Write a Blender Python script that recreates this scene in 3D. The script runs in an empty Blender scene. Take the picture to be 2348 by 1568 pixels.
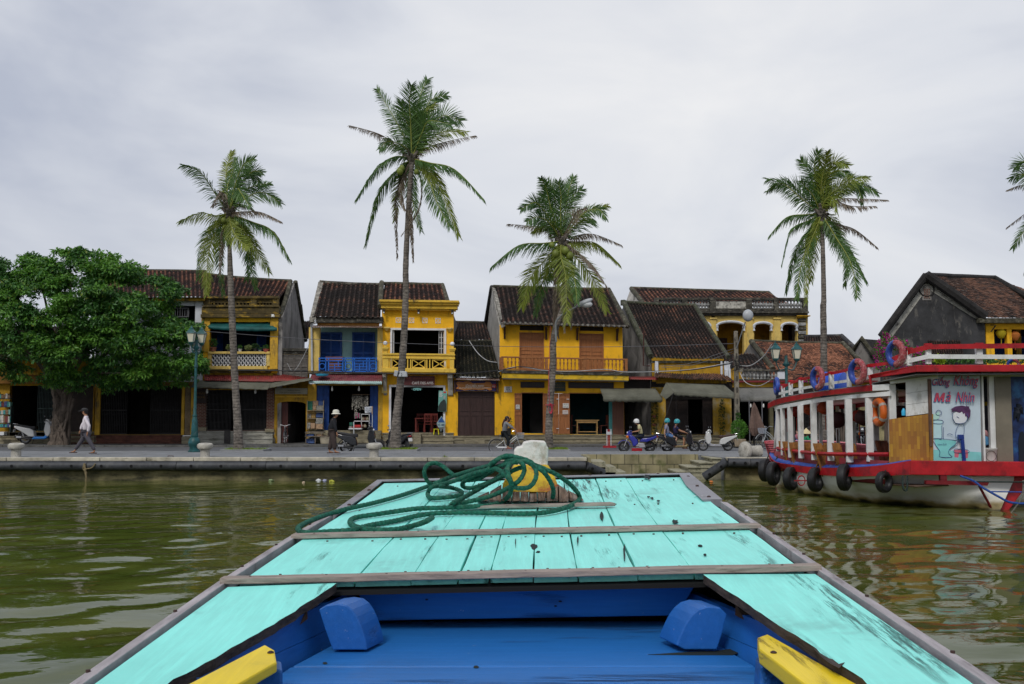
import bpy,bmesh,math,random
import numpy as np
from mathutils import Vector,Matrix,Euler
random.seed(7);np.random.seed(7)
S=bpy.context.scene
COL=S.collection
R=math.radians
# camera, sky, sun, exposure
CZ=2.215;PITCH=math.atan(164/2347.0)
cam_d=bpy.data.cameras.new('camera');cam=bpy.data.objects.new('camera',cam_d);COL.objects.link(cam)
cam.location=(0,0,CZ);cam.rotation_euler=(R(90)+PITCH,0,0)
cam_d.sensor_width=36;cam_d.lens=36;cam_d.clip_start=0.05;cam_d.clip_end=3000
S.camera=cam
W_=bpy.data.worlds.new('World');S.world=W_;W_.use_nodes=True
def build_world():
 nt=W_.node_tree;nt.nodes.clear();N=nt.nodes.new;L=nt.links.new
 out=N('ShaderNodeOutputWorld');bg=N('ShaderNodeBackground');bg.inputs[1].default_value=0.1
 L(bg.outputs[0],out.inputs[0])
 sky=N('ShaderNodeTexSky');sky.sky_type='NISHITA';sky.sun_disc=False
 sky.sun_elevation=R(46);sky.sun_rotation=R(200);sky.air_density=1.2;sky.dust_density=3
 tc=N('ShaderNodeTexCoord')
 mp=N('ShaderNodeMapping');mp.inputs['Scale'].default_value=(1.0,1.0,2.4);L(tc.outputs['Generated'],mp.inputs[0])
 n1=N('ShaderNodeTexNoise');n1.inputs['Scale'].default_value=2.5;n1.inputs['Detail'].default_value=5;n1.inputs['Roughness'].default_value=.55
 n1.inputs['Distortion'].default_value=.5
 L(mp.outputs[0],n1.inputs['Vector'])
 dv=N('ShaderNodeVectorMath');dv.operation='DISTANCE';dv.inputs[1].default_value=(0.17,0.90,0.33)
 L(tc.outputs['Generated'],dv.inputs[0])
 mr=N('ShaderNodeMapRange');mr.inputs[1].default_value=0.0;mr.inputs[2].default_value=.62
 mr.inputs[3].default_value=.34;mr.inputs[4].default_value=0.0;mr.interpolation_type='SMOOTHSTEP'
 L(dv.outputs['Value'],mr.inputs[0])
 ad=N('ShaderNodeMath');ad.operation='ADD';L(n1.outputs[0],ad.inputs[0]);L(mr.outputs[0],ad.inputs[1])
 cr=N('ShaderNodeValToRGB');e=cr.color_ramp.elements
 e[0].position=.40;e[0].color=(4.5,4.85,5.8,1);e[1].position=1.0;e[1].color=(8.3,8.3,8.4,1)
 el=cr.color_ramp.elements.new(.70);el.color=(6.9,7.1,7.6,1)
 L(ad.outputs[0],cr.inputs[0])
 mx=N('ShaderNodeMix');mx.data_type='RGBA';mx.inputs[0].default_value=.93
 L(sky.outputs[0],mx.inputs[6]);L(cr.outputs[0],mx.inputs[7]);L(mx.outputs[2],bg.inputs[0])
build_world()
sd=bpy.data.lights.new('sun','SUN');sd.energy=1.5;sd.angle=R(14);sd.color=(1,.965,.91)
sun=bpy.data.objects.new('sun',sd);COL.objects.link(sun);sun.location=(0,-20,60)
sun.rotation_euler=Vector((math.sin(R(200))*math.cos(R(46)),math.cos(R(200))*math.cos(R(46)),math.sin(R(46)))).to_track_quat('Z','Y').to_euler()
S.view_settings.view_transform='Standard';S.view_settings.look='None';S.view_settings.gamma=1;S.view_settings.exposure=0.1
try:
 S.cycles.max_bounces=6;S.cycles.diffuse_bounces=3;S.cycles.glossy_bounces=3;S.cycles.transmission_bounces=4
 S.cycles.use_denoising=True;S.cycles.caustics_reflective=False;S.cycles.caustics_refractive=False
 S.cycles.use_adaptive_sampling=True;S.cycles.adaptive_threshold=.02
except Exception:pass
# pixel -> world (photo read at 2347 px wide)
cp,sp=math.cos(PITCH),math.sin(PITCH)
def P(px,py,Y):
 dx=(px-1173.5)/2347;dy=(784-py)/2347
 dyy=cp-dy*sp;dz=sp+dy*cp;t=Y/dyy
 return Vector((dx*t,Y,CZ+dz*t))
def PZ(px,py,z):
 a=P(px,py,1.0);return P(px,py,(z-CZ)/(a.z-CZ))
ZM={1:(0,950,1.568),2:(700,1050,1.96),3:(1200,1080,2.036),4:(1800,1100,2.091),5:(2400,1100,1.96),6:(2900,1100,1.96),7:(3396,1050,2.24),8:(2996,1350,1.96),10:(3700,1480,2.705),11:(1150,1750,1.739),12:(1250,1580,4.696),13:(2420,1640,4.193),14:(1900,1640,7.827),15:(0,1400,3.92),16:(3300,1650,5.2275),17:(3040,1580,5.228),18:(0,0,1.7452),21:(680,580,2.6135),22:(1360,280,1.96),23:(1940,680,2.45),24:(3040,580,2.45),25:(3896,580,3.135),26:(1100,1700,1.174),27:(0,1700,1.5133),28:(2596,1700,1.5133),29:(2400,1780,3.354)}
SL=[0.0,0.0]
def PX(i,x,y):
 if i==0:return x,y
 a=ZM[i];return(a[0]+x/a[2])/1.7452,(a[1]+(y+SL[0]*(x-SL[1]))/a[2])/1.7452
def Y8(Y):return Y+1.15*max(0,min(1,(25.6-Y)/3.2))
def W(i,x,y,Y):return P(*PX(i,x,y),Y8(Y)if i in(8,10)else Y)
def WZ(i,x,y,z):return PZ(*PX(i,x,y),z)
# materials
MATS={}
def mat(name,col,rough=.75,var=.18,scale=2.5,metal=0,bump=0,bscale=30,stain=None,stretch=(1,1,1),col2=None,spec=.4,coat=0,det=5,tr=0,emit=0,uvtile=None):
 """var: brightness mottling; stain=(colour, amount 0..1, scale, (sx,sy,sz)); col2: second paint colour mixed by noise"""
 if name in MATS:return MATS[name]
 m=bpy.data.materials.new(name);m.use_nodes=True;nt=m.node_tree;N=nt.nodes.new;L=nt.links.new
 b=nt.nodes['Principled BSDF'];b.inputs['Roughness'].default_value=rough;b.inputs['Metallic'].default_value=metal
 b.inputs['Specular IOR Level'].default_value=spec
 if coat:b.inputs['Coat Weight'].default_value=coat;b.inputs['Coat Roughness'].default_value=.08
 tc=N('ShaderNodeTexCoord');mp=N('ShaderNodeMapping');mp.inputs['Scale'].default_value=stretch
 L(tc.outputs['Object'],mp.inputs[0])
 n=N('ShaderNodeTexNoise');n.inputs['Scale'].default_value=scale;n.inputs['Detail'].default_value=det;n.inputs['Roughness'].default_value=.65
 L(mp.outputs[0],n.inputs['Vector'])
 c=(*col,1)
 if col2 is None:
  lo=tuple(max(0,x*(1-var*1.6))for x in col)+(1,);hi=tuple(min(1,x*(1+var))for x in col)+(1,)
 else:lo=(*col,1);hi=(*col2,1)
 cr=N('ShaderNodeValToRGB');cr.color_ramp.elements[0].position=.32;cr.color_ramp.elements[1].position=.68
 cr.color_ramp.elements[0].color=lo;cr.color_ramp.elements[1].color=hi
 L(n.outputs[0],cr.inputs[0]);cur=cr.outputs[0]
 if stain:
  sc,am,ss,st=stain
  mp2=N('ShaderNodeMapping');mp2.inputs['Scale'].default_value=st;L(tc.outputs['Object'],mp2.inputs[0])
  n2=N('ShaderNodeTexNoise');n2.inputs['Scale'].default_value=ss;n2.inputs['Detail'].default_value=7;n2.inputs['Roughness'].default_value=.7
  L(mp2.outputs[0],n2.inputs['Vector'])
  r2=N('ShaderNodeMapRange');r2.inputs[1].default_value=.66-am*.34;r2.inputs[2].default_value=.80-am*.28
  L(n2.outputs[0],r2.inputs[0])
  mx=N('ShaderNodeMix');mx.data_type='RGBA';L(r2.outputs[0],mx.inputs[0]);L(cur,mx.inputs[6]);mx.inputs[7].default_value=(*sc,1)
  cur=mx.outputs[2]
 L(cur,b.inputs['Base Color'])
 if bump:
  n3=N('ShaderNodeTexNoise');n3.inputs['Scale'].default_value=bscale;n3.inputs['Detail'].default_value=4
  L(mp.outputs[0],n3.inputs['Vector'])
  bp=N('ShaderNodeBump');bp.inputs['Strength'].default_value=bump;bp.inputs['Distance'].default_value=.02
  L(n3.outputs[0],bp.inputs['Height']);L(bp.outputs[0],b.inputs['Normal'])
 if tr:
  b.inputs['Subsurface Weight'].default_value=0
  t=N('ShaderNodeBsdfTranslucent');L(cur,t.inputs[0]);ms=N('ShaderNodeMixShader');ms.inputs[0].default_value=tr
  L(b.outputs[0],ms.inputs[1]);L(t.outputs[0],ms.inputs[2]);L(ms.outputs[0],nt.nodes['Material Output'].inputs[0])
 if emit:
  L(cur,b.inputs['Emission Color']);b.inputs['Emission Strength'].default_value=emit
 MATS[name]=m;return m
 # mesh builder
BASE={}
class MB:
 def __init__(s):s.v=[];s.f=[];s.m=[];s.uv=None
 def add(s,vs,fs,mi=0):
  o=len(s.v);s.v+=[tuple(v)for v in vs];s.f+=[tuple(i+o for i in f)for f in fs];s.m+=[mi]*len(fs);return s
 def hexa(s,p,mi=0):
  return s.add(p,[(0,1,2,3),(5,4,7,6),(4,0,3,7),(1,5,6,2),(3,2,6,7),(4,5,1,0)],mi)
 def box(s,x0,x1,y0,y1,z0,z1,mi=0):
  if x0>x1:x0,x1=x1,x0
  if y0>y1:y0,y1=y1,y0
  if z0>z1:z0,z1=z1,z0
  return s.hexa([(x0,y0,z0),(x1,y0,z0),(x1,y0,z1),(x0,y0,z1),(x0,y1,z0),(x1,y1,z0),(x1,y1,z1),(x0,y1,z1)],mi)
 def fb(s,i,x0,y0,x1,y1,Y,d=.1,mi=0):
  a=[W(i,x0,y1,Y),W(i,x1,y1,Y),W(i,x1,y0,Y),W(i,x0,y0,Y)]
  xl=(a[0].x+a[3].x)/2;xr=(a[1].x+a[2].x)/2
  for k,q in enumerate(a):q.x=xl if k in(0,3)else xr
  return s.hexa(a+[q+Vector((0,d,0))for q in a],mi)
 def frame(s,i,x0,y0,x1,y1,Y,t,d=.1,mi=0,bottom=True):
  s.fb(i,x0,y0,x1,y0+t,Y,d,mi);s.fb(i,x0,y0+t,x0+t,y1,Y,d,mi);s.fb(i,x1-t,y0+t,x1,y1,Y,d,mi)
  if bottom:s.fb(i,x0+t,y1-t,x1-t,y1,Y,d,mi)
  return s
 def poly(s,pts,ext,mi=0):
  n=len(pts);pts=[Vector(p)for p in pts];e=Vector(ext)
  return s.add(pts+[p+e for p in pts],[tuple(range(n)),tuple(range(2*n-1,n-1,-1))]+[(j,j+n,(j+1)%n+n,(j+1)%n)for j in range(n)],mi)
 def tube(s,pts,r,n=6,mi=0,caps=True,flat=1.0):
  pts=[Vector(p)for p in pts];k=len(pts);rr=r if isinstance(r,(list,tuple))else[r]*k
  up=None;o=len(s.v)
  for j,p in enumerate(pts):
   t=(pts[min(j+1,k-1)]-pts[max(j-1,0)])
   t=t.normalized()if t.length>1e-9 else Vector((0,0,1))
   if up is None:
    up=Vector((0,0,1))if abs(t.z)<.9 else Vector((1,0,0))
   a=t.cross(up)
   if a.length<1e-6:a=t.orthogonal()
   a.normalize();b=a.cross(t).normalized();up=b
   for q in range(n):
    an=2*math.pi*q/n+.0001
    s.v.append(tuple(p+a*math.cos(an)*rr[j]+b*math.sin(an)*rr[j]*flat))
  for j in range(k-1):
   for q in range(n):
    s.f.append((o+j*n+q,o+j*n+(q+1)%n,o+(j+1)*n+(q+1)%n,o+(j+1)*n+q));s.m.append(mi)
  if caps:
   s.f.append(tuple(o+q for q in range(n))[::-1]);s.m.append(mi);s.f.append(tuple(o+(k-1)*n+q for q in range(n)));s.m.append(mi)
  return s
 def lathe(s,prof,c=(0,0,0),n=12,mi=0,ax='z',sc=(1,1)):
  o=len(s.v);c=Vector(c)
  for r,z in prof:
   for q in range(n):
    an=2*math.pi*(q+.5)/n;x=r*math.cos(an)*sc[0];y=r*math.sin(an)*sc[1]
    s.v.append(tuple(c+(Vector((x,y,z))if ax=='z' else Vector((x,z,y))if ax=='y' else Vector((z,x,y)))))
  for j in range(len(prof)-1):
   for q in range(n):
    f=(o+j*n+q,o+j*n+(q+1)%n,o+(j+1)*n+(q+1)%n,o+(j+1)*n+q)
    s.f.append(f if ax=='z' else f[::-1]);s.m.append(mi)
  s.f.append(tuple(o+q for q in range(n))[::-1]);s.m.append(mi)
  s.f.append(tuple(o+(len(prof)-1)*n+q for q in range(n)));s.m.append(mi);return s
 def sph(s,c,r,n=10,mi=0):
  r=(r,r,r)if not isinstance(r,(tuple,list))else r;k=max(4,n//2+1);o=len(s.v)
  pr=[(max(1e-4,math.sin(math.pi*j/k)),-math.cos(math.pi*j/k))for j in range(k+1)]
  s.lathe(pr,(0,0,0),n,mi)
  for j in range(o,len(s.v)):
   a=s.v[j];s.v[j]=(c[0]+a[0]*r[0],c[1]+a[1]*r[1],c[2]+a[2]*r[2])
  return s
 def torus(s,c,Rr,r,ax='y',n=24,k=8,mi=0,sc=(1,1),rx=None):
  pts=[];o=len(s.v);c=Vector(c)
  for j in range(n):
   a=2*math.pi*j/n
   for q in range(k):
    b=2*math.pi*q/k;rad=Rr+r*math.cos(b);h=(rx or r)*math.sin(b)
    u,w=rad*math.cos(a)*sc[0],rad*math.sin(a)*sc[1]
    d=Vector((u,h,w))if ax=='y' else Vector((h,u,w))if ax=='x' else Vector((u,w,h))
    s.v.append(tuple(c+d))
  for j in range(n):
   for q in range(k):
    s.f.append((o+j*k+q,o+((j+1)%n)*k+q,o+((j+1)%n)*k+(q+1)%k,o+j*k+(q+1)%k));s.m.append(mi)
  return s
 def xf(s,M,start=0):
  for j in range(start,len(s.v)):s.v[j]=tuple(M@Vector(s.v[j]))
  return s
 def build(s,name,mats,parent=None,smooth=False,bevel=0,local=False,fixn=True,ang=40):
  me=bpy.data.meshes.new(name)
  base=Vector((0,0,0))if(parent is None or local)else BASE.get(parent.as_pointer(),Vector((0,0,0)))
  me.from_pydata([(a[0]-base.x,a[1]-base.y,a[2]-base.z)for a in s.v],[],s.f)
  for m in(mats if isinstance(mats,(list,tuple))else[mats]):me.materials.append(m)
  if isinstance(mats,(list,tuple))and len(mats)>1:me.polygons.foreach_set('material_index',s.m)
  me.validate()
  if fixn:
   bm=bmesh.new();bm.from_mesh(me);bmesh.ops.recalc_face_normals(bm,faces=bm.faces);bm.to_mesh(me);bm.free()
  if smooth:
   me.polygons.foreach_set('use_smooth',[True]*len(me.polygons))
   try:me.set_sharp_from_angle(angle=R(ang))
   except Exception:pass
  o=bpy.data.objects.new(name,me);COL.objects.link(o)
  if parent is not None:o.parent=parent;BASE[o.as_pointer()]=base
  if bevel:
   md=o.modifiers.new('bevel','BEVEL');md.width=bevel;md.segments=2;md.limit_method='ANGLE';md.angle_limit=R(35)
  return o
def nbuild(name,V,F,mats,parent=None,smooth=True,mi=None,uv=None,cols=None):
 """numpy mesh: V (n,3), F (m,4) or (m,3)"""
 me=bpy.data.meshes.new(name);V=np.asarray(V,dtype=np.float32);F=np.asarray(F,dtype=np.int32)
 if parent is not None:
  b=BASE.get(parent.as_pointer(),Vector((0,0,0)));V=V-np.array(b,dtype=np.float32)
 m,k=F.shape
 me.vertices.add(len(V));me.vertices.foreach_set('co',V.ravel());me.loops.add(m*k);me.loops.foreach_set('vertex_index',F.ravel())
 me.polygons.add(m);me.polygons.foreach_set('loop_start',np.arange(0,m*k,k,dtype=np.int32))
 me.polygons.foreach_set('loop_total',np.full(m,k,dtype=np.int32))
 if mi is not None:me.polygons.foreach_set('material_index',np.asarray(mi,dtype=np.int32))
 me.update(calc_edges=True)
 if uv is not None:
  l=me.uv_layers.new(name='UVMap');l.data.foreach_set('uv',np.asarray(uv,dtype=np.float32)[F.ravel()].ravel())
 if cols is not None:
  a=me.attributes.new('tint','FLOAT','POINT');a.data.foreach_set('value',np.asarray(cols,dtype=np.float32))
 me.polygons.foreach_set('use_smooth',np.full(m,smooth))
 for q in(mats if isinstance(mats,(list,tuple))else[mats]):me.materials.append(q)
 me.validate();o=bpy.data.objects.new(name,me);COL.objects.link(o)
 if parent is not None:o.parent=parent;BASE[o.as_pointer()]=b
 return o
def thing(name,label,cat,loc=(0,0,0),rz=0,group=None,rot=None,sc=None):
 o=bpy.data.objects.new(name,None);COL.objects.link(o);o.location=loc;o.rotation_euler=rot or(0,0,rz)
 if sc:o.scale=(sc,sc,sc)if not isinstance(sc,(tuple,list))else sc
 o.empty_display_size=.1
 o['label']=label;o['category']=cat
 if group:o['group']=group
 BASE[o.as_pointer()]=Vector(loc);return o
def tag(o,label,cat,group=None):
 o['label']=label;o['category']=cat
 if group:o['group']=group
 return o
def struct(o):o['kind']='structure';return o
def stuff(o,label=None,cat=None):
 o['kind']='stuff'
 if label:o['label']=label;o['category']=cat
 return o
def dup(root,loc,rz=None,label=None,group=None,rot=None,scale=None):
 r=root.copy();COL.objects.link(r);r.location=loc
 if rz is not None:r.rotation_euler=(0,0,rz)
 if rot:r.rotation_euler=rot
 if scale:r.scale=scale if isinstance(scale,(tuple,list))else(scale,)*3
 if label:r['label']=label
 if group:r['group']=group
 for ch in list(root.children):
  c=ch.copy();COL.objects.link(c);c.parent=r
  for g in list(ch.children):
   d=g.copy();COL.objects.link(d);d.parent=c
 return r
def spline(pts,n=8,closed=False):
 pts=[Vector(p)for p in pts];k=len(pts);out=[]
 for j in range(k if closed else k-1):
  if closed:a,b,c,d=pts[(j-1)%k],pts[j],pts[(j+1)%k],pts[(j+2)%k]
  else:a,b,c,d=pts[max(j-1,0)],pts[j],pts[j+1],pts[min(j+2,k-1)]
  for q in range(n):
   t=q/n
   out.append(.5*((2*b)+(c-a)*t+(2*a-5*b+4*c-d)*t*t+(3*b-a-3*c+d)*t**3))
 if not closed:out.append(pts[-1])
 return out
def text(s,name,mat_,c,w,h=None,nrm='y',parent=None,ext=.004,shear=0,bold=0,Mx=None,local=False):
 """flat lettering centred on c (world), w wide (and h high), facing -Y unless Mx given"""
 cu=bpy.data.curves.new(name,'FONT');cu.body=s;cu.size=1;cu.offset=bold;cu.resolution_u=3;cu.extrude=0
 cu.space_line=.9
 o=bpy.data.objects.new(name,cu);COL.objects.link(o);bpy.context.view_layer.update()
 me=bpy.data.meshes.new_from_object(o.evaluated_get(bpy.context.evaluated_depsgraph_get()));COL.objects.unlink(o);bpy.data.objects.remove(o);bpy.data.curves.remove(cu)
 n=len(me.vertices)
 if n==0:return None
 co=np.empty(n*3,dtype=np.float32);me.vertices.foreach_get('co',co);co=co.reshape(-1,3)
 lo,hi=co.min(0),co.max(0);sx=w/max(hi[0]-lo[0],1e-4);sy=(h/max(hi[1]-lo[1],1e-4))if h else sx
 co[:,0]+=shear*(co[:,1]-lo[1]);lo,hi=co.min(0),co.max(0);sx=w/max(hi[0]-lo[0],1e-4);x=(co[:,0]-(lo[0]+hi[0])/2)*sx;z=(co[:,1]-(lo[1]+hi[1])/2)*sy
 c=Vector(c)
 base=Vector((0,0,0))if(parent is None or local)else BASE.get(parent.as_pointer(),Vector((0,0,0)))
 if Mx is None:V=np.stack([x+c.x,np.full(n,c.y),z+c.z],1)
 else:V=np.array([Mx@Vector((a,0,b))+c for a,b in zip(x,z)])
 V=V-np.array(base)
 me.vertices.foreach_set('co',V.astype(np.float32).ravel());me.materials.clear();me.materials.append(mat_);me.update()
 ob=bpy.data.objects.new(name,me);COL.objects.link(ob)
 if parent is not None:ob.parent=parent;BASE[ob.as_pointer()]=base
 return ob
def ftext(s,i,x0,y0,x1,y1,Y,m,parent,name='lettering',**k):
 a=W(i,x0,y1,Y);b=W(i,x1,y0,Y)
 return text(s,name,m,(a+b)/2,abs(b.x-a.x),abs(b.z-a.z),parent=parent,**k)
ZP,ZR,ZS=0.745,0.575,0.665
YQ,YB,YK,YF=34.2,40.1,50.5,53.5
# setting: water, quay, road
def water():
 xs=np.concatenate([[-400,-120,-50,-28],np.arange(-22,22.01,.11),[28,50,120,400]])
 ys=np.concatenate([[-300,-60,-15,-5],np.arange(-2,35.2,.075)])
 X,Yy=np.meshgrid(xs,ys);Z=np.zeros_like(X);rs=np.random.RandomState(3)
 for lam,st,cnt in((2.9,.011,7),(1.7,.013,9),(.95,.013,11),(.5,.010,12)):
  for k in range(cnt):
   l=lam*rs.uniform(.75,1.3);th=rs.normal(math.pi/2+.1,.75);kk=2*math.pi/l
   Z+=st/kk*1.0*np.sin(kk*(X*math.cos(th)+Yy*math.sin(th))+rs.uniform(0,6.28))
 fade=np.clip((22-np.abs(X))/2,0,1)*np.clip((Yy+2)/1,0,1)*np.clip((40-Yy)/22,.35,1)
 Z*=fade;n=len(xs);m=len(ys)
 idx=np.arange(n*m).reshape(m,n)
 F=np.stack([idx[:-1,:-1],idx[:-1,1:],idx[1:,1:],idx[1:,:-1]],-1).reshape(-1,4)
 wm=bpy.data.materials.new('river_water');wm.use_nodes=True;nt=wm.node_tree;b=nt.nodes['Principled BSDF'];N=nt.nodes.new;L=nt.links.new
 b.inputs['Base Color'].default_value=(.047,.052,.009,1);b.inputs['Roughness'].default_value=.04;b.inputs['IOR'].default_value=1.33;b.inputs['Specular IOR Level'].default_value=.33
 tc=N('ShaderNodeTexCoord');mp=N('ShaderNodeMapping');mp.inputs['Scale'].default_value=(.7,1.5,1);L(tc.outputs['Object'],mp.inputs[0])
 n1=N('ShaderNodeTexNoise');n1.inputs['Scale'].default_value=5;n1.inputs['Detail'].default_value=2;L(mp.outputs[0],n1.inputs[0])
 bp=N('ShaderNodeBump');bp.inputs['Strength'].default_value=.16;bp.inputs['Distance'].default_value=.02
 L(n1.outputs[0],bp.inputs['Height']);L(bp.outputs[0],b.inputs['Normal'])
 n2=N('ShaderNodeTexNoise');n2.inputs['Scale'].default_value=.5;n2.inputs['Detail'].default_value=3;L(mp.outputs[0],n2.inputs[0])
 cr=N('ShaderNodeValToRGB');cr.color_ramp.elements[0].color=(.050,.066,.010,1);cr.color_ramp.elements[1].color=(.088,.098,.018,1)
 cr.color_ramp.elements[0].position=.35;cr.color_ramp.elements[1].position=.65
 L(n2.outputs[0],cr.inputs[0]);L(cr.outputs[0],b.inputs['Base Color'])
 struct(nbuild('river_water',np.stack([X,Yy,Z],-1).reshape(-1,3),F,wm))
water()
struct(MB().box(-400,400,-300,60,-2.6,-2.4).build('river_bed',mat('river_mud',(.05,.045,.02),.9)))
def brickmat(name,c1,c2,mortar,bw,bh,gap=.012,rough=.85,off=.5,bump=.4,axis='xz',var=.3,stain=None):
 if name in MATS:return MATS[name]
 m=bpy.data.materials.new(name);m.use_nodes=True;nt=m.node_tree;b=nt.nodes['Principled BSDF'];N=nt.nodes.new;L=nt.links.new
 tc=N('ShaderNodeTexCoord');sx=N('ShaderNodeSeparateXYZ');cx=N('ShaderNodeCombineXYZ');L(tc.outputs['Object'],sx.inputs[0])
 L(sx.outputs[2 if axis=='zx' else 0],cx.inputs[0]);L(sx.outputs[0 if axis=='zx' else 2 if axis=='xz' else 1],cx.inputs[1])
 br=N('ShaderNodeTexBrick');br.inputs['Color1'].default_value=(*c1,1);br.inputs['Color2'].default_value=(*c2,1);br.inputs['Mortar'].default_value=(*mortar,1)
 br.inputs['Scale'].default_value=1;br.inputs['Brick Width'].default_value=bw;br.inputs['Row Height'].default_value=bh;br.inputs['Mortar Size'].default_value=gap;br.offset=off
 L(cx.outputs[0],br.inputs['Vector'])
 n=N('ShaderNodeTexNoise');n.inputs['Scale'].default_value=1.6;n.inputs['Detail'].default_value=7;L(tc.outputs['Object'],n.inputs['Vector'])
 cr=N('ShaderNodeValToRGB');cr.color_ramp.elements[0].position=.3;cr.color_ramp.elements[1].position=.7
 k=1-var*1.6;cr.color_ramp.elements[0].color=(k,k,k*.95,1);cr.color_ramp.elements[1].color=(1,1,1,1);L(n.outputs[0],cr.inputs[0])
 mx=N('ShaderNodeMix');mx.data_type='RGBA';mx.blend_type='MULTIPLY';mx.inputs[0].default_value=1;L(br.outputs[0],mx.inputs[6]);L(cr.outputs[0],mx.inputs[7])
 cur=mx.outputs[2]
 if stain:
  n2=N('ShaderNodeTexNoise');n2.inputs['Scale'].default_value=stain[2];n2.inputs['Detail'].default_value=8;L(tc.outputs['Object'],n2.inputs['Vector'])
  r2=N('ShaderNodeMapRange');r2.inputs[1].default_value=.66-stain[1]*.34;r2.inputs[2].default_value=.8-stain[1]*.28;L(n2.outputs[0],r2.inputs[0])
  m2=N('ShaderNodeMix');m2.data_type='RGBA';L(r2.outputs[0],m2.inputs[0]);L(cur,m2.inputs[6]);m2.inputs[7].default_value=(*stain[0],1);cur=m2.outputs[2]
 L(cur,b.inputs['Base Color']);b.inputs['Roughness'].default_value=rough
 bp=N('ShaderNodeBump');bp.inputs['Strength'].default_value=bump;bp.inputs['Distance'].default_value=.02;L(br.outputs['Fac'],bp.inputs['Height']);bp.invert=True;L(bp.outputs[0],b.inputs['Normal'])
 MATS[name]=m;return m
paving=brickmat('promenade_paving',(.20,.21,.225),(.235,.24,.25),(.12,.12,.12),1.4,.5,.012,axis='xy',var=.18,bump=.15)
roadm=mat('road_asphalt',(.135,.14,.15),.8,.18,.8,bump=.2,bscale=60)
sidem=brickmat('sidewalk_paving',(.13,.13,.13),(.16,.155,.15),(.06,.06,.06),.8,.6,.015,axis='xy',var=.25,bump=.2)
kerbm=mat('kerb_stone',(.12,.118,.11),.85,.3,2,stain=((.03,.03,.025),.35,4,(1,1,1)))
capm=mat('coping_stone',(.50,.46,.36),.85,.25,1.6,stain=((.10,.085,.05),.42,2.2,(.5,1,1)),bump=.4,bscale=20)
wallm=mat('quay_concrete',(.20,.175,.085),.9,.35,1.4,stain=((.018,.020,.010),.62,1.1,(.45,1,1.3)),bump=.5,bscale=14)
blockm=brickmat('quay_blockwork',(.33,.29,.16),(.40,.35,.20),(.07,.065,.04),.50,.42,.012,var=.35,stain=((.09,.10,.03),.35,2.5))
XR0=P(1345,1050,YQ).x;YR=P(1500,1050,36.6).y;XR1=P(1590,1050,36.6).x;XR2=P(1664,1053,YQ).x
struct(MB().poly([(-60,YQ+.2,ZP),(XR0-.01,YQ+.2,ZP),(XR0-.01,YR+.05,ZP),(XR2-.4,YR+.05,ZP),(XR2+.01,YQ+.2,ZP),(60,YQ+.2,ZP),(60,YB,ZP),(-60,YB,ZP)],(0,0,-3)).build('promenade_pavement',paving))
struct(MB().box(-300,300,YB+.002,YK-.002,ZR-3,ZR).build('road',roadm))
struct(MB().box(-300,300,YK+.22,260,ZS-3,ZS).build('sidewalk',sidem))
struct(MB().box(-2000,2000,260.01,2600,-3,ZS-.1).box(-2000,-300.01,37,260,-3,ZS-.1).box(300.01,2000,37,260,-3,ZS-.1).build('ground',mat('far_ground',(.06,.08,.03),.9)))
k=MB();x=-60
while x<60:
 k.box(x,x+.985,YK,YK+.218,ZR-.3,ZS+.004);x+=1
struct(k.build('kerb_far',kerbm,bevel=.01))
k=MB();x=-60
while x<60:
 k.box(x,x+1.18,YB-.16,YB+.001,ZR-.3,ZP+.006);x+=1.2
struct(k.build('kerb_promenade',mat('promenade_kerb',(.23,.235,.24),.8,.15),bevel=.01))
k=MB();x=-40.0;rs=random.Random(4)
while x<XR0-.2:
 w=min(1.55,XR0-x);k.box(x+.01,x+w-.01,YQ-.09-rs.random()*.02,YQ+.22,ZP-.10,ZP+.012+rs.random()*.012);x+=w
x=XR2
while x<40:
 k.box(x+.01,x+1.54,YQ-.09,YQ+.22,ZP-.10,ZP+.015+rs.random()*.01);x+=1.55
struct(k.build('quay_coping',capm,bevel=.015))
struct(MB().box(-60,XR0+.02,YQ+.03,YQ+.3,-2.3,ZP-.1).box(-60,XR0+.04,YQ-.05,YQ+.03,-.02,.42).box(XR2-.02,60,YQ+.03,YQ+.3,-2.3,ZP-.1).build('quay_wall',wallm,bevel=.01))
struct(MB().box(XR0-.02,XR2-.5,YR-.06,YR+.1,-2.3,ZP+.02).box(XR0-.04,XR0+.14,YQ+.01,YR,-2.3,ZP+.014).build('quay_recess_wall',blockm))
st=MB()
for j in range(5):
 zt=ZP-.02-.15*(j);xl=P(1636-26*(j+1),1050,YR).x;
 st.box(xl,XR2-.06-.05*j,YQ+.55+.02*j,YR-.06,-.8,zt-.055)
 st.box(xl-.06,XR2-.04-.05*j,YQ+.5+.02*j,YR-.055,zt-.05,zt)
struct(st.build('landing_stairs',[mat('stair_stone',(.36,.34,.24),.85,.3,3,stain=((.06,.06,.03),.4,3,(1,1,1)))],bevel=.01))
st=MB()
for j in range(3):
 zt=ZP-.14-.17*j;st.box(XR0+.1,P(1376+22*j,1050,YR).x,YQ+.3,YR-.06,-.8,zt)
struct(st.build('landing_steps',[MATS['stair_stone']],bevel=.012))
fend=mat('fender_rubber',(.036,.039,.045),.55,.4,3,stain=((.075,.078,.08),.35,2,(1,1,1)))
hole=mat('fender_hole',(.004,.004,.004),.9)
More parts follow.
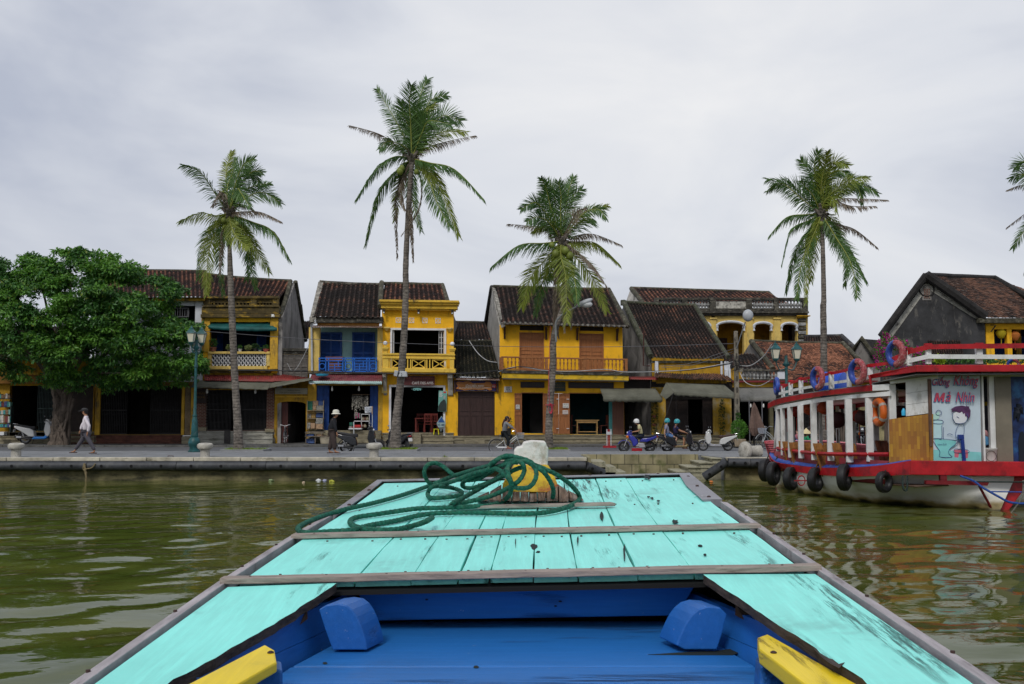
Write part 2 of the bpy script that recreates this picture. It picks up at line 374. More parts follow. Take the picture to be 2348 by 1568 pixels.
def fender(a,b,label,group='rubber fender logs along the quay',Rr=.155):
 a=Vector(a);b=Vector(b);d=b-a;n=max(2,int(d.length/.95));t=thing('fender_log',label,'fender',a,0,group)
 dn=d.normalized();MB().tube([a+dn*.008,b-dn*.008],Rr,14).build('rubber_log',fend,t,smooth=True)
 side=Vector((0,-1,0));side=(side-dn*side.dot(dn)).normalized()
 for j in range(n):
  c=a+d*(j+.5)/n+side*(Rr-.004);MB().tube([c,c+side*.007],.052,10).build('bolt_hole',hole,t)
xs=[-19.9]
while xs[-1]<XR0-2.2:xs.append(xs[-1]+2.95)
xs[-1]=XR0-.05
for j in range(len(xs)-1):
 fender((xs[j],YQ-.17,ZP-.255),(xs[j+1],YQ-.17,ZP-.255),'black fender log %s along the quay'%['leftmost','below the left bollard','under the walking man in white','under the green street lamp','below the second bollard from the left','under the woman in the white hat','behind the long rope loop','behind the bow post'][min(j,7)])
fender((XR0-.03,YQ-.16,ZP-.26),(XR0+.55,YQ+.1,ZP-.52),'short black fender log sloping down at the end of the long quay, behind the bow')
a=P(1385,1094,YQ-.25)
fender(WZ(29,1400,430,.13)*0+P(*PX(29,1400,430),YQ+.2),P(*PX(29,1710,225),YQ-.15),'worn grey fender log slanting down beside the landing stairs',Rr=.15)
fender(P(*PX(29,1712,238),YQ-.17),P(*PX(29,2010,245),YQ-.17),'black fender log on the quay right of the landing stairs')
fender(P(*PX(29,2012,245),YQ-.17),P(*PX(29,2330,240),YQ-.17),'black fender log on the quay next to the tour boat bow')
def bed(i,x0,x1,yb,grass,label):
 a=WZ(i,x0,yb,ZP);b=WZ(i,x1,yb,ZP);y0=YB+.02;t=thing('planting_bed',label,'planting bed',((a.x+b.x)/2,y0+.6,ZR))
 MB().box(a.x,b.x,y0,y0+.1,ZR-.1,ZP+.07).box(a.x,b.x,y0+1.3,y0+1.4,ZR-.1,ZP+.07).box(a.x,a.x+.1,y0+.1,y0+1.3,ZR-.1,ZP+.068).box(b.x-.1,b.x,y0+.1,y0+1.3,ZR-.1,ZP+.068).build('kerb_frame',MATS['promenade_kerb'],t,bevel=.008)
 MB().box(a.x+.1,b.x-.1,y0+.1,y0+1.3,ZR-.1,ZP+.03).build('soil',mat('bed_soil',(.09,.08,.05),.95,.3),t)
 if grass:
  rs=np.random.RandomState(int(x0));n=int(2600*grass);gx=rs.uniform(a.x+.08,b.x-.08,n);gy=rs.uniform(y0+.06,y0+1.32,n);h=rs.uniform(.04,.13,n)
  an=rs.uniform(0,6.28,n);w=.012;lx=rs.normal(0,.03,n);ly=rs.normal(0,.03,n);z=ZP+.03
  V=np.stack([np.stack([gx-w*np.cos(an),gy-w*np.sin(an),np.full(n,z)],1),np.stack([gx+w*np.cos(an),gy+w*np.sin(an),np.full(n,z)],1),np.stack([gx+lx,gy+ly,z+h],1)],1).reshape(-1,3)
  g=nbuild('grass',V,np.arange(3*n).reshape(-1,3),mat('bed_grass',(.16,.24,.02),.8,.3,3),t,smooth=False);g['kind']='stuff'
 return t
bed(2,335,680,1483,.25,'grey kerbed bed with sparse grass around the leftmost coconut palm')
bed(3,575,935,1485,1.0,'kerbed bed of bright green grass around the tallest coconut palm')
bed(4,760,1030,1490,1.0,'kerbed bed of bright green grass around the palm in front of the yellow balcony house')
bed(6,700,900,1330,.8,'kerbed bed with grass around the palm seen through the tour boat')
# the turquoise and blue wooden boat we sit in
DT=[(-400,9.6),(1085,7.0),(1163,5.6),(1221,4.7),(1318,3.7),(1568,2.5),(1750,2.05),(2200,1.4)]
DH=[(1.2,.74),(2.05,.70),(2.5,.66),(3.7,.583),(4.7,.545),(5.6,.512),(7.0,.4235),(7.6,.38)]
def itp(t,x):
 for(a,b),(c,d)in zip(t,t[1:]):
  if x<=c:return b+(d-b)*(x-a)/(c-a)
 return t[-1][1]
def deckY(px,py):return itp(DT,max(py+.024*(px-1173),1079))
def DP(px,py,lift=0):
 v=P(px,py,deckY(px,py))
 return v if not lift else P(px,py,v.y*(1-lift/max(.1,CZ-v.z)))
def decx(f,Y):
 xl=itp([(1.2,-1.12),(2.5,-1.085),(3.7,-1.03),(4.7,-.998),(7.0,-.875)],Y);xr=itp([(1.2,1.13),(2.5,1.125),(3.7,1.098),(4.7,1.124),(7.0,1.183)],Y)
 x=xl+(xr-xl)*f;return Vector((x,Y,CZ-itp(DH,Y)+.022*(x-.05)))
wb=thing('wooden_boat','turquoise decked wooden boat with blue inside, seen from its seat, bow towards the quay','boat',(0.05,4.0,.0))
def paintmat(name,col,streak,am,along,wear2=None,sc=1,rough=.45):
 m=bpy.data.materials.new(name);m.use_nodes=True;nt=m.node_tree;b=nt.nodes['Principled BSDF'];N=nt.nodes.new;L=nt.links.new
 tc=N('ShaderNodeTexCoord')
 def noise(s3,scale,det,lo,hi,rgh=.65,dist=0):
  mp=N('ShaderNodeMapping');mp.inputs['Scale'].default_value=s3;L(tc.outputs['Object'],mp.inputs[0])
  n=N('ShaderNodeTexNoise');n.inputs['Scale'].default_value=scale;n.inputs['Detail'].default_value=det;n.inputs['Roughness'].default_value=rgh;n.inputs['Distortion'].default_value=dist
  L(mp.outputs[0],n.inputs[0]);r=N('ShaderNodeMapRange');r.inputs[1].default_value=lo;r.inputs[2].default_value=hi;L(n.outputs[0],r.inputs[0]);return r.outputs[0]
 gr=(18,1.0,14)if along=='y' else(1.0,18,14)
 gr2=(5,.8,4)if along=='y' else(.8,5,4)
 def mix(a,f,c,k=1):
  mx=N('ShaderNodeMix');mx.data_type='RGBA';L(f,mx.inputs[0]);L(a,mx.inputs[6]);mx.inputs[7].default_value=(*c,1);return mx.outputs[2]
 r0=N('ShaderNodeRGB');r0.outputs[0].default_value=(*col,1)
 cur=mix(r0.outputs[0],noise((1,1,1),1.3*sc,5,.35,.75),tuple(x*.80 for x in col))
 cur=mix(cur,noise(gr,2.2*sc,4,.45,.85),tuple(min(1,x*1.12)for x in col))
 g1=noise(gr,2.4*sc,6,.60-am*.1,.72-am*.1,.75);g2=noise(gr2,.9*sc,3,.565,.68)
 mu=N('ShaderNodeMath');mu.operation='MULTIPLY';L(g1,mu.inputs[0]);L(g2,mu.inputs[1])
 cur=mix(cur,mu.outputs[0],streak)
 k1=noise((2.2,1.1,2),3.1*sc,8,.735,.76,.8,.6);cur=mix(cur,k1,tuple(x*.5 for x in streak))
 cur=mix(cur,noise(gr,5*sc,8,.66,.76,.8),tuple(min(1,x*.7+.16)for x in col));cur=mix(cur,noise((1,1,1),38,4,.70,.74),tuple(min(1,x*.6+.25)for x in col));cur=mix(cur,noise((1,1,1),2.6,7,.60,.80),tuple(x*.55+.02 for x in col))
 L(cur,b.inputs['Base Color']);b.inputs['Roughness'].default_value=rough;b.inputs['Specular IOR Level'].default_value=.35
 h=noise(gr,3*sc,5,0,1);bp=N('ShaderNodeBump');bp.inputs['Strength'].default_value=.35;bp.inputs['Distance'].default_value=.006
 L(h,bp.inputs['Height']);bp2=N('ShaderNodeBump');bp2.invert=True;bp2.inputs['Strength'].default_value=.8;bp2.inputs['Distance'].default_value=.01
 L(mu.outputs[0],bp2.inputs['Height']);L(bp.outputs[0],bp2.inputs['Normal']);L(bp2.outputs[0],b.inputs['Normal'])
 MATS[name]=m;return m
turq=paintmat('turquoise_paint',(.27,.86,.76),(.025,.13,.11),1.0,'y')
blueB=paintmat('blue_paint_across',(.018,.155,.47),(.004,.02,.07),1.3,'x')
blueS=paintmat('blue_paint_along',(.014,.12,.42),(.004,.02,.07),1.2,'y')
greyw=mat('weathered_batten_wood',(.33,.27,.235),.85,.22,5,stretch=(1.2,22,6),bump=.4,bscale=6,stain=((.10,.075,.06),.35,4,(1,14,8)))
darkw=mat('dark_old_wood',(.055,.04,.032),.85,.4,6,stretch=(8,1,6),bump=.5,bscale=8)
steel=mat('deck_edge_steel',(.27,.265,.29),.5,.14,1.5,metal=.35,stain=((.13,.08,.06),.3,2.5,(1,1,1)),bump=.06,bscale=40)
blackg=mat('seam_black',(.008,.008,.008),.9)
yelp=paintmat('yellow_beam_paint',(.85,.62,.012),(.13,.05,.03),.8,'y')
nailm=mat('rusty_nail',(.055,.03,.025),.8)
fr=[0.022,.217,.313,.393,.445,.519,.595,.696,.792,.978];rs=random.Random(11)
fd=MB();ys=[3.725,4.0,4.4,4.8,5.2,5.6,6.0,6.4,6.78]
for a,b in zip(fr,fr[1:]):
 g=.0013;dz=rs.uniform(-.003,.003);y_end=6.80-rs.random()*.03
 wob=[rs.uniform(-.0014,.0014)for _ in ys]
 for j in range(len(ys)-1):
  y0,y1=ys[j],min(ys[j+1],y_end)
  q=[decx(a+g+wob[j],y0),decx(b-g+wob[j],y0),decx(b-g+wob[j+1],y1),decx(a+g+wob[j+1],y1)]
  for v in q:v.z+=dz
  t=[v-Vector((0,0,.024))for v in q]
  fd.add(q+t,[(0,1,2,3),(7,6,5,4),(0,3,7,4),(1,5,6,2)]+([(0,4,5,1)]if j==0 else[])+([(3,2,6,7)]if j==len(ys)-2 else[]))
fdo=fd.build('foredeck',turq,wb,bevel=.002)
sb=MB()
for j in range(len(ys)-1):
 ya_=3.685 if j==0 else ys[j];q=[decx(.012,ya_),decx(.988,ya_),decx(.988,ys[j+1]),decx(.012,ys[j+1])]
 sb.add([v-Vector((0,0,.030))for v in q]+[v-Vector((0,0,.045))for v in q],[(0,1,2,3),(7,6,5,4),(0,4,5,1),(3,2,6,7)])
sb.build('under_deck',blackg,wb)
def plank_strip(Y,f0,f1,wd,th,up=.0,tilt=0,name='batten',m=greyw,lab=None):
 a,b=decx(f0,Y),decx(f1,Y);q=MB();n=14;rs=random.Random(int(Y*100));pv=None
 for j in range(n+1):
  c=a.lerp(b,j/n)+Vector((0,tilt*(j/n-.5)+rs.uniform(-.002,.002),up+rs.uniform(-.0015,.0015)))
  w=wd*rs.uniform(.96,1.04);ring=[c+Vector((0,-w/2,0)),c+Vector((0,w/2,0)),c+Vector((0,w/2,th)),c+Vector((0,-w/2,th))]
  q.v+=[tuple(v)for v in ring]
  if j:o=len(q.v)-8;q.f+=[(o+i,o+4+i,o+4+(i+1)%4,o+(i+1)%4)for i in range(4)];q.m+=[0]*4
  if j in(0,n):o=len(q.v)-4;q.f.append((o,o+1,o+2,o+3));q.m.append(0)
 ob=q.build(name,m,wb,bevel=.003)
 nl=MB()
 for j in range(9):
  c=a.lerp(b,(j+.5)/9)+Vector((rs.uniform(-.02,.02),tilt*((j+.5)/9-.5)+rs.uniform(-.008,.008),up+th));nl.lathe([(.0045,-.004),(.0045,.0012)],c,8)
 nl.build('nail',nailm,ob);return ob
plank_strip(3.70,-.002,1.0,.055,.022,.003)
plank_strip(4.70,.0,1.0,.062,.020,.003)
lo=DP(1040,1168);hi=DP(1410,1161)
q=MB();ends=[lo,hi];w=Vector((0,.05,0));q.hexa([lo+Vector((0,-.03,.004)),hi+Vector((0,-.03,.004)),hi+Vector((0,-.03,.022)),lo+Vector((0,-.03,.02)),lo+Vector((0,.03,.004)),hi+Vector((-.02,.03,.004)),hi+Vector((-.02,.03,.022)),lo+Vector((0,.03,.02))])
q.build('short_batten',greyw,wb,bevel=.004)
nl=MB();rs=random.Random(5)
for a,b in zip(fr,fr[1:]):
 for Y in(3.80,3.83,4.60,4.83,5.65,6.62):
  for f in(.25,.75):
   c=decx(a+(b-a)*(f+rs.uniform(-.08,.08)),Y+rs.uniform(-.02,.02));nl.lathe([(.005,-.003),(.005,.0045)],c,8)
nl.build('nail',mat('deck_nail',(.10,.08,.07),.8),fdo)
def edging(pts,w_in,name='steel_edging',m=steel,th=.006,up=.006,drop=.05):
 q=MB();pts=[Vector(p)for p in pts];inn=[]
 n=len(pts)
 for j,p in enumerate(pts):
  q.v+=[tuple(p+Vector((0,0,up))),tuple(p+w_in[j]+Vector((0,0,up))),tuple(p+w_in[j]+Vector((0,0,up-th))),tuple(p+Vector((0,0,up-drop)))]
 for j in range(n-1):
  o=j*4
  for i in range(4):q.f.append((o+i,o+(i+1)%4,o+4+(i+1)%4,o+4+i));q.m.append(0)
 q.f+=[(0,3,2,1),tuple((n-1)*4+i for i in range(4))];q.m+=[0,0]
 return q.build(name,m,wb)
def bowpt(f,y):return decx(f,y)
BL,BR=decx(-.012,6.93),decx(1.006,6.93)
edging([BL,BL.lerp(BR,.5),BR],[Vector((.05,-.13,0)),Vector((0,-.13,0)),Vector((-.08,-.13,0))])
edging([BL,decx(-.010,6.2),decx(-.008,5.5)],[Vector((.05,-.12,0)),Vector((.055,0,0)),Vector((.05,0,0))],up=.007)
edging([decx(1.007,5.72),decx(1.006,6.3),BR],[Vector((-.115,-.02,0)),Vector((-.115,0,0)),Vector((-.09,-.12,0))],up=.007)
nl=MB()
for f,y in((.2,6.87),(.5,6.87),(.68,6.87),(.9,6.87),(.985,6.7),(.98,6.25),(.978,5.8),(.01,6.4),(.012,5.8)):
 c=decx(f,y)+Vector((0,0,.012));nl.lathe([(.011,-.01),(.011,.0),(.006,.004)],c,8)
nl.build('rivet',nailm,wb)
c=decx(.968,5.86)+Vector((-.005,0,.0085));text('25','painted_number',mat('chalk_white',(.75,.75,.75),.9),c,.09,.075,parent=wb,Mx=Euler((R(-90),0,R(40))).to_matrix())
rim=mat('gunwale_wood',(.36,.33,.34),.8,.2,4,stretch=(8,1.2,3),bump=.3,bscale=8,stain=((.10,.08,.075),.3,3,(6,1,1)))
for sgn in(0,1):
 q=MB();yy=[1.3,1.8,2.5,3.2,3.7,4.2,4.7,5.2,5.62 if sgn else 5.45];n=0
 for y in yy:
  e=decx(sgn,y);o=Vector((.028 if sgn else-.028,0,0));i_=Vector((-.014 if sgn else .014,0,0))
  q.v+=[tuple(e+o+Vector((0,0,.004))),tuple(e+i_+Vector((0,0,.010))),tuple(e+i_+Vector((0,0,-.03))),tuple(e+o+Vector((0,0,-.06)))]
  if n:
   k0=(n-1)*4
   for i in range(4):q.f.append((k0+i,k0+(i+1)%4,k0+4+(i+1)%4,k0+4+i));q.m.append(0)
  n+=1
 q.f+=[(0,1,2,3),tuple((n-1)*4+i for i in range(4))];q.m+=[0,0]
 rm=q.build('gunwale_rim',rim,wb,bevel=.003)
 nl=MB()
 for y in(1.6,2.1,2.7,3.3,4.0,4.5,5.1):nl.lathe([(.006,-.004),(.006,.0075)],decx(sgn,y)+Vector((.02 if sgn else-.02,0,.004)),8)
 nl.build('nail',nailm,rm)
def side_deck(inner,sgn):
 q=MB();rs=random.Random(3+sgn);pts=[]
 outer=[decx(.985 if sgn else .015,y)for y in(3.655,3.3,2.9,2.5,2.1,1.6,1.3)]
 inn=[]
 for o in outer:
  for(a,b)in zip(inner,inner[1:]):
   if b.y<=o.y<=a.y+1e-6:
    t=(a.y-o.y)/max(1e-6,a.y-b.y);inn.append(a.lerp(b,t));break
  else:inn.append(inner[0]if o.y>inner[0].y else inner[-1])
 O,I=[],[]
 for j in range(len(outer)-1):
  for k in range(8):
   t=k/8;O.append(outer[j].lerp(outer[j+1],t));v=inn[j].lerp(inn[j+1],t)
   v.x+=rs.uniform(-.004,.004)*(1 if O[-1].y>2.9 else 1.6);I.append(v)
 n=len(O)
 for j in range(n):
  for f in(0,.33,.66,1):q.v.append(tuple(O[j].lerp(I[j],f)))
  for f in(1,0):q.v.append(tuple(O[j].lerp(I[j],f)-Vector((0,0,.03))))
 for j in range(n-1):
  for i in range(6):q.f.append((j*6+i,j*6+(i+1)%6,j*6+6+(i+1)%6,j*6+6+i));q.m.append(1 if i==3 else 0)
 q.f+=[(0,1,2,3,4,5),tuple((n-1)*6+i for i in range(6))];q.m+=[1,1]
 return q.build('side_deck',[turq,darkw],wb)
side_deck([DP(781,1331),DP(702,1386),DP(568,1466),DP(379,1568),DP(150,1700),DP(-150,1900),DP(-500,2200)],0)
side_deck([DP(1612,1316),DP(1722,1391),DP(1866,1485),DP(1991,1568),DP(2180,1700),DP(2480,1900),DP(2900,2200)],1)
q=MB();pts=[(985,1320),(1010,1322),(1040,1350),(1075,1385),(1065,1410),(1110,1420),(1150,1450),(1185,1440),(1150,1475),(1100,1450),(1040,1405),(1000,1360)]
q.poly([DP(*PX(28,a,b))+Vector((0,0,.0015))for a,b in pts],(0,0,-.001));q.build('worn_patch',darkw,wb)
rs=random.Random(6);kn=mat('knot_black',(.012,.02,.02),.9)
for z_,x,y,w,h in((26,1215,575,18,16),(26,1235,600,10,5),(26,1880,456,20,12),(26,1535,432,9,22),(26,1996,570,14,5),(26,1770,345,9,4),(26,1800,358,10,4),(26,2020,612,8,4),(29,628,425,42,34),(29,655,452,24,22),(29,648,702,22,8),(26,1130,560,3,26),(26,1640,600,5,45),(26,1422,540,4,30)):
 n=11;pts=[(x+math.cos(j/n*6.283)*w*rs.uniform(.45,1.15)+(y-500)*0,y+math.sin(j/n*6.283)*h*rs.uniform(.45,1.15))for j in range(n)]
 MB().poly([DP(*PX(z_,a,b))+Vector((0,0,.0042))for a,b in pts],(0,0,-.003)).build('knot',kn,fdo)
MB().poly([PZ(*PX(26,a,b),1.4315)for a,b in((1750,1078),(1900,1068),(2050,1062),(2150,1050),(2185,1066),(2150,1080),(1950,1080))],(0,0,-.001)).build('split_crack',kn,wb)
for x,y,w in((235,1118,12),(712,820,8),(1340,828,9),(1318,850,8),(945,1136,14)):MB().poly([(P(*PX(26,x+math.cos(j)*w,y+math.sin(j)*w*.5),3.815)if y<900 else PZ(*PX(26,x+math.cos(j)*w,y+math.sin(j)*w*.5),1.4315))for j in range(6)],(0,.001,-.0005)).build('knot',kn,wb)
def vface(pts,d,name,m,bevel=.004,**k):return MB().poly(pts,d).build(name,m,wb,bevel=bevel)
vface([P(850,1423,3.84),P(1553,1411,3.84),P(1596,1337,3.82),P(815,1347,3.82)],(0,.03,0),'front_board',blueB)
vface([P(720,1350,3.90),P(1650,1340,3.90),P(1640,1318,3.90),P(740,1322,3.90)],(0,.02,0),'deck_beam',paintmat('dark_blue_beam',(.012,.05,.09),(.006,.02,.03),.8,'x'))
for pz in(1.43,):
 for j,(ya,yb)in enumerate(((3.95,3.255),(3.243,3.04))):
  q=MB()
  def ex(y,s):return(itp([(2.8,-.74),(3.04,-.72),(3.19,-.705),(3.5,-.61),(4,-.5)],y))if s<0 else itp([(2.8,.80),(3.04,.77),(3.27,.756),(3.58,.72),(4,.62)],y)
  q.hexa([Vector((ex(yb,-1),yb,pz-.045)),Vector((ex(yb,1),yb,pz-.045)),Vector((ex(yb,1),yb,pz)),Vector((ex(yb,-1),yb,pz)),Vector((ex(ya,-1),ya,pz-.045)),Vector((ex(ya,1),ya,pz-.045)),Vector((ex(ya,1),ya,pz)),Vector((ex(ya,-1),ya,pz))])
  q.build('bow_seat_plank',blueB,wb,bevel=.006)
MB().box(-.68,.74,3.07,3.10,.8,1.38).build('seat_riser',blueB,wb)
for lab,pts in(('l',[(270,1025),(235,930),(205,835),(240,814),(290,808),(335,815),(362,836),(385,870),(403,910),(418,955),(428,995),(432,1025)]),('r',[(2075,1000),(2100,925),(2122,835),(2090,802),(2030,798),(1990,810),(1958,836),(1932,872),(1913,910),(1898,945),(1885,980),(1925,1000)])):
 MB().poly([P(*PX(26,a,b),3.43)-Vector((0,0,.022 if lab=='l' else .038))for a,b in pts],(.04 if lab=='l' else-.04,.13,0)).build('knee',blueS,wb,bevel=.004)
for s in(-1,1):
 bot=[(.50,3.95),(.615,3.5),(.71,3.19),(.72,3.04),(.74,2.75)];top=[(.60,3.95),(.70,3.5),(.79,3.19),(.82,3.04),(.84,2.75)]
 dx=.0 if s<0 else .06
 q=MB();n=len(bot)
 for k in range(3):
  for j in range(n-1):
   f0,f1=k/3+(.008 if k else 0),(k+1)/3
   def pt(j,f,o):x=bot[j][0]+(top[j][0]-bot[j][0])*f+o;return Vector((s*x+dx,bot[j][1],1.30+(1.545-1.30)*f))
   q.hexa([pt(j,f0,0),pt(j+1,f0,0),pt(j+1,f1,0),pt(j,f1,0),pt(j,f0,.03),pt(j+1,f0,.03),pt(j+1,f1,.03),pt(j,f1,.03)])
 q.build('inner_planking',blueS,wb)
 a=MB();v=[P(*PX(27,x,y),Y)for x,y,Y in((1740,1205,3.5),(1812,1213,3.45),(1862,1175,3.5),(1862,1115,3.52),(1805,1145,3.5))]if s<0 else[P(*PX(28,x,y),Y)for x,y,Y in((520,1150,3.5),(578,1182,3.45),(680,1175,3.5),(640,1110,3.5),(525,1080,3.52))]
 a.poly(v,(s*.05,.12,.01)).build('deck_bearer',mat('old_bearer_wood',(.09,.05,.03),.85,.4,8),wb)
b1=[(-.704,2.97),(-.66,2.90),(-.623,2.765),(-.735,2.2),(-.86,1.5),(-.98,1.5),(-.80,2.48)];b2=[(.763,3.11),(.72,3.06),(.692,2.92),(.716,2.48),(.76,1.5),(.97,1.5),(.848,2.48)]
for pts,th in((b1,.03),(b2,.045)):
 yb_=MB().poly([Vector((x,y,1.56))for x,y in pts],(0,0,-th)).build('yellow_beam',yelp,wb,bevel=.006)
 for(x,y)in((pts[0][0]*.94,2.86),(pts[0][0]*1.02,2.45),(pts[0][0]*1.12,2.0)):MB().lathe([(.009,-.004),(.009,.003),(.004,.006)],(x,y,1.56),8).build('bolt',nailm,yb_)
MB().hexa([Vector((-.70,2.74,.8)),Vector((-.585,2.74,.8)),Vector((-.615,2.80,1.53)),Vector((-.70,2.80,1.53)),Vector((-.72,2.95,.8)),Vector((-.62,2.95,.8)),Vector((-.64,2.90,1.53)),Vector((-.70,2.90,1.53))]).build('beam_post',blueS,wb,bevel=.008)
MB().hexa([Vector((.62,2.80,.8)),Vector((.75,2.80,.8)),Vector((.76,2.90,1.515)),Vector((.69,2.90,1.515)),Vector((.64,3.0,.8)),Vector((.76,3.0,.8)),Vector((.77,3.02,1.515)),Vector((.705,3.02,1.515))]).build('beam_post',blueS,wb,bevel=.008)
q=MB();L_=[]
for y in(1.2,2.5,3.7,4.7,5.8,6.9):
 a,b=decx(0,y),decx(1,y);kz=itp([(1.2,-.2),(4.7,-.1),(5.8,.35),(6.9,1.1)],y);w=itp([(1.2,.75),(4.7,.6),(5.8,.42),(6.9,.5)],y);c=(a+b)/2
 L_.append([a-Vector((.03,0,.05)),Vector((c.x-(c.x-a.x)*.95,y,(a.z+kz)/2)),Vector((c.x-(c.x-a.x)*w,y,kz)),Vector((c.x+(b.x-c.x)*w,y,kz)),Vector((c.x+(b.x-c.x)*.95,y,(a.z+kz)/2)),b+Vector((.03,0,-.05))])
for r_ in L_:q.v+=[tuple(v)for v in r_]
for j in range(5):
 for i in range(5):q.f.append((j*6+i,j*6+i+1,j*6+7+i,j*6+6+i));q.m.append(0)
q.f+=[(30,31,32,33,34,35)];q.m.append(0)
q.build('hull',mat('hull_dark_blue',(.02,.03,.06),.6,.3),wb,fixn=False)
MB().box(-.95,1.0,1.2,3.05,.72,.80).build('floorboards',blueB,wb)
whitep=mat('chipped_white_paint',(.70,.67,.62),.7,.12,7,stain=((.33,.27,.19),.42,11,(1,1,.6)),bump=1.0,bscale=14)
q=MB();hd=[(1578,200,5.9),(1576,90,5.9),(1598,68,5.9),(1632,62,5.9),(1640,34,5.9),(1700,22,5.9),(1795,28,5.9),(1806,60,5.9),(1815,75,5.9),(1812,150,5.9),(1808,205,5.9)]
o1=[P(*PX(11,a,b),Y)for a,b,Y in hd]
q.poly(o1,(.0,.17,.0));sp_=q.build('stem_post',whitep,wb,bevel=.009)
foot=mat('flaking_yellow_red_paint',(.60,.40,.02),.7,.2,6,stain=((.25,.03,.02),.52,9,(1,1,1)),bump=.6,bscale=16)
bare=mat('bare_split_wood',(.17,.115,.08),.9,.45,5,stretch=(14,2,1),bump=.8,bscale=5,stain=((.30,.24,.20),.4,5,(9,1,.6)))
ft=[P(*PX(11,a,b),Y)for a,b,Y in((1490,345,5.82),(1560,225,5.86),(1578,190,5.88),(1812,190,5.88),(1850,250,5.86),(1885,340,5.82),(1885,385,5.8),(1560,380,5.8))]
MB().poly(ft,(0,.2,0)).build('painted_foot',foot,wb,bevel=.01)
q=MB();rs=random.Random(2)
xs_=[1310,1400,1490,1560,1620,1680,1740,1800,1885,1960,2065];topy=[432,395,345,380,375,385,383,385,340,385,435]
for j in range(len(xs_)-1):
 g=4;Yb=5.70+rs.uniform(-.02,.02);a,b=xs_[j]+g,xs_[j+1]-g
 v=[P(*PX(11,a,444+rs.uniform(-6,6)),Yb),P(*PX(11,b,444+rs.uniform(-6,6)),Yb),P(*PX(11,b,topy[j+1]),Yb+.10),P(*PX(11,a,topy[j]),Yb+.10)]
 q.poly(v,(0,.22,0))
q.build('stem_foot',bare,wb,bevel=.004)
STR=[[(1600,190,5.62),(1560,150,5.6),(1480,142,5.6),(1415,190,5.65),(1300,225,5.85),(1150,270,6.1),(1000,330,0),(800,400,0),(600,455,0),(400,500,0),(250,545,0),(130,592,0),(72,635,0),(125,663,0),(300,655,0),(440,645,0),(570,612,0),(750,580,0),(900,545,0),(1050,526,0),(1250,522,0),(1450,526,0),(1650,530,0),(1800,520,0),(1950,482,0),(2030,430,0),(2000,360,5.7),(1900,275,5.6),(1780,215,5.55),(1700,185,5.55)],[(1450,215,5.6),(1300,250,5.75),(1150,305,6.0),(1050,330,6.2),(985,315,6.2),(952,250,6.15),(970,195,6.15),(1025,178,6.15),(1080,200,6.15),(1140,250,6.1),(1170,262,6.1)],[(1060,338,.01),(1005,345,.02),(975,390,0),(1000,420,0),(1100,417,0),(1185,405,0),(1212,380,0),(1150,352,0),(1060,340,.03)],[(1010,555,.02),(960,585,.03),(880,612,0),(750,640,0),(600,642,0),(480,622,0),(434,590,0),(470,558,0),(600,537,0),(750,515,0),(900,495,0),(1050,490,0),(1250,482,0),(1400,472,0),(1500,440,0),(1548,390,5.55),(1555,320,5.5),(1510,255,5.5),(1440,215,5.6),(1380,225,5.65)],[(1130,465,.01),(1250,448,0),(1400,412,.02),(1500,370,5.6),(1600,310,5.45),(1645,240,5.5),(1635,185,5.5),(1580,160,5.55),(1500,172,5.6)],[(1150,455,.02),(1230,415,.01),(1330,360,.02),(1420,310,5.9),(1500,270,5.75),(1580,225,5.65),(1640,205,5.6)],[(1400,235,5.9),(1300,268,6.1),(1225,310,6.2),(1222,342,0),(1280,352,0),(1380,320,.02),(1460,280,5.9),(1530,215,5.7)],[(1240,300,6.2),(1320,290,6.1),(1390,255,5.95),(1440,220,5.8)],[(1560,330,5.5),(1600,352,5.45),(1680,345,5.45),(1726,285,5.45),(1722,215,5.5),(1660,168,5.52),(1570,175,5.55),(1470,200,5.6),(1400,215,5.7)],[(1690,195,5.52),(1770,230,5.5),(1825,300,5.55),(1850,370,5.6),(1842,432,0)],[(1400,200,5.62),(1440,165,5.58),(1520,128,5.58),(1600,140,5.56),(1680,165,5.54),(1740,210,5.54)],[(1560,170,5.5),(1530,215,5.45),(1545,280,5.42),(1570,340,5.45)],]
V,F=[],[];rr=.0118
for st_ in STR:
 pts=[]
 for(a,b,Y)in st_:
  px,py=PX(11,a,b)
  pts.append(DP(px,py,rr+Y)if Y<1 else P(px,py,Y))
 sp_l=spline(pts,26);L_=[0]
 for p,r_ in zip(sp_l,sp_l[1:]):L_.append(L_[-1]+(r_-p).length)
 m_=int(L_[-1]/.006);cur=0;path=[]
 for j in range(m_+1):
  d=L_[-1]*j/m_
  while cur<len(L_)-2 and L_[cur+1]<d:cur+=1
  path.append(sp_l[cur].lerp(sp_l[cur+1],(d-L_[cur])/max(1e-9,L_[cur+1]-L_[cur])))
 up=Vector((0,0,1));n=15;o=len(V)
 for j,p in enumerate(path):
  t=(path[min(j+1,m_)]-path[max(j-1,0)]).normalized();a=t.cross(up).normalized();b=a.cross(t).normalized();up=b
  tw=2*math.pi*j*.006/.085
  for q_ in range(n):
   an=2*math.pi*q_/n;r_=rr*min(1,.12+min(j,m_-j)*.3)*(1+.17*abs(math.cos(1.5*(an-tw)))**1-.06+random.uniform(-.035,.035))
   V.append(tuple(p+a*math.cos(an)*r_+b*math.sin(an)*r_))
 for j in range(m_):
  for q_ in range(n):F.append((o+j*n+q_,o+j*n+(q_+1)%n,o+(j+1)*n+(q_+1)%n,o+(j+1)*n+q_))
nf=len(V)//3;rs=np.random.RandomState(8);Va=np.array(V);pick=rs.choice(len(V),nf,replace=False)
fz=Va[pick];dirn=rs.normal(0,1,(nf,3));dirn/=np.linalg.norm(dirn,axis=1)[:,None]
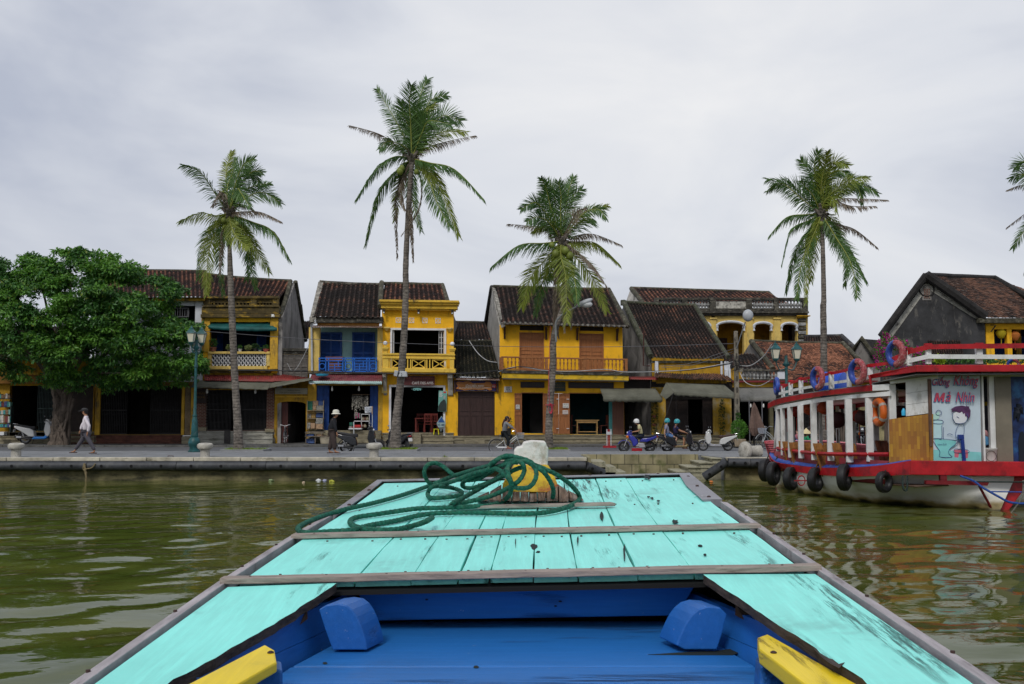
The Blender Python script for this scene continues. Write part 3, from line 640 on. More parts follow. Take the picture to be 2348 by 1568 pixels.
FV=np.stack([fz-dirn*.0005+rs.normal(0,.0006,(nf,3)),fz+rs.normal(0,.0006,(nf,3)),fz+dirn*rs.uniform(.002,.0055,(nf,1))],1).reshape(-1,3)
F3=np.arange(nf*3).reshape(-1,3)+len(V);F4=np.array(F)
tri=np.concatenate([F4[:,[0,1,2]],F4[:,[0,2,3]],F3])
ropem=mat('green_rope',(.012,.115,.075),.9,.4,60,stain=((.06,.17,.10),.4,25,(1,1,1)),bump=.4,bscale=300)
tag(nbuild('mooring_rope',np.concatenate([Va,FV]),tri,ropem),'thick dark green rope lying in loose loops over the turquoise foredeck and bow post','rope')
# house fronts
def roofmat(name,dark,mid,red,pale,lichen=.25,black=.4,trough=.9):
 """tile colours picked per tile (uv = column,row), soot and lichen in patches of their own"""
 m=bpy.data.materials.new(name);m.use_nodes=True;nt=m.node_tree;b=nt.nodes['Principled BSDF'];N=nt.nodes.new;L=nt.links.new
 uv=N('ShaderNodeUVMap');fl=N('ShaderNodeVectorMath');fl.operation='FLOOR';L(uv.outputs[0],fl.inputs[0])
 wn=N('ShaderNodeTexWhiteNoise');wn.noise_dimensions='2D';L(fl.outputs[0],wn.inputs['Vector'])
 tc=N('ShaderNodeTexCoord');n1=N('ShaderNodeTexNoise');n1.inputs['Scale'].default_value=.75;n1.inputs['Detail'].default_value=6;L(tc.outputs['Object'],n1.inputs[0])
 ad=N('ShaderNodeMath');ad.operation='MULTIPLY_ADD';L(wn.outputs[0],ad.inputs[0]);ad.inputs[1].default_value=.42
 sb=N('ShaderNodeMath');sb.operation='MULTIPLY_ADD';L(n1.outputs[0],sb.inputs[0]);sb.inputs[1].default_value=1.5;sb.inputs[2].default_value=-.22-(black-.4)
 L(sb.outputs[0],ad.inputs[2])
 cr=N('ShaderNodeValToRGB');e=cr.color_ramp.elements;e[0].position=.42;e[0].color=(*dark,1);e[1].position=1.0;e[1].color=(*red,1)
 x=e.new(.72);x.color=(*mid,1);L(ad.outputs[0],cr.inputs[0])
 n2=N('ShaderNodeTexNoise');n2.inputs['Scale'].default_value=4.5;n2.inputs['Detail'].default_value=8;n2.inputs['Roughness'].default_value=.75;L(tc.outputs['Object'],n2.inputs[0])
 r2=N('ShaderNodeMapRange');r2.inputs[1].default_value=.68-lichen*.25;r2.inputs[2].default_value=.80-lichen*.2;L(n2.outputs[0],r2.inputs[0])
 mx=N('ShaderNodeMix');mx.data_type='RGBA';L(r2.outputs[0],mx.inputs[0]);L(cr.outputs[0],mx.inputs[6]);mx.inputs[7].default_value=(*pale,1)
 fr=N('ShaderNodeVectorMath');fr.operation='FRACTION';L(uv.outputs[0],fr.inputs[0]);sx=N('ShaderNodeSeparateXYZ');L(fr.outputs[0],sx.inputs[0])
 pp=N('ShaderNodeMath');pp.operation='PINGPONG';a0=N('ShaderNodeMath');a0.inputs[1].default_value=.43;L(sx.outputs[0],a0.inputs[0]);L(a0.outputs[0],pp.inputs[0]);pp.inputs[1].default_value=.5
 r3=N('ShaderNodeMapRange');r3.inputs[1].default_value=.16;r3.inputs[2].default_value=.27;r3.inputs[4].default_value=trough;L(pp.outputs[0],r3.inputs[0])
 m3=N('ShaderNodeMix');m3.data_type='RGBA';L(r3.outputs[0],m3.inputs[0]);L(mx.outputs[2],m3.inputs[6]);m3.inputs[7].default_value=tuple(x*.5 for x in dark)+(1,)  # painted shade and dirt in the troughs, to bring out the tile columns
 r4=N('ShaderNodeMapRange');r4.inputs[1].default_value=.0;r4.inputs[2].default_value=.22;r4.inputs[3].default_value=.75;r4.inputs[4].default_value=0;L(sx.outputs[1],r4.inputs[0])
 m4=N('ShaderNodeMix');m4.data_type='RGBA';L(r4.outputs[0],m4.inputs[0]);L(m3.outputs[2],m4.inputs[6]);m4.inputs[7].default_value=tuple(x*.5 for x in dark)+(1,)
 L(m4.outputs[2],b.inputs['Base Color']);b.inputs['Roughness'].default_value=.9;b.inputs['Specular IOR Level'].default_value=.2
 MATS[name]=m;return m
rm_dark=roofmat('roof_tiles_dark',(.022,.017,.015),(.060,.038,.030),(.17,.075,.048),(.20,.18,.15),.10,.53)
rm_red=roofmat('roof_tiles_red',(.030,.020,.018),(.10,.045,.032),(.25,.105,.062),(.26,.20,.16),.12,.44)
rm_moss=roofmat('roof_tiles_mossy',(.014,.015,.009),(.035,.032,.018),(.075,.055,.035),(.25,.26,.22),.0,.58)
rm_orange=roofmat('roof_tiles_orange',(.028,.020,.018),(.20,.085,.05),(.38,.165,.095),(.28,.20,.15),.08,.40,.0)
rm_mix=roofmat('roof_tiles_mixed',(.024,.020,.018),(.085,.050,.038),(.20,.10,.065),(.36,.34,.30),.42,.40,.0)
def tile_roof(name,el,er,rl,rr,nc,nr,m,parent,amp=.055,back=None,flat=False,th=.06,sag=0.0):
 """tiled slope between eave left/right and ridge left/right points"""
 el,er,rl,rr=Vector(el),Vector(er),Vector(rl),Vector(rr)
 nrm=((er-el).cross(rl-el)).normalized()
 if nrm.z<0:nrm=-nrm
 if flat:prof=[(0,.02),(.06,.02),(.12,1),(.5,1.0),(.88,1),(.94,.02),(1,.02)]
 else:prof=[(0,0),(.16,-.12),(.30,.05),(.36,.62),(.50,1.0),(.64,1.0),(.78,.62),(.84,.05)]
 us,hs=[],[]
 for c in range(nc):
  for(u,h)in prof:us.append(c+u);hs.append(h)
 us.append(nc);hs.append(prof[0][1]);us=np.array(us);hs=np.array(hs)
 vs,st=[],[]
 for r_ in range(nr):
  vs+=[r_+0.0,r_+.02,r_+.98];st+=[-1,1.0,0.12]
 vs=np.array(vs);st=np.array(st);rs=np.random.RandomState(nc*7+nr)
 nu,nv=len(us),len(vs);E0,E1,R0,R1=[np.array(q)for q in(el,er,rl,rr)];NN=np.array(nrm)
 U=(us/nc)[None,:,None];Vv=(vs/nr)[:,None,None]
 Pp=(E0*(1-U)+E1*U)*(1-Vv)+(R0*(1-U)+R1*U)*Vv
 rown=np.floor(vs+1e-6).astype(int)
 jit=rs.uniform(-.014,.014,(nr+1,nc+1));cj=np.minimum(us.astype(int),nc)
 H=hs[None,:]*amp+np.where(st[:,None]<0,-0.002,.022*(np.clip(st,0,1)[:,None]))+jit[np.minimum(rown,nr)][:,cj]*(0.6 if not flat else .8)
 sg=-sag*4*(Vv[:,:,0]*(1-Vv[:,:,0]))-sag*.6*4*(U[:,:,0]*(1-U[:,:,0]))
 wv=.02*np.sin(us/nc*9+1)[None,:]*1.0
 Pp=Pp+(H+sg+wv)[:,:,None]*NN
 if flat:
  dx=(E1-E0)/nc*.5
  Pp=Pp+((rown%2)[:,None,None])*0
 idx=np.arange(nu*nv).reshape(nv,nu)
 F=np.stack([idx[:-1,:-1],idx[:-1,1:],idx[1:,1:],idx[1:,:-1]],-1).reshape(-1,4)
 UU,VV=np.meshgrid(us,vs);off=((rown%2)*.5)[:,None]if flat else 0
 uv=np.stack([np.minimum(UU+off,nc+2)+.002,VV+.003],-1).reshape(-1,2)
 o=nbuild(name,Pp.reshape(-1,3),F,m,parent,smooth=False,uv=uv)
 return o
def ridge(mb,a,b,r,n=8,mi=0,sag=.0):
 a,b=Vector(a),Vector(b);rs=random.Random(int(abs(a.x*100))+1);pts=[]
 for j in range(n+1):
  p=a.lerp(b,j/n);p.z+=-sag*4*(j/n)*(1-j/n)+rs.uniform(-.008,.008);pts.append(p)
 mb.tube(pts,r,8,mi,flat=1.0);return mb
def eave_caps(el,er,nc,m,parent,r=.055):
 q=MB();el,er=Vector(el),Vector(er)
 for c in range(nc):
  p=el.lerp(er,(c+.57)/nc);q.lathe([(r*.8,0),(r,.03),(r,.10),(r*.7,.16)],p+Vector((0,-.03,.01)),8,ax='y')
 return q.build('eave_cap',m,parent)
Y1=(.80,.46,.012)
yel=mat('yellow_wall_paint',(.90,.475,.012),.8,.10,1.1,stain=((.26,.15,.03),.30,1.6,(1.7,1,.5)),bump=.15,bscale=12)
yelf=mat('faded_yellow_wall',(.62,.36,.035),.85,.2,1.3,stain=((.10,.075,.04),.42,1.5,(1.6,1,.5)),bump=.25,bscale=12)
yelc=mat('cream_yellow_plaster',(.70,.50,.14),.85,.15,1.5,stain=((.20,.16,.09),.30,1.8,(1.5,1,.5)),bump=.2,bscale=12)
yelo=mat('ochre_wall',(.45,.25,.012),.85,.25,1.6,stain=((.06,.045,.02),.40,2.2,(1.6,1,.5)),bump=.2,bscale=12)
mould=mat('mouldy_stone',(.055,.050,.040),.9,.45,2.5,stain=((.24,.22,.17),.40,3.2,(1.2,1,2.2)),bump=.6,bscale=14)
mouldy=mat('mouldy_yellow_cornice',(.085,.062,.022),.9,.4,2.2,stain=((.45,.28,.03),.40,2.4,(1,1,3)),bump=.5,bscale=14)
moss=mat('mossy_stone',(.06,.055,.035),.9,.4,3,stain=((.16,.15,.11),.45,4,(1,1,1)),bump=.6,bscale=20)
greyp=mat('grey_gable_plaster',(.30,.28,.26),.9,.22,.9,stain=((.055,.052,.050),.55,.9,(1.2,1.4,.5)),bump=.3,bscale=10)
darkp=mat('black_weathered_gable',(.045,.045,.047),.9,.35,1.0,stain=((.20,.185,.16),.34,1.7,(1.4,1,.55)),bump=.35,bscale=10)
palep=mat('pale_gable_plaster',(.44,.42,.38),.9,.2,1,stain=((.09,.085,.075),.45,1.6,(1.3,1,.5)),bump=.3,bscale=10)
whitew=mat('white_wall',(.62,.64,.68),.85,.08,1.2,stain=((.30,.30,.29),.25,2,(1.5,1,.5)))
whitef=mat('white_frame_paint',(.70,.70,.70),.6,.08,3)
teal=mat('pale_teal_wall',(.27,.45,.44),.85,.10,1.3,stain=((.16,.22,.2),.25,2,(1.5,1,.5)))
bluep=mat('blue_shutter_paint',(.010,.060,.26),.6,.2,3)
blueb=mat('blue_rail_paint',(.010,.13,.55),.55,.15,4)
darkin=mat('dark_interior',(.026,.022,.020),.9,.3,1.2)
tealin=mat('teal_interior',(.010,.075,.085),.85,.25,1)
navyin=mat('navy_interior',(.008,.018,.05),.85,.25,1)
brick=brickmat('red_brick',(.16,.04,.022),(.11,.028,.018),(.32,.26,.20),.20,.075,.010,var=.3)
steps=mat('step_stone',(.27,.235,.155),.88,.3,2.2,stretch=(.5,1,2.2),stain=((.06,.05,.03),.42,2.6,(.5,1,2)),bump=.4,bscale=16)
stepsg=mat('pale_grey_step_stone',(.34,.33,.28),.88,.25,2.2,stretch=(.5,1,2.2),stain=((.08,.075,.05),.40,2.6,(.5,1,1.6)),bump=.4,bscale=16)
stepr=mat('red_step_stone',(.13,.05,.033),.85,.3,2.2,stain=((.03,.02,.015),.40,2.6,(.5,1,2)))
gatem=mat('dark_gate_metal',(.028,.026,.026),.55,.3,3,metal=.3)
gateg=mat('green_grey_gate_metal',(.045,.065,.06),.55,.3,3,metal=.3)
woodo=mat('orange_brown_door_wood',(.36,.135,.042),.6,.16,3,stretch=(6,6,.7),stain=((.20,.07,.025),.35,3,(8,8,.8)))
woodd=mat('dark_brown_door_wood',(.050,.024,.020),.6,.25,3,stretch=(6,6,.7))
woodb=mat('bracket_wood',(.055,.022,.014),.7,.25,4)
woodgr=mat('grey_shutter_wood',(.15,.135,.12),.85,.25,3,stretch=(1,1,6),stain=((.05,.045,.04),.4,4,(1,1,8)))
canvas=mat('grey_green_canvas',(.165,.165,.125),.9,.18,1.1,stain=((.09,.09,.065),.35,1.5,(1,.5,1)),bump=.3,bscale=5,tr=.18)
canvg=mat('grey_canvas',(.22,.215,.195),.9,.15,1.1,stain=((.11,.11,.09),.35,1.5,(1,.5,1)),bump=.3,bscale=5,tr=.18)
redtin=mat('red_corrugated_sheet',(.24,.035,.030),.6,.3,2,stain=((.16,.07,.05),.4,3,(1,1,1)))
tinm=mat('rusty_corrugated_sheet',(.20,.12,.09),.65,.3,3,stain=((.32,.31,.29),.45,3,(1,1,1)))
glassd=mat('dark_glass',(.02,.025,.03),.1,.1,1)
lampw=mat('lamp_glass_white',(.72,.71,.66),.35,.05,2)
blackm=mat('black_metal',(.015,.015,.016),.45,.2,4)
pipew=mat('white_pipe',(.55,.57,.58),.5,.1,3)
def shell(i,x0,x1,ytop,ybot,Y,depth,m,parent,holes,name='wall',th=.25):
 """front wall with openings (picture rectangles), built as boxes around them; sorted holes, no overlap in x"""
 q=MB();holes=sorted(holes);cx=x0
 for(a,b,c,d)in holes:
  if a>cx+.5:q.fb(i,cx,ytop,a,ybot,Y,th)
  if b>ytop+.5:q.fb(i,a,ytop,c,b,Y,th)
  if d<ybot-.5:q.fb(i,a,d,c,ybot,Y,th)
  cx=c
 if cx<x1-.5:q.fb(i,cx,ytop,x1,ybot,Y,th)
 return q.build(name,m,parent)
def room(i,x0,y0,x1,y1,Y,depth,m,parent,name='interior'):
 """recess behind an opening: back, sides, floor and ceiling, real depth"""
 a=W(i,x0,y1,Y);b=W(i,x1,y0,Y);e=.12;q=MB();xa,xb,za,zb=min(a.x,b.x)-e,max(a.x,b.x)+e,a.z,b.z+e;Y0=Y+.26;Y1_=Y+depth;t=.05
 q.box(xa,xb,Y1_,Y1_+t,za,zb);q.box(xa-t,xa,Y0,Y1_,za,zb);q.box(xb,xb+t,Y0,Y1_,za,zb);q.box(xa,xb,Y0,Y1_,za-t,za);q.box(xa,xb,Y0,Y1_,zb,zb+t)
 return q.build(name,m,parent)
def stairs(i,x0,x1,ys,Y,m,parent,run=.28,name='steps'):
 """ys: picture y of each tread edge from top to the ground; each lower step comes forward"""
 q=MB();n=len(ys)-1
 for j in range(n):
  yy=Y-run*(j);a=W(i,x0,ys[j],yy);b=W(i,x1,ys[j],yy);z=(a.z+b.z)/2
  q.box(a.x,b.x,yy,Y+.3,ZS-.1 if j==n-1 else z-.3,z);q.box(a.x-.02,b.x+.02,yy-.035,yy+.06,z-.055,z+.003)
 return q.build(name,m,parent,bevel=.008)
def door_leaf(i,x0,y0,x1,y1,Y,m,parent,lattice=True,label=None,split=(.10,.42,.52),d=.05):
 """panelled leaf: stiles, rails, slatted upper light, two lower panels"""
 q=MB();w=x1-x0;h=y1-y0;s=w*.10
 q.fb(i,x0,y0,x1,y1,Y+.035,.03)
 MB().fb(i,x0-6,y0-2,x1+6,y1+2,Y+.4,.02).build('light_gap_backing',darkin,parent)if Y>YF else None  # dark sheet added behind the leaf to stop light showing through gaps
 q.fb(i,x0,y0,x0+s,y1,Y,.035);q.fb(i,x1-s,y0,x1,y1,Y,.035)
 rails=[0,split[0],split[1],split[2],.97]
 for k,f in enumerate(rails):
  q.fb(i,x0+s,y0+h*f,x1-s,min(y1,y0+h*f+h*.03),Y,.035)
 if lattice:
  for k in range(5):
   xx=x0+s+(w-2*s)*(k+.6)/5.4;q.fb(i,xx,y0+h*(split[0]+.04),xx+w*.04,y0+h*split[1],Y+.01,.02)
 q.fb(i,(x0+x1)/2-s*.3,y0+h*(split[2]+.03),(x0+x1)/2+s*.3,y0+h*.97,Y+.004,.03)
 o=q.build('door_leaf',m,parent)
 if label:o['label']=label
 return o
def louvre(i,x0,y0,x1,y1,Y,m,parent,rows=14,name='shutter'):
 q=MB();w=x1-x0;h=y1-y0;s=w*.09;q.frame(i,x0,y0,x1,y1,Y,s,.05)
 q.fb(i,x0+s,y0+h*.49,x1-s,y0+h*.53,Y+.002,.045);q.fb(i,x0+s,y0+s,x1-s,y1-s,Y+.055,.01)
 for k in range(rows):
  yy=y0+s+(h-2*s)*k/rows;a=W(i,x0+s,yy,Y+.05);b=W(i,x1-s,yy,Y+.05);c=W(i,x0+s,yy+(h-2*s)/rows*.8,Y+.012);d=W(i,x1-s,yy+(h-2*s)/rows*.8,Y+.012)
  q.add([a,b,d,c,a+Vector((0,.008,.004)),b+Vector((0,.008,.004)),d+Vector((0,.008,.004)),c+Vector((0,.008,.004))],[(0,1,2,3),(7,6,5,4),(0,3,7,4),(1,5,6,2)])
 return q.build(name,m,parent)
def grille(i,x0,y0,x1,y1,Y,m,parent,n=30,name='folding_gate',cross=True):
 q=MB();a=W(i,x0,y1,Y);b=W(i,x1,y0,Y);dx=(b.x-a.x)/n
 for k in range(n+1):
  x=a.x+dx*k;q.box(x-.012,x+.012,Y-.012,Y+.012,a.z,b.z)
 for zz in(a.z+.03,(a.z+b.z)/2,b.z-.05):q.box(a.x,b.x,Y-.02,Y+.02,zz-.02,zz+.02)
 if cross:
  hgt=b.z-a.z
  for lv in(.2,.42,.64,.86):
   for k in range(0,n,1):
    z0=a.z+hgt*lv;s_=(1 if k%2 else-1)*dx*.8
    q.hexa([Vector((a.x+dx*k,Y-.02,z0-s_-.008)),Vector((a.x+dx*(k+1),Y-.02,z0+s_-.008)),Vector((a.x+dx*(k+1),Y-.02,z0+s_+.008)),Vector((a.x+dx*k,Y-.02,z0-s_+.008)),Vector((a.x+dx*k,Y-.014,z0-s_-.008)),Vector((a.x+dx*(k+1),Y-.014,z0+s_-.008)),Vector((a.x+dx*(k+1),Y-.014,z0+s_+.008)),Vector((a.x+dx*k,Y-.014,z0-s_+.008))])
 return q.build(name,m,parent)
def awning(i,tl,tr,br,bl,Yt,Yb,m,parent,name='awning',val=12,scallop=8,corr=0,nx=28,ny=7,th=.012,sag=.03,mval=None):
 """cloth or sheet between a top edge on the wall and a front edge, with a hanging valance"""
 A,B,C_,D=W(i,*tl,Yt),W(i,*tr,Yt),W(i,*br,Yb),W(i,*bl,Yb);q=MB();o=0
 dv=abs(W(i,bl[0],bl[1],Yb).z-W(i,bl[0],bl[1]+val,Yb).z);rs=random.Random(int(abs(A.x)*37))
 wr=[rs.uniform(-.015,.015)for _ in range(nx+1)]
 for r_ in range(ny+1):
  for c in range(nx+1):
   u,v=c/nx,r_/ny;p=A.lerp(B,u).lerp(D.lerp(C_,u),v)
   p.z+=-sag*4*v*(1-v)+(math.sin(u*corr*6.283)*.018 if corr else wr[c]*v)
   q.v.append(tuple(p))
 for r_ in range(ny):
  for c in range(nx):q.f.append((r_*(nx+1)+c,r_*(nx+1)+c+1,(r_+1)*(nx+1)+c+1,(r_+1)*(nx+1)+c));q.m.append(0)
 if val:
  o=len(q.v)
  for c in range(nx+1):
   u=c/nx;p=Vector(q.v[ny*(nx+1)+c]);q.v.append(tuple(p));s_=abs(math.sin(u*scallop*math.pi))if scallop else 1
   q.v.append(tuple(p+Vector((0,.01*math.sin(u*40),-dv*(.72+.28*s_)))))
  for c in range(nx):q.f.append((o+2*c,o+2*c+1,o+2*c+3,o+2*c+2));q.m.append(1 if mval else 0)
 ob=q.build(name,[m,mval]if mval else m,parent,smooth=True);md=ob.modifiers.new('solid','SOLIDIFY');md.thickness=th;md.offset=0
 return ob
def balusters(i,x0,x1,y0,y1,Y,n,m,parent,name='baluster',rr=.055,prof=None,one=False):
 """turned balusters, each its own part"""
 for k in range(n):
  xx=x0+(x1-x0)*(k+.5)/n;a=W(i,xx,y1,Y);b=W(i,xx,y0,Y);h=b.z-a.z
  pr=prof or[(.9,0),(.9,.08),(.45,.12),(.8,.3),(1,.42),(.5,.62),(.35,.75),(.6,.85),(.9,.9),(.9,1)]
  MB().lathe([(r_*rr,z*h)for r_,z in pr],(a.x,Y,a.z),8).build(name,m,parent,smooth=True,fixn=False)
def gable(pts,m,parent,name='gable_wall',d=(-.2,0,0)):return MB().poly(pts,d).build(name,m,parent)
def sign(i,x0,y0,x1,y1,Y,mb_,parent,lines,mt,name='signboard',d=.05,label=None,bevel=0,**kw):
 s_=MB().fb(i,x0,y0,x1,y1,Y,d).build(name,mb_,parent,bevel=bevel)
 if label:s_['label']=label
 for ln in lines:
  t,a,b,c,e=ln[:5];ftext(t,i,a,b,c,e,Y-.006,ln[5]if len(ln)>5 else mt,s_,**kw)
 return s_
 # shop at the left edge, behind the broad tree (frame 1)
XF=lambda i,x,y,Y=YF:W(i,x,y,Y)
h=thing('shop_house','low ochre shop house with folding grille at the left edge behind the broad tree','house',(W(1,260,1260,YF).x,YF,ZS))
i=1;SL[:]=[0,0]
shell(i,-560,590,760,1255,YF,.3,yelo,h,[(60,930,345,1215),(-420,930,-150,1215),(435,930,585,1235)])
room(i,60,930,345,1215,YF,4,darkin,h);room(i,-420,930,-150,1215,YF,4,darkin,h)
grille(i,232,932,345,1215,YF+.05,gateg,h,11);MB().fb(i,435,930,585,1235,YF+.08,.05).build('shutter_door',mat('dark_brown_panel',(.035,.022,.016),.7,.3),h)
MB().fb(i,-560,848,240,862,YF-.35,.4).build('ledge',mat('yellow_ledge',(.60,.36,.02),.8,.3,3,stain=((.10,.06,.02),.5,5,(1,1,.5))),h)
MB().fb(i,-560,862,240,916,YF-.32,.3).build('fascia',mat('brown_fascia',(.20,.09,.010),.8,.15),h)
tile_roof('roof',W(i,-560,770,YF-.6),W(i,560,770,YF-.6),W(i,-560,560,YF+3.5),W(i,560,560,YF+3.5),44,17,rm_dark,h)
MB().poly([W(i,-560,775,YF),W(i,-560,560,YF+3.5),W(i,-560,775,YF+7)],(.2,0,0)).poly([W(i,560,775,YF),W(i,555,562,YF+3.5),W(i,540,775,YF+7)],(-.2,0,0)).build('gable_wall',greyp,h)
stairs(i,-560,590,[1218,1245,1268,1290],YF,steps,h)
rk=thing('goods_rack','rack of boxed and packaged goods at the left edge, beside the ochre shop door','rack',(W(15,60,1290,YF-.7).x,YF-.7,ZS))
q=MB()
for yy in(760,890,1010,1140,1210):q.fb(15,-60,yy,170,yy+10,YF-.7,.35)
q.fb(15,-60,660,-48,1290,YF-.7,.3).fb(15,158,880,168,1290,YF-.7,.3);q.build('shelf_frame',gateg,rk)
gc=[mat('goods_%s'%n,c,.6,.35,14)for n,c in(('teal',(.05,.28,.27)),('paper',(.55,.52,.46)),('maroon',(.16,.03,.03)),('navy',(.04,.07,.18)),('mint',(.20,.42,.36)),('brown',(.22,.13,.07)))]
rs=random.Random(9)
for yy,y2 in((680,760),(800,890),(935,1010),(1020,1140),(1150,1210)):
 x=-45
 while x<150:
  w=rs.uniform(22,50);MB().fb(15,x,yy+rs.uniform(0,25),min(x+w,160),y2,YF-.7-rs.random()*.05,.25).build('packet',rs.choice(gc),rk,bevel=.005);x+=w+2
tag(MB().fb(15,-60,1285,62,1338,YF-1.1,.35).build('foam_box',mat('white_foam',(.68,.69,.68),.8,.05),bevel=.01),'white foam box on the step at the left edge, beneath the goods rack','box')
# house with the white upper storey (frame 1)
h=thing('shop_house','house with white upper storey and dark folding gates, partly behind the broad tree','house',(W(1,880,1260,YF).x,YF,ZS))
shell(i,600,1275,386,905,YF,.3,whitew,h,[(1018,428,1220,604)],name='upper_wall');room(i,1018,428,1220,604,YF,3,darkin,h,name='upper_room')
MB().fb(i,590,374,1279,396,YF-.3,.5).build('cornice',yelf,h,bevel=.015)
q=MB().frame(i,1040,440,1185,500,YF+.1,7,.05)
for k in range(9):q.fb(i,1052+k*15,447,1056+k*15,493,YF+.11,.03)
q.build('window_grille',mat('grey_paint_metal',(.12,.12,.13),.5,.2),h)
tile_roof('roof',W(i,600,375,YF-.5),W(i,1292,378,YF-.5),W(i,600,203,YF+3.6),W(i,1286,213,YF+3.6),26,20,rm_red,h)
q=MB();ridge(q,W(i,600,203,YF+3.6),W(i,1292,213,YF+3.6),.09);q.build('ridge_cap',moss,h)
MB().poly([W(i,600,380,YF),W(i,600,205,YF+3.6),W(i,600,380,YF+7)],(.2,0,0)).build('gable_wall',greyp,h)
awning(i,(600,808),(1240,815),(1235,848),(600,843),YF-.05,YF-.9,redtin,h,name='tin_canopy',val=0,corr=40,nx=160,ny=2,sag=0)
shell(i,600,1210,905,1240,YF+.01,.3,mat('dim_ochre_wall',(.22,.13,.03),.85,.3),h,[(625,930,1138,1235)],name='ground_wall')
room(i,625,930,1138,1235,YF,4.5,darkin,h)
grille(i,630,932,800,1235,YF+.06,gatem,h,15);grille(i,942,932,1136,1235,YF+.06,gatem,h,18)
for a,b,m_ in((596,626,yelf),(1138,1156,yelf),(1160,1194,mat('beige_pilaster',(.22,.16,.09),.85,.3)),(1196,1212,yelf)):
 MB().fb(i,a,930,b,1238,YF-.08,.1).build('pilaster',m_,h)
stairs(i,450,1135,[1240,1262,1286,1302],YF,stepr,h);MB().fb(i,1137,1248,1210,1302,YF-.6,.7).build('plinth',steps,h,bevel=.02)
# yellow house with mouldy parapet and white lattice balcony (frame 2)
i=2;h=thing('balcony_house','yellow house with mouldy parapet and white lattice balcony full of potted plants','house',(W(2,480,1420,YF).x,YF,ZS))
shell(i,205,808,428,865,YF,.3,yel,h,[(270,466,745,812)],name='upper_wall')
q=MB().fb(i,205,430,272,700,YF-.06,.05).fb(i,745,430,806,835,YF-.06,.05);q.build('pilaster',yelf,h)
room(i,270,466,745,812,YF,2.2,navyin,h,name='loggia_room')
louvre(i,300,560,375,702,YF+1.6,bluep,h);louvre(i,640,560,715,702,YF+1.6,bluep,h)
q=MB().fb(i,200,405,822,432,YF-.25,.5).fb(i,208,350,818,404,YF-.12,.35).fb(i,214,335,812,349,YF-.2,.42).fb(i,222,262,812,282,YF-.18,.36)
for a,b in((222,275),(590,640),(765,812)):q.fb(i,a,281,b,336,YF-.1,.22)
q.build('parapet',mouldy,h,bevel=.02)
q=MB()
for a,b,n in((280,588,11),(642,763,5)):
 for k in range(n):
  xx=a+(b-a)*(k+.5)/n;c=W(i,xx,325,YF);q.torus((c.x,YF,c.z),.085,.03,'y',12,6)
 q.fb(i,a,284,b,318,YF-.02,.08)
q.build('parapet_lattice',mouldy,h)
tile_roof('roof',W(i,205,268,YF+.3),W(i,812,290,YF+.3),W(i,232,95,YF+2.9),W(i,905,150,YF+2.9),19,16,rm_red,h,amp=.07,sag=.05)
q=MB();ridge(q,W(i,232,92,YF+2.9),W(i,905,146,YF+2.9),.10,sag=.05);q.tube([W(i,905,146,YF+2.9),W(i,866,290,YF+1.3),W(i,824,420,YF+.1)],[.13,.13,.13],8).build('ridge_cap',moss,h)
xg=W(i,808,600,YF).x+.22
MB().poly([Vector((xg,YF+.002,ZS)),Vector((xg,YF+.002,W(i,820,425,YF).z)),Vector((xg,YF+2.9,W(i,905,160,YF+2.9).z)),Vector((xg,YF+5.8,W(i,820,425,YF).z-.9)),Vector((xg,YF+5.8,ZS))],(-.25,0,0)).build('gable_wall',greyp,h)
q=MB();q.tube([Vector((xg+.02,YF+2.9,W(i,905,150,YF+2.9).z)),Vector((xg+.02,YF+5.9,W(i,820,425,YF).z-.85))],.13,8);q.build('verge_cap',moss,h)
MB().poly([W(i,232,100,YF+2.9),W(i,905,155,YF+2.9),Vector((xg,YF+5.8,W(i,820,425,YF).z-.85)),W(i,232,420,YF+5.8)],(0,0,-.08)).build('rear_roof',MATS['roof_tiles_dark'],h)
tarp=mat('teal_tarpaulin',(.010,.10,.095),.7,.25,2,bump=.4,bscale=6)
awning(i,(272,470),(742,470),(800,512),(262,498),YF+.2,YF-.35,tarp,h,name='tarpaulin',val=32,scallop=1,nx=30,sag=.05)
q=MB().fb(i,258,698,742,716,YF-.14,.3).fb(i,240,812,722,840,YF-.1,.2).fb(i,258,716,284,812,YF-.08,.2).fb(i,716,716,742,812,YF-.08,.2);q.build('balcony_frame',yelc,h,bevel=.01)
q=MB();n=15
for r_ in range(5):
 for k in range(n):
  a=W(i,286+430*(k+.5+(.5 if r_%2 else 0)*(1 if k<n-1 else 0))/n,728+18.5*r_,YF-.02)
  for s_ in(-1,1):q.hexa([Vector((a.x-.012+s_*.075,YF-.03,a.z+.09)),Vector((a.x+.02+s_*.075,YF-.03,a.z+.09)),Vector((a.x+.022,YF-.03,a.z-.09)),Vector((a.x-.022,YF-.03,a.z-.09)),Vector((a.x-.012+s_*.075,YF+.03,a.z+.09)),Vector((a.x+.02+s_*.075,YF+.03,a.z+.09)),Vector((a.x+.022,YF+.03,a.z-.09)),Vector((a.x-.022,YF+.03,a.z-.09))])
q.build('balcony_lattice',whitef,h)
MB().fb(i,225,836,800,848,YF-.3,.4).fb(i,235,849,745,866,YF-.18,.3).build('ledge',mouldy,h,bevel=.01)
MB().fb(i,205,866,800,1000,YF+.02,.28).build('band_wall',yelo,h)
awning(i,(228,880),(762,888),(772,935),(232,925),YF-.05,YF-.55,redtin,h,name='tin_canopy',val=0,corr=34,nx=140,ny=2,sag=0)
awning(i,(150,925),(765,934),(728,992),(128,972),YF-.35,YF-1.5,canvas,h,name='canvas_awning',val=8,scallop=0,sag=.04)
shell(i,160,780,985,1320,YF,.3,brick,h,[(245,990,718,1318)],name='ground_wall');room(i,245,990,718,1318,YF,4.5,darkin,h)
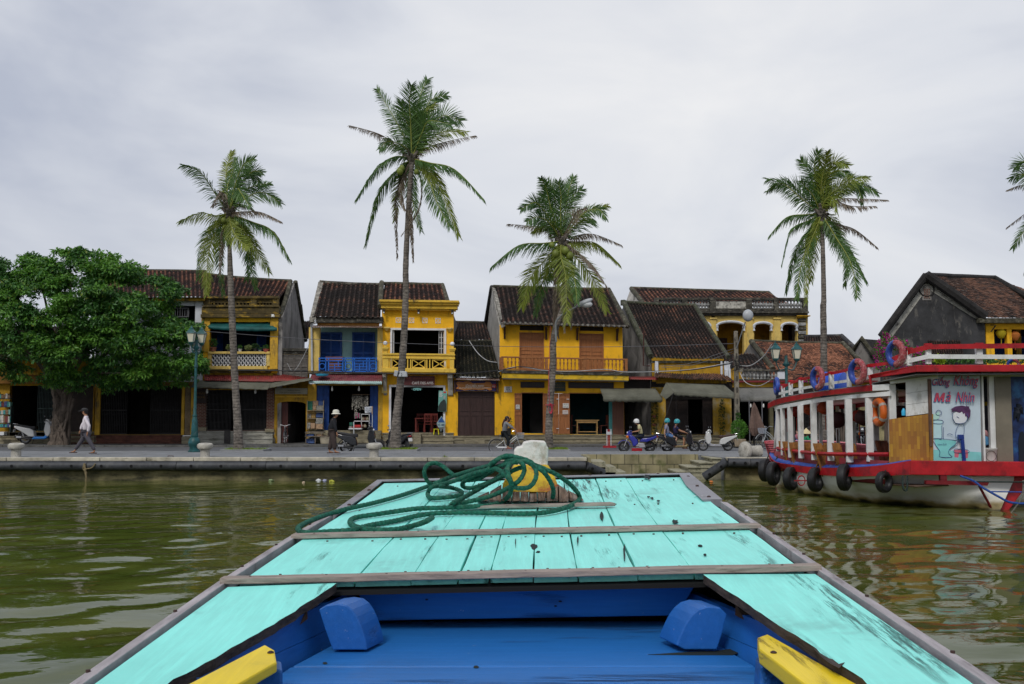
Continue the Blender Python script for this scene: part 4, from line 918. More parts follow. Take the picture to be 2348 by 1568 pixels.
grille(i,246,992,440,1318,YF+.06,gatem,h,18);grille(i,520,992,717,1318,YF+.06,gatem,h,18)
gold=mat('faded_gold_letters',(.22,.12,.02),.6,.2)
sign(i,162,990,246,1104,YF-.07,mat('dark_wood_sign',(.025,.012,.008),.6,.2),h,[('HỮU',174,1012,236,1034),('NGHỊ',168,1046,236,1070)],gold)
stairs(i,165,765,[1322,1350,1378,1422],YF,stepsg,h)
MB().fb(i,168,1292,242,1322,YF-.12,.4).fb(i,704,1304,776,1330,YF-.12,.4).build('pilaster_base',steps,h,bevel=.02)
q=MB().fb(i,385,1318,430,1420,YF-.95,.1);q.build('ramp_board',mat('wet_dark_plank',(.04,.035,.03),.6,.3),h)
for xx in(252,630):
 c=W(i,xx,1010,YF-.9);q=MB().lathe([(.02,-.12),(.05,-.1),(.06,-.02),(.045,.02),(.04,.12)],c,8);q.build('bulb',lampw,h,smooth=True)
leafm=mat('pot_plant_leaf',(.06,.16,.025),.6,.4,8,tr=.3);leafd=mat('pot_plant_leaf_dark',(.03,.085,.018),.6,.4,8,tr=.25);leafp=mat('pot_plant_leaf_pale',(.26,.32,.12),.6,.3,8,tr=.3)
potr=mat('clay_pot',(.24,.09,.05),.8,.2,6);potw=mat('white_pot',(.58,.57,.53),.7,.15,6);potp=mat('pink_clay_pot',(.42,.10,.07),.7,.2,6);potd=mat('dark_pot',(.03,.03,.03),.6,.2)
def leaves(name,c,r,n,size,m,parent,seed=1,up=.0,aspect=2.6,flower=None,nf=0):
 rs=np.random.RandomState(seed);d=rs.normal(0,1,(n,3));d/=np.linalg.norm(d,axis=1)[:,None];rad=rs.uniform(.35,1,n)**.6
 pc=np.array(c)+d*rad[:,None]*np.array(r);pc[:,2]=np.maximum(pc[:,2],c[2]-r[2]*.8)
 out=d+rs.normal(0,.6,(n,3))+np.array([0,0,up]);out/=np.linalg.norm(out,axis=1)[:,None]
 side=np.cross(out,rs.normal(0,1,(n,3)));side/=np.linalg.norm(side,axis=1)[:,None];nr_=np.cross(out,side)
 L_=size*rs.uniform(.6,1.3,n)[:,None];w=L_/aspect
 V=np.stack([pc-out*L_*.5,pc+side*w*.5+nr_*L_*.05,pc+out*L_*.5-nr_*L_*.12,pc-side*w*.5+nr_*L_*.05],1).reshape(-1,3)
 mi=np.zeros(n,int)
 if flower is not None:mi[rs.choice(n,nf,replace=False)]=1
 return nbuild(name,V,np.arange(4*n).reshape(-1,4),[m,flower]if flower is not None else m,parent,smooth=False,mi=mi)
def potted(i,x,yb,Y,hpot,wpot,hp,wp,n,size,mp,ml,label,seed=1,flower=None,nf=0,name='potted_plant',group=None,square=False):
 c=W(i,x,yb,Y);t=thing(name,label,'potted plant',c,0,group)
 if square:MB().box(c.x-wpot,c.x+wpot,Y-wpot,Y+wpot,c.z,c.z+hpot).build('pot',mp,t,bevel=.02)
 else:MB().lathe([(wpot*.72,0),(wpot*.95,hpot*.8),(wpot*1.08,hpot*.82),(wpot*1.08,hpot),(wpot*.9,hpot)],c,14).build('pot',mp,t,smooth=True)
 leaves('foliage',(c.x,Y,c.z+hpot+hp*.45),(wp,wp*.8,hp*.5),n,size,ml,t,seed,.4,flower=flower,nf=nf);return t
g='potted plants on the lattice balcony'
redf=mat('red_flower',(.55,.03,.03),.6,.2);pinkf=mat('pink_flower',(.75,.05,.30),.6,.2)
potted(2,300,698,YF-.05,.22,.17,.5,.24,260,.10,potr,leafm,'largest leafy plant in a clay pot, left end of the lattice balcony',1,redf,8,group=g)
potted(2,420,698,YF+.1,.10,.10,.3,.16,160,.09,potd,leafp,'pale leafed plant left of the palm trunk on the lattice balcony',2,group=g)
potted(2,510,700,YF-.05,.14,.10,.24,.14,170,.07,potw,leafm,'small round green plant in a white pot on the lattice balcony',3,group=g)
potted(2,572,700,YF,.08,.10,.30,.20,170,.12,potd,leafp,'spiky pale plant next to the white pot on the lattice balcony',4,group=g)
potted(2,630,700,YF+.1,.16,.12,.30,.22,220,.09,potd,leafd,'dark green bushy plant in a dark pot on the lattice balcony',5,group=g)
potted(2,667,702,YF-.05,.10,.08,.18,.10,90,.06,mat('blue_grey_pot',(.22,.27,.28),.7,.1),leafm,'smallest plant in a blue grey pot on the lattice balcony',6,group=g)
potted(2,713,704,YF-.05,.17,.15,.24,.18,170,.09,potp,leafm,'leafy plant in a pink clay pot at the right end of the lattice balcony',7,group=g)
c=W(2,768,415,YF-.5);t=thing('flood_lamp','small white lamp bracket on the parapet corner of the lattice balcony house','lamp',c)
MB().tube([c+Vector((-.15,.45,.08)),c+Vector((-.1,0,.06)),c],.015,6).build('arm',pipew,t);MB().lathe([(.03,.06),(.08,.0),(.09,-.08)],c,10).build('shade',lampw,t)
# narrow annex with grey shutters and arched gateway (frame 2)
h=thing('gateway_annex','narrow annex with old grey louvred shutters over an arched yellow gateway','house',(W(2,910,1420,YF).x,YF,ZS))
MB().fb(i,802,672,1044,697,YF+.05,.4).fb(i,802,697,1044,716,YF+.12,.3).build('stone_cap',mould,h,bevel=.02)
MB().fb(i,810,716,1050,985,YF+.25,.2).build('upper_wall',yelo,h)
MB().fb(i,802,716,822,880,YF+.1,.15).build('jamb',yel,h)
for k in range(4):louvre(i,826+k*54,722,878+k*54,905,YF+.12,woodgr,h,16)
awning(i,(775,868),(1050,905),(1055,925),(752,932),YF+.1,YF-.5,redtin,h,name='tin_canopy',val=0,corr=20,nx=80,ny=2,sag=0)
awning(i,(755,935),(1050,908),(1080,920),(740,985),YF-.2,YF-1.2,canvas,h,name='canvas_awning',val=0,sag=-.03)
def arch_wall(i,x0,x1,yt,yb,ax0,ax1,spr,apex,Y,m,parent,name='gateway_wall',d=.25,n=12):
 pts=[W(i,x0,yb,Y),W(i,x0,yt,Y),W(i,x1,yt,Y),W(i,x1,yb,Y),W(i,ax1,yb,Y)]
 for k in range(n+1):
  an=math.pi*k/n;pts.append(W(i,(ax0+ax1)/2+(ax1-ax0)/2*math.cos(an),spr-(spr-apex)*math.sin(an),Y))
 pts.append(W(i,ax0,yb,Y));return MB().poly(pts,(0,d,0)).build(name,m,parent)
arch_wall(i,778,1042,985,1420,803,1026,1112,1090,YF,yelo,h)
MB().fb(i,782,1048,1038,1058,YF-.06,.1).build('moulding',yelf,h)
sgw=mat('faded_sign_white',(.32,.30,.22),.8,.15);inkb=mat('sign_black_ink',(.02,.02,.02),.7,.1)
sign(i,784,985,1038,1032,YF-.08,sgw,h,[('MÀN TIÊN',885,996,980,1008),('CỬA CHÙA THU THUYỀN',820,1012,985,1025)],inkb)
room(i,803,1090,1026,1420,YF,5,darkin,h)
MB().fb(i,806,1098,884,1412,YF+.12,.05).build('door_leaf',mat('dark_red_door',(.07,.015,.010),.6,.25,3,stretch=(5,5,.6)),h)
h2=thing('rear_house','grey gable of a further house showing between the lattice balcony house and the blue shop','house',(W(2,960,600,YF+7).x,YF+7,ZS))
a=YF+7;MB().poly([W(i,930,668,a),W(i,935,340,a),W(i,985,345,a+2),W(i,1006,530,a+3),W(i,1006,668,a+3)],(-.1,.2,0)).build('gable_wall',palep,h2)
q=MB();q.tube([W(i,925,332,a),W(i,985,335,a+2),W(i,1008,535,a+3)],.10,8);q.build('verge_cap',moss,h2)
tile_roof('roof',W(i,1000,600,YF+8),W(i,1068,602,YF+8),W(i,1004,460,YF+11),W(i,1068,462,YF+11),5,10,rm_dark,h2)
# blue and teal shop (frame 3)
i=3;h=thing('shop_house','teal walled house with blue shutters and blue balcony rail above an open souvenir shop','house',(W(3,350,1400,YF).x,YF,ZS))
tile_roof('roof',W(i,100,388,YF-.5),W(i,655,396,YF-.5),W(i,172,112,YF+3.4),W(i,662,120,YF+3.4),13,20,rm_dark,h,amp=.075)
q=MB();ridge(q,W(i,160,98,YF+3.4),W(i,665,122,YF+3.4),.11,sag=.03);q.build('ridge_cap',mould,h)
q=MB();q.hexa([W(i,80,388,YF-.5),W(i,130,380,YF-.5),W(i,190,100,YF+3.3),W(i,150,95,YF+3.3)]+[v-Vector((0,0,.25))for v in(W(i,80,388,YF-.5),W(i,130,380,YF-.5),W(i,190,100,YF+3.3),W(i,150,95,YF+3.3))]);q.build('verge',mat('pale_lichen_stone',(.30,.28,.24),.9,.4,3,stain=((.06,.055,.045),.5,4,(1,1,1))),h)
MB().fb(i,76,380,672,430,YF-.42,.6).build('eave_board',mould,h,bevel=.02)
MB().fb(i,140,431,640,458,YF-.2,.3).build('orange_band',mat('orange_plaster',(.55,.25,.06),.8,.15),h)
awning(i,(104,452),(668,458),(668,470),(104,464),YF-.2,YF-.7,tinm,h,name='tin_canopy',val=0,corr=40,nx=160,ny=2,sag=0)
MB().fb(i,70,466,158,840,YF-.02,.3).fb(i,630,466,672,840,YF-.02,.3).build('column',yelc,h)
rec=YF+.9;MB().fb(i,150,466,640,838,rec,.2).build('loggia_wall',teal,h)
for a,b in((160,340),(424,608)):
 MB().frame(i,a,507,b,835,rec-.08,9,.08,bottom=False).build('door_frame',bluep,h)
 louvre(i,a+9,516,(a+b)/2-1,835,rec-.06,bluep,h,26);louvre(i,(a+b)/2+1,516,b-9,835,rec-.06,bluep,h,26)
MB().fb(i,66,832,672,846,YF-.25,1.4).build('balcony_slab',mould,h)
q=MB();Yr=YF-.18
q.fb(i,150,714,628,722,Yr,.04).fb(i,150,737,628,744,Yr,.04).fb(i,150,822,628,830,Yr,.04)
for xx in(152,205,228,345,365,425,440,540,560,618):q.fb(i,xx,722,xx+8,830,Yr,.035)
for a,b in((236,345),(448,540)):
 for yy in(762,785,805):q.fb(i,a,yy,b,yy+6,Yr,.03)
 q.fb(i,(a+b)/2-12,768,(a+b)/2-6,822,Yr+.001,.03);q.fb(i,(a+b)/2+18,744,(a+b)/2+24,786,Yr+.001,.03)
for xx in(181,392,595):
 c=W(i,xx,785,Yr);q.torus((c.x,Yr+.015,c.z),.145,.024,'y',24,6)
q.build('balcony_rail',blueb,h)
q=MB().tube([W(i,122,405,YF-.5),W(i,128,432,YF-.48),W(i,95,440,YF-.3),W(i,94,470,YF-.12),W(i,98,825,YF-.12)],.055,10);q.build('drain_pipe',pipew,h,smooth=True)
MB().fb(i,208,706,348,738,YF+.2,.5).fb(i,236,738,330,822,YF+.3,.3).build('bench',mat('bench_wood',(.20,.07,.03),.6,.2),h)
tinr=mat('purple_red_sheet',(.19,.045,.055),.6,.3,2,stain=((.18,.10,.07),.4,3,(1,1,1)))
awning(i,(100,842),(672,850),(668,908),(72,905),YF-.05,YF-1.0,tinr,h,name='tin_canopy',val=0,corr=36,nx=180,ny=3,sag=0)
awning(i,(72,904),(668,908),(667,928),(70,920),YF-1.0,YF-1.03,mat('pale_aqua_edge',(.42,.58,.55),.7,.15),h,name='canopy_edge',val=4,scallop=36,corr=36,nx=180,ny=2,sag=0)
MB().fb(i,62,928,132,1310,YF,.3).fb(i,636,928,672,1400,YF,.3).fb(i,132,928,636,940,YF,.3).build('ground_wall',yelf,h)
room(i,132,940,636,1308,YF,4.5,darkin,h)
for a,b in((134,192),(194,236),(570,600),(602,634)):
 q=MB();q.fb(i,a,940,b,1306,YF+.1,.04)
 for k in range(3):q.fb(i,a+(b-a)*(k+.3)/3,944,a+(b-a)*(k+.5)/3,1302,YF+.085,.02)
 q.build('folding_door',bluep,h)
MB().fb(i,60,1308,660,1345,YF-.25,.5).fb(i,60,1345,660,1412,YF-.4,.6).build('stone_plinth',steps,h,bevel=.02)
for xx in(262,480):
 c=W(i,xx,965,YF-.6);t_=MB().tube([c+Vector((0,0,.12)),c+Vector((0,0,.3))],.008,6).build('lamp_cord',blackm,h);MB().lathe([(.02,.12),(.035,.05),(.055,-.02),(.05,-.1),(.02,-.13)],c,8).build('bulb',lampw,h,smooth=True)
c=W(3,180,862,YF-.9);tag(MB().lathe([(.16,-.03),(.30,.0),(.33,.10),(.31,.10),(.28,.02),(.1,.0)],c+Vector((0,0,.0)),16).build('basin',mat('light_blue_plastic',(.04,.35,.55),.5,.1),smooth=True),'light blue plastic basin lying on the tin canopy of the blue shop','basin')
t=thing('display_shelf','wall shelf stacked with pictures, boxes and baskets at the left of the blue shop','shelf',(W(3,120,1310,YF-.3).x,YF-.3,ZS))
pic=[mat('picture_%s'%n,c,.7,.45,22)for n,c in(('green',(.02,.16,.10)),('tan',(.42,.27,.16)),('blue',(.06,.11,.28)),('ochre',(.38,.24,.07)),('grey',(.28,.27,.24)))]
for a,b,c_,d,k in((62,1068,102,1140,0),(104,1065,148,1102,1),(150,1066,188,1102,2),(104,1104,130,1138,1),(134,1104,188,1142,4),(60,1145,124,1170,3),(60,1172,90,1205,4),(92,1172,124,1205,3),(60,1212,122,1240,3),(128,1145,188,1165,4),(130,1172,188,1200,2)):
 MB().fb(3,a,b,c_,d,YF-.12,.05).build('framed_picture',pic[k],t,bevel=.006)
for a,b,c_,d,k in((58,1244,84,1292,4),(86,1246,122,1292,1),(126,1232,186,1252,4),(128,1254,184,1296,1),(130,1206,186,1230,4)):
 MB().fb(3,a,b,c_,d,YF-.42,.3).build('box',pic[k],t,bevel=.01)
q=MB()
for yy in(1142,1208,1296):q.fb(3,55,yy,192,yy+5,YF-.35,.35)
for xx in(55,188):q.fb(3,xx,1062,xx+4,1300,YF-.3,.1)
q.build('shelf_board',mat('pale_plank',(.30,.24,.15),.8,.25,4),t)
t=thing('low_trestle','low rough wooden trestle with boxes and a bucket under the picture shelf','table',(W(3,120,1400,YF-.9).x,YF-.9,ZS))
q=MB().fb(3,40,1318,190,1326,YF-1.1,.6).fb(3,40,1352,230,1360,YF-1.2,.7)
for xx in(44,120,172,222):q.fb(3,xx,1326,xx+7,1414,YF-1.15,.05)
q.build('frame',mat('rough_grey_wood',(.16,.13,.10),.85,.3,6),t)
for a,b,c_,d in((52,1334,110,1352),(130,1336,184,1352),(48,1374,118,1412)):MB().fb(3,a,b,c_,d,YF-1.0,.3).build('box',rs.choice(pic),t,bevel=.01)
c=W(3,216,1414,YF-1.1);MB().lathe([(.30,0),(.34,.30),(.36,.31),(.33,.32)],c,16).build('bucket',mat('cream_basket',(.40,.35,.26),.8,.2),t,smooth=True)
t=thing('shell_chimes','curtain of white shell wind chimes hanging in the doorway of the blue shop','wind chime',W(3,490,1010,YF-.2));rs=random.Random(12)
shellm=mat('shell_white',(.55,.52,.44),.5,.2)
for k in range(13):
 xx=428+k*10.2;Yc=YF-.2+rs.uniform(-.15,.15);q=MB();top=1030;bot=rs.uniform(1105,1150)if k not in(2,3)else 1190
 q.tube([W(3,xx,top-15,Yc),W(3,xx,bot,Yc)],.004,4);yy=top+rs.uniform(0,8)
 while yy<bot:
  c=W(3,xx+rs.uniform(-2.5,2.5),yy,Yc);r_=rs.uniform(.022,.045);q.lathe([(.003,r_*.5),(r_*.8,r_*.1),(r_,-r_*.25),(r_*.85,-r_*.3)],c,7);yy+=rs.uniform(7,13)
 q.build('shell_string',shellm,t)
MB().fb(3,424,1012,562,1017,YF-.3,.25).build('hanging_bar',mat('bar_wood',(.1,.06,.03),.7),t)
t=thing('souvenir_stand','stand with pink bags, pots and red boxes in the doorway of the blue shop','display stand',(W(3,480,1305,YF).x,YF-.2,ZS));rs=random.Random(4)
q=MB().fb(3,396,1288,500,1298,YF-.5,.5).fb(3,498,1172,566,1177,YF-.2,.4).fb(3,440,1228,566,1234,YF-.2,.4)
for xx in(498,562):q.fb(3,xx,1176,xx+4,1300,YF-.2,.04)
q.build('shelf_board',whitef,t)
for k in range(5):MB().fb(3,443+k*10,1158+rs.uniform(0,10),451+k*10,1212-rs.uniform(0,10),YF-.3,.08).build('bag',mat('magenta_cloth',(.40,.05,.16),.8,.4,12)if k%2 else pic[4],t,bevel=.01)
for a,b,c_,d,m_ in((440,1262,492,1280,redf),(425,1276,494,1288,mat('dark_red_box',(.25,.03,.02),.6,.3)),(402,1242,428,1268,pic[0]),(400,1272,424,1288,pic[4])):MB().fb(3,a,b,c_,d,YF-.45,.3).build('box',m_,t,bevel=.008)
for k in range(5):
 c=W(3,512+(k%3)*18,1228 if k<3 else 1286,YF-.1);MB().lathe([(.05,0),(.09,.06),(.07,.14),(.035,.17),(.045,.2)],c,10).build('pot',mat('pottery_%d'%(k%2),((.25,.22,.15),(.12,.05,.03))[k%2],.5,.2),t,smooth=True)
c=W(12,1120,640,YF-1.5);t=thing('taxi_sign','white hand lettered XE OM MOTOBIKE TAXI sign on a thin pole outside the blue shop','sign',(W(12,1125,930,YF-1.5).x,YF-1.5,ZS))
MB().tube([(W(12,1125,640,YF-1.5).x,YF-1.5,ZS),W(12,1125,215,YF-1.5)],.018,8).build('pole',pipew,t)
sb_=MB().poly([W(12,985,342,YF-1.55),W(12,1108,328,YF-1.55),W(12,1112,215,YF-1.55),W(12,978,226,YF-1.55)],(0,.02,0)).build('sign_board',mat('paper_white',(.62,.64,.66),.7,.08),t)
for s_,y in(('XE OM',248),('MOTOBIKE',285),('TAXI',318)):
 a,b=W(12,(995 if s_!='TAXI' else 1015),y+12,YF-1.56),W(12,1104,y-12,YF-1.56);text(s_,'lettering',mat('sign_grey_ink',(.10,.11,.16),.7),(a+b)/2,b.x-a.x,b.z-a.z,parent=sb_,bold=.01)
MB().fb(12,1112,210,1126,360,YF-1.545,.02).build('wood_strip',mat('tan_strip',(.42,.25,.12),.7),t)
tag(MB().tube([W(12,775,505,YF-1.2),(W(12,778,900,YF-1.2).x,YF-1.2,ZS)],.028,8).build('white_post',pipew),'thin white post standing on the pavement in the blue shop doorway','post')
# yellow café with cornice and cross-braced balcony (frame 3)
h=thing('cafe_house','yellow café with heavy cornice and cross braced balcony, behind the tallest palm','house',(W(3,960,1420,YF).x,YF,ZS))
SL[:]=[.012,960]
tile_roof('roof',W(i,655,330,YF-.1),W(i,1215,330,YF-.1),W(i,690,122,YF+3.4),W(i,1160,122,YF+3.4),13,16,rm_red,h,amp=.075)
q=MB();ridge(q,W(i,655,112,YF+3.4),W(i,1165,118,YF+3.4),.10);q.tube([W(i,1160,118,YF+3.4),W(i,1206,262,YF+.8)],.12,8);q.tube([W(i,665,105,YF+3.3),W(i,652,300,YF)],.14,8);q.build('ridge_cap',moss,h)
MB().poly([W(i,1250,420,YF),W(i,1162,122,YF+3.4),Vector((W(i,1250,420,YF).x,YF+6.8,W(i,1250,420,YF).z)),Vector((W(i,1250,420,YF).x,YF+6.8,ZS)),Vector((W(i,1250,420,YF).x,YF+.3,ZS))],(-.2,0,0)).build('gable_wall',greyp,h)
q=MB().fb(i,645,244,1294,262,YF-.62,.9).fb(i,652,262,1288,282,YF-.52,.8).fb(i,660,282,1280,314,YF-.40,.7).fb(i,668,314,1266,328,YF-.30,.6);q.build('cornice',mat('cornice_yellow',(.74,.46,.05),.8,.15,2,stain=((.10,.07,.03),.34,3.5,(1,1,.6))),h,bevel=.015)
shell(i,665,1250,328,850,YF,.3,yel,h,[(748,488,1172,800)],name='upper_wall');room(i,748,488,1172,800,YF,4,darkin,h,name='upper_room')
MB().frame(i,734,474,1190,800,YF-.05,16,.12,bottom=False).build('window_frame',whitef,h)
for xx in(801,908,1017,1124):
 q=MB().frame(i,xx-21,390,xx+21,432,YF-.02,4,.06);q.fb(i,xx-17,394,xx+17,428,YF+.015,.01,1)
 for s_ in(1,-1):q.poly([W(i,xx-17,411+s_*17,YF-.01),W(i,xx-14,411+s_*19,YF-.01),W(i,xx+17,411-s_*15,YF-.01),W(i,xx+15,411-s_*19,YF-.01)],(0,.02,0))
 q.build('air_vent',[whitef,blackm],h)
for a,b in((1130,1150),(1152,1170)):
 q=MB().frame(i,a,500,b,682,YF+.1,3,.04)
 for k in range(1,4):q.fb(i,a,500+45*k,b,503+45*k,YF+.105,.03)
 q.build('casement',whitef,h)
MB().fb(i,757,492,766,682,YF+.1,.1).build('casement',whitef,h)
for xx in(683,966,1240):
 c=W(i,xx,342,YF-.35);MB().box(c.x-.05,c.x+.05,YF-.40,YF-.30,c.z-.10,c.z+.08).box(c.x-.07,c.x+.07,YF-.42,YF-.28,c.z+.08,c.z+.12).build('cornice_lamp',[blackm],h);MB().box(c.x-.035,c.x+.035,YF-.41,YF-.405,c.z-.08,c.z-.02).build('lamp_pane',lampw,h)
for xx in(706,1218):MB().fb(i,xx-26,466,xx+26,478,YF-.2,.22).fb(i,xx-18,478,xx+18,488,YF-.15,.17).fb(i,xx-10,488,xx+10,498,YF-.1,.12).build('bracket',yelc,h,bevel=.01)
Yb=YF-.75;ycr=mat('balcony_yellow',(.76,.50,.07),.8,.12,2,stain=((.30,.16,.03),.25,4,(1,1,.5)))
q=MB().fb(i,670,680,1262,694,Yb-.06,.2).fb(i,676,694,1258,708,Yb,.14).fb(i,670,708,1262,724,Yb-.03,.17).build('balcony_handrail',ycr,h,bevel=.012)
MB().fb(i,668,800,1266,832,Yb-.05,.9).fb(i,672,832,1262,846,Yb+.05,.7).build('balcony_slab',ycr,h,bevel=.012)
for a,b in((674,722),(1220,1254)):MB().fb(i,a,724,b,800,Yb,.14).build('balcony_pier',ycr,h)
for xx in(728,872,896,1028,1052,1186):MB().fb(i,xx,724,xx+9,800,Yb+.01,.1).build('balcony_post',ycr,h)
for a,b in((745,850),(910,1022),(1076,1196)):
 q=MB().frame(i,a,726,b,800,Yb+.02,7,.08)
 for s_ in(1,-1):q.poly([W(i,a+7,763+s_*28,Yb+.03),W(i,a+7,763+s_*36,Yb+.03),W(i,b-7,763-s_*28,Yb+.03),W(i,b-7,763-s_*36,Yb+.03)],(0,.05,0))
 q.build('cross_panel',ycr,h)
for xx in(695,1240):
 MB().fb(i,xx-27,632,xx+27,646,Yb-.08,.3).fb(i,xx-22,646,xx+22,658,Yb-.04,.24).fb(i,xx-18,658,xx+18,680,Yb,.18).fb(i,xx-12,618,xx+12,632,Yb-.02,.16).build('pier_cap',ycr,h,bevel=.01)
 c=W(i,xx,600,Yb+.06);MB().sph(c,.115,18).build('globe_lamp',mat('globe_white',(.78,.80,.84),.3,.03),h,smooth=True)
for a,b in((680,714),(1204,1250)):
 pts=[W(i,(a+b)/2,848,YF)];q=MB();aa,bb=W(i,a+4,850,YF),W(i,b-4,850,YF)
 pr=[(0,0),(-.62,0),(-.58,-.18),(-.40,-.30),(-.30,-.55),(-.16,-.80),(-.10,-1.05),(0,-1.12)]
 q.poly([Vector((aa.x,YF+y,aa.z+z))for y,z in pr],(bb.x-aa.x,0,0));q.build('corbel',mat('grey_white_corbel',(.42,.40,.34),.8,.2),h)
c=W(i,688,980,YF-.12);MB().box(c.x-.14,c.x+.14,YF-.14,YF,c.z-.16,c.z+.16).build('meter_box',yelc,h)
shell(i,637,1250,850,1420,YF+.02,.28,yel,h,[(727,940,1181,1355)],name='ground_wall');room(i,727,940,1181,1328,YF,5,darkin,h)
MB().frame(i,724,938,1183,1355,YF-.04,17,.1,bottom=False).build('door_frame',whitef,h)
sw=mat('maroon_sign',(.075,.012,.012),.6,.15);dim=mat('dim_red_letters',(.30,.06,.03),.6)
sg=sign(i,840,862,1096,940,YF-.35,sw,h,[('BẠN HỮU',925,872,1075,894,dim),('LE',872,872,905,890,dim),('CAFÉ DES AMIS',912,903,1086,932)],mat('sign_white',(.68,.66,.62),.6),bold=.0)
MB().lathe([(.001,-.03),(.9,-.03),(.9,0),(.001,0)],W(i,952,970,YF-.16),24,ax='y',sc=(.33,.095)).build('open_sign',mat('green_sign_plate',(.02,.06,.05),.5),h)
ftext('OPEN',i,922,962,984,982,YF-.24,mat('aqua_letters',(.25,.62,.58),.5),h,bold=.02)
pm=mat('poster_teal',(.16,.40,.34),.6,.15);dk=mat('poster_dark',(.02,.035,.03),.6,.2)
ps=thing('wall_poster','tall teal poster with a dark seated figure, at the right of the café doorway','poster',W(i,1160,1150,YF-.14))
MB().poly([W(i,1124,1150,YF-.14),W(i,1192,1152,YF-.14),W(i,1198,984,YF-.14),W(i,1130,980,YF-.14)],(0,.03,0)).build('poster_sheet',pm,ps)
MB().poly([W(i,a,b,YF-.15)for a,b in((1126,1148),(1126,1110),(1140,1080),(1160,1060),(1172,1052),(1186,1062),(1192,1090),(1190,1150))],(0,.006,0)).build('printed_figure',dk,ps)
c=W(i,1178,1036,YF-.155);MB().lathe([(.001,-.004),(.075,-.004),(.075,0),(.001,0)],c,16,ax='y',sc=(.8,1.3)).build('printed_head',mat('poster_pale',(.38,.40,.34),.6),ps)
for k in range(5):MB().fb(i,1134,990+k*9,1134+(28 if k%2 else 22),995+k*9,YF-.15,.005).build('printed_line',mat('poster_white',(.6,.62,.6),.6),ps)
MB().fb(i,1168,988,1190,1000,YF-.15,.005).build('printed_line',redf,ps)
t=thing('shield_sign','diamond shaped blue and pale green DES AMIS board leaning at the café door','sign',W(i,1150,1325,YF-.3))
Ys=YF-.3
MB().poly([W(i,a,b,Ys)for a,b in((1114,1244),(1152,1186),(1186,1242),(1182,1258),(1148,1314),(1116,1262))],(0,.03,0)).build('board',mat('pale_aqua_board',(.35,.48,.46),.6,.1),t)
MB().poly([W(i,a,b,Ys-.006)for a,b in((1122,1240),(1152,1192),(1178,1240))],(0,.006,0)).build('blue_field',mat('sign_blue',(.02,.09,.30),.5),t)
MB().poly([W(i,a,b,Ys-.006)for a,b in((1126,1280),(1174,1276),(1148,1310))],(0,.006,0)).build('grey_field',mat('sign_grey',(.12,.13,.13),.5),t)
ftext('DES AMIS',i,1118,1249,1180,1270,Ys-.008,mat('sign_navy',(.01,.03,.10),.5),t,bold=.01)
stairs(i,672,1250,[1326,1350,1385,1420],YF,steps,h)
MB().fb(i,924,1335,984,1425,YF-.8,.55).build('side_block',steps,h,bevel=.02)
SL[:]=[0,0]
redw=mat('red_brown_chair_wood',(.16,.022,.014),.5,.2)
def cafe_chair(loc,rz,label,m=redw,group='chairs in the café doorway'):
 t=thing('cafe_chair',label,'chair',(0,0,0),0,group)
 MB().box(-.21,.21,-.21,.21,.42,.455).build('seat',m,t,local=True,bevel=.008)
 for x,y in((-.19,-.19),(.19,-.19),(-.19,.19),(.19,.19)):MB().box(x-.02,x+.02,y-.02,y+.02,0,.42 if y<0 else 1.0).build('leg',m,t,local=True)
 MB().box(-.17,.17,.17,.20,.90,1.0).box(-.17,.17,.17,.20,.55,.60).build('back_rail',m,t,local=True)
 q=MB()
 for k in range(4):q.box(-.13+k*.08,-.10+k*.08,.175,.195,.60,.90)
 q.build('back_slats',m,t,local=True);t.location=loc;t.rotation_euler=(0,0,rz);return t
fz=W(3,1000,1326,YF).z
c0=cafe_chair((W(3,1040,1300,YF+.8).x,YF+.8,fz),math.pi+.2,'red brown slat back chair just inside the café doorway')
dup(c0,(W(3,1100,1300,YF+1.0).x,YF+1.0,fz),math.pi-.25,'red brown slat back chair nearer the shield sign in the café')
dup(c0,(W(3,985,1300,YF+1.7).x,YF+1.7,fz),.3,'red brown chair at the far side of the café table')
t=thing('cafe_table','red brown wooden table inside the café doorway','table',(W(3,1015,1300,YF+1.3).x,YF+1.3,fz));c=t.location
MB().box(c.x-.5,c.x+.5,c.y-.35,c.y+.35,c.z+.72,c.z+.76).build('table_top',redw,t)
for x,y in((-.45,-.3),(.45,-.3),(-.45,.3),(.45,.3)):MB().box(c.x+x-.03,c.x+x+.03,c.y+y-.03,c.y+y+.03,c.z,c.z+.72).build('leg',redw,t)
t=thing('plastic_stool','small bright yellow plastic stool on the café step','stool',(W(3,1110,1340,YF-.2).x,YF-.2,W(3,1110,1340,YF-.2).z));c=t.location;ys_=mat('yellow_plastic',(.75,.68,.01),.35,.05)
MB().lathe([(.001,.29),(.16,.29),(.165,.275),(.15,.265),(.001,.265)][::-1],c,16).build('seat',ys_,t,smooth=True)
for k in range(4):
 an=math.pi/4+k*math.pi/2;MB().tube([c+Vector((math.cos(an)*.14,math.sin(an)*.14,.27)),c+Vector((math.cos(an)*.19,math.sin(an)*.19,0))],.02,6).build('leg',ys_,t)
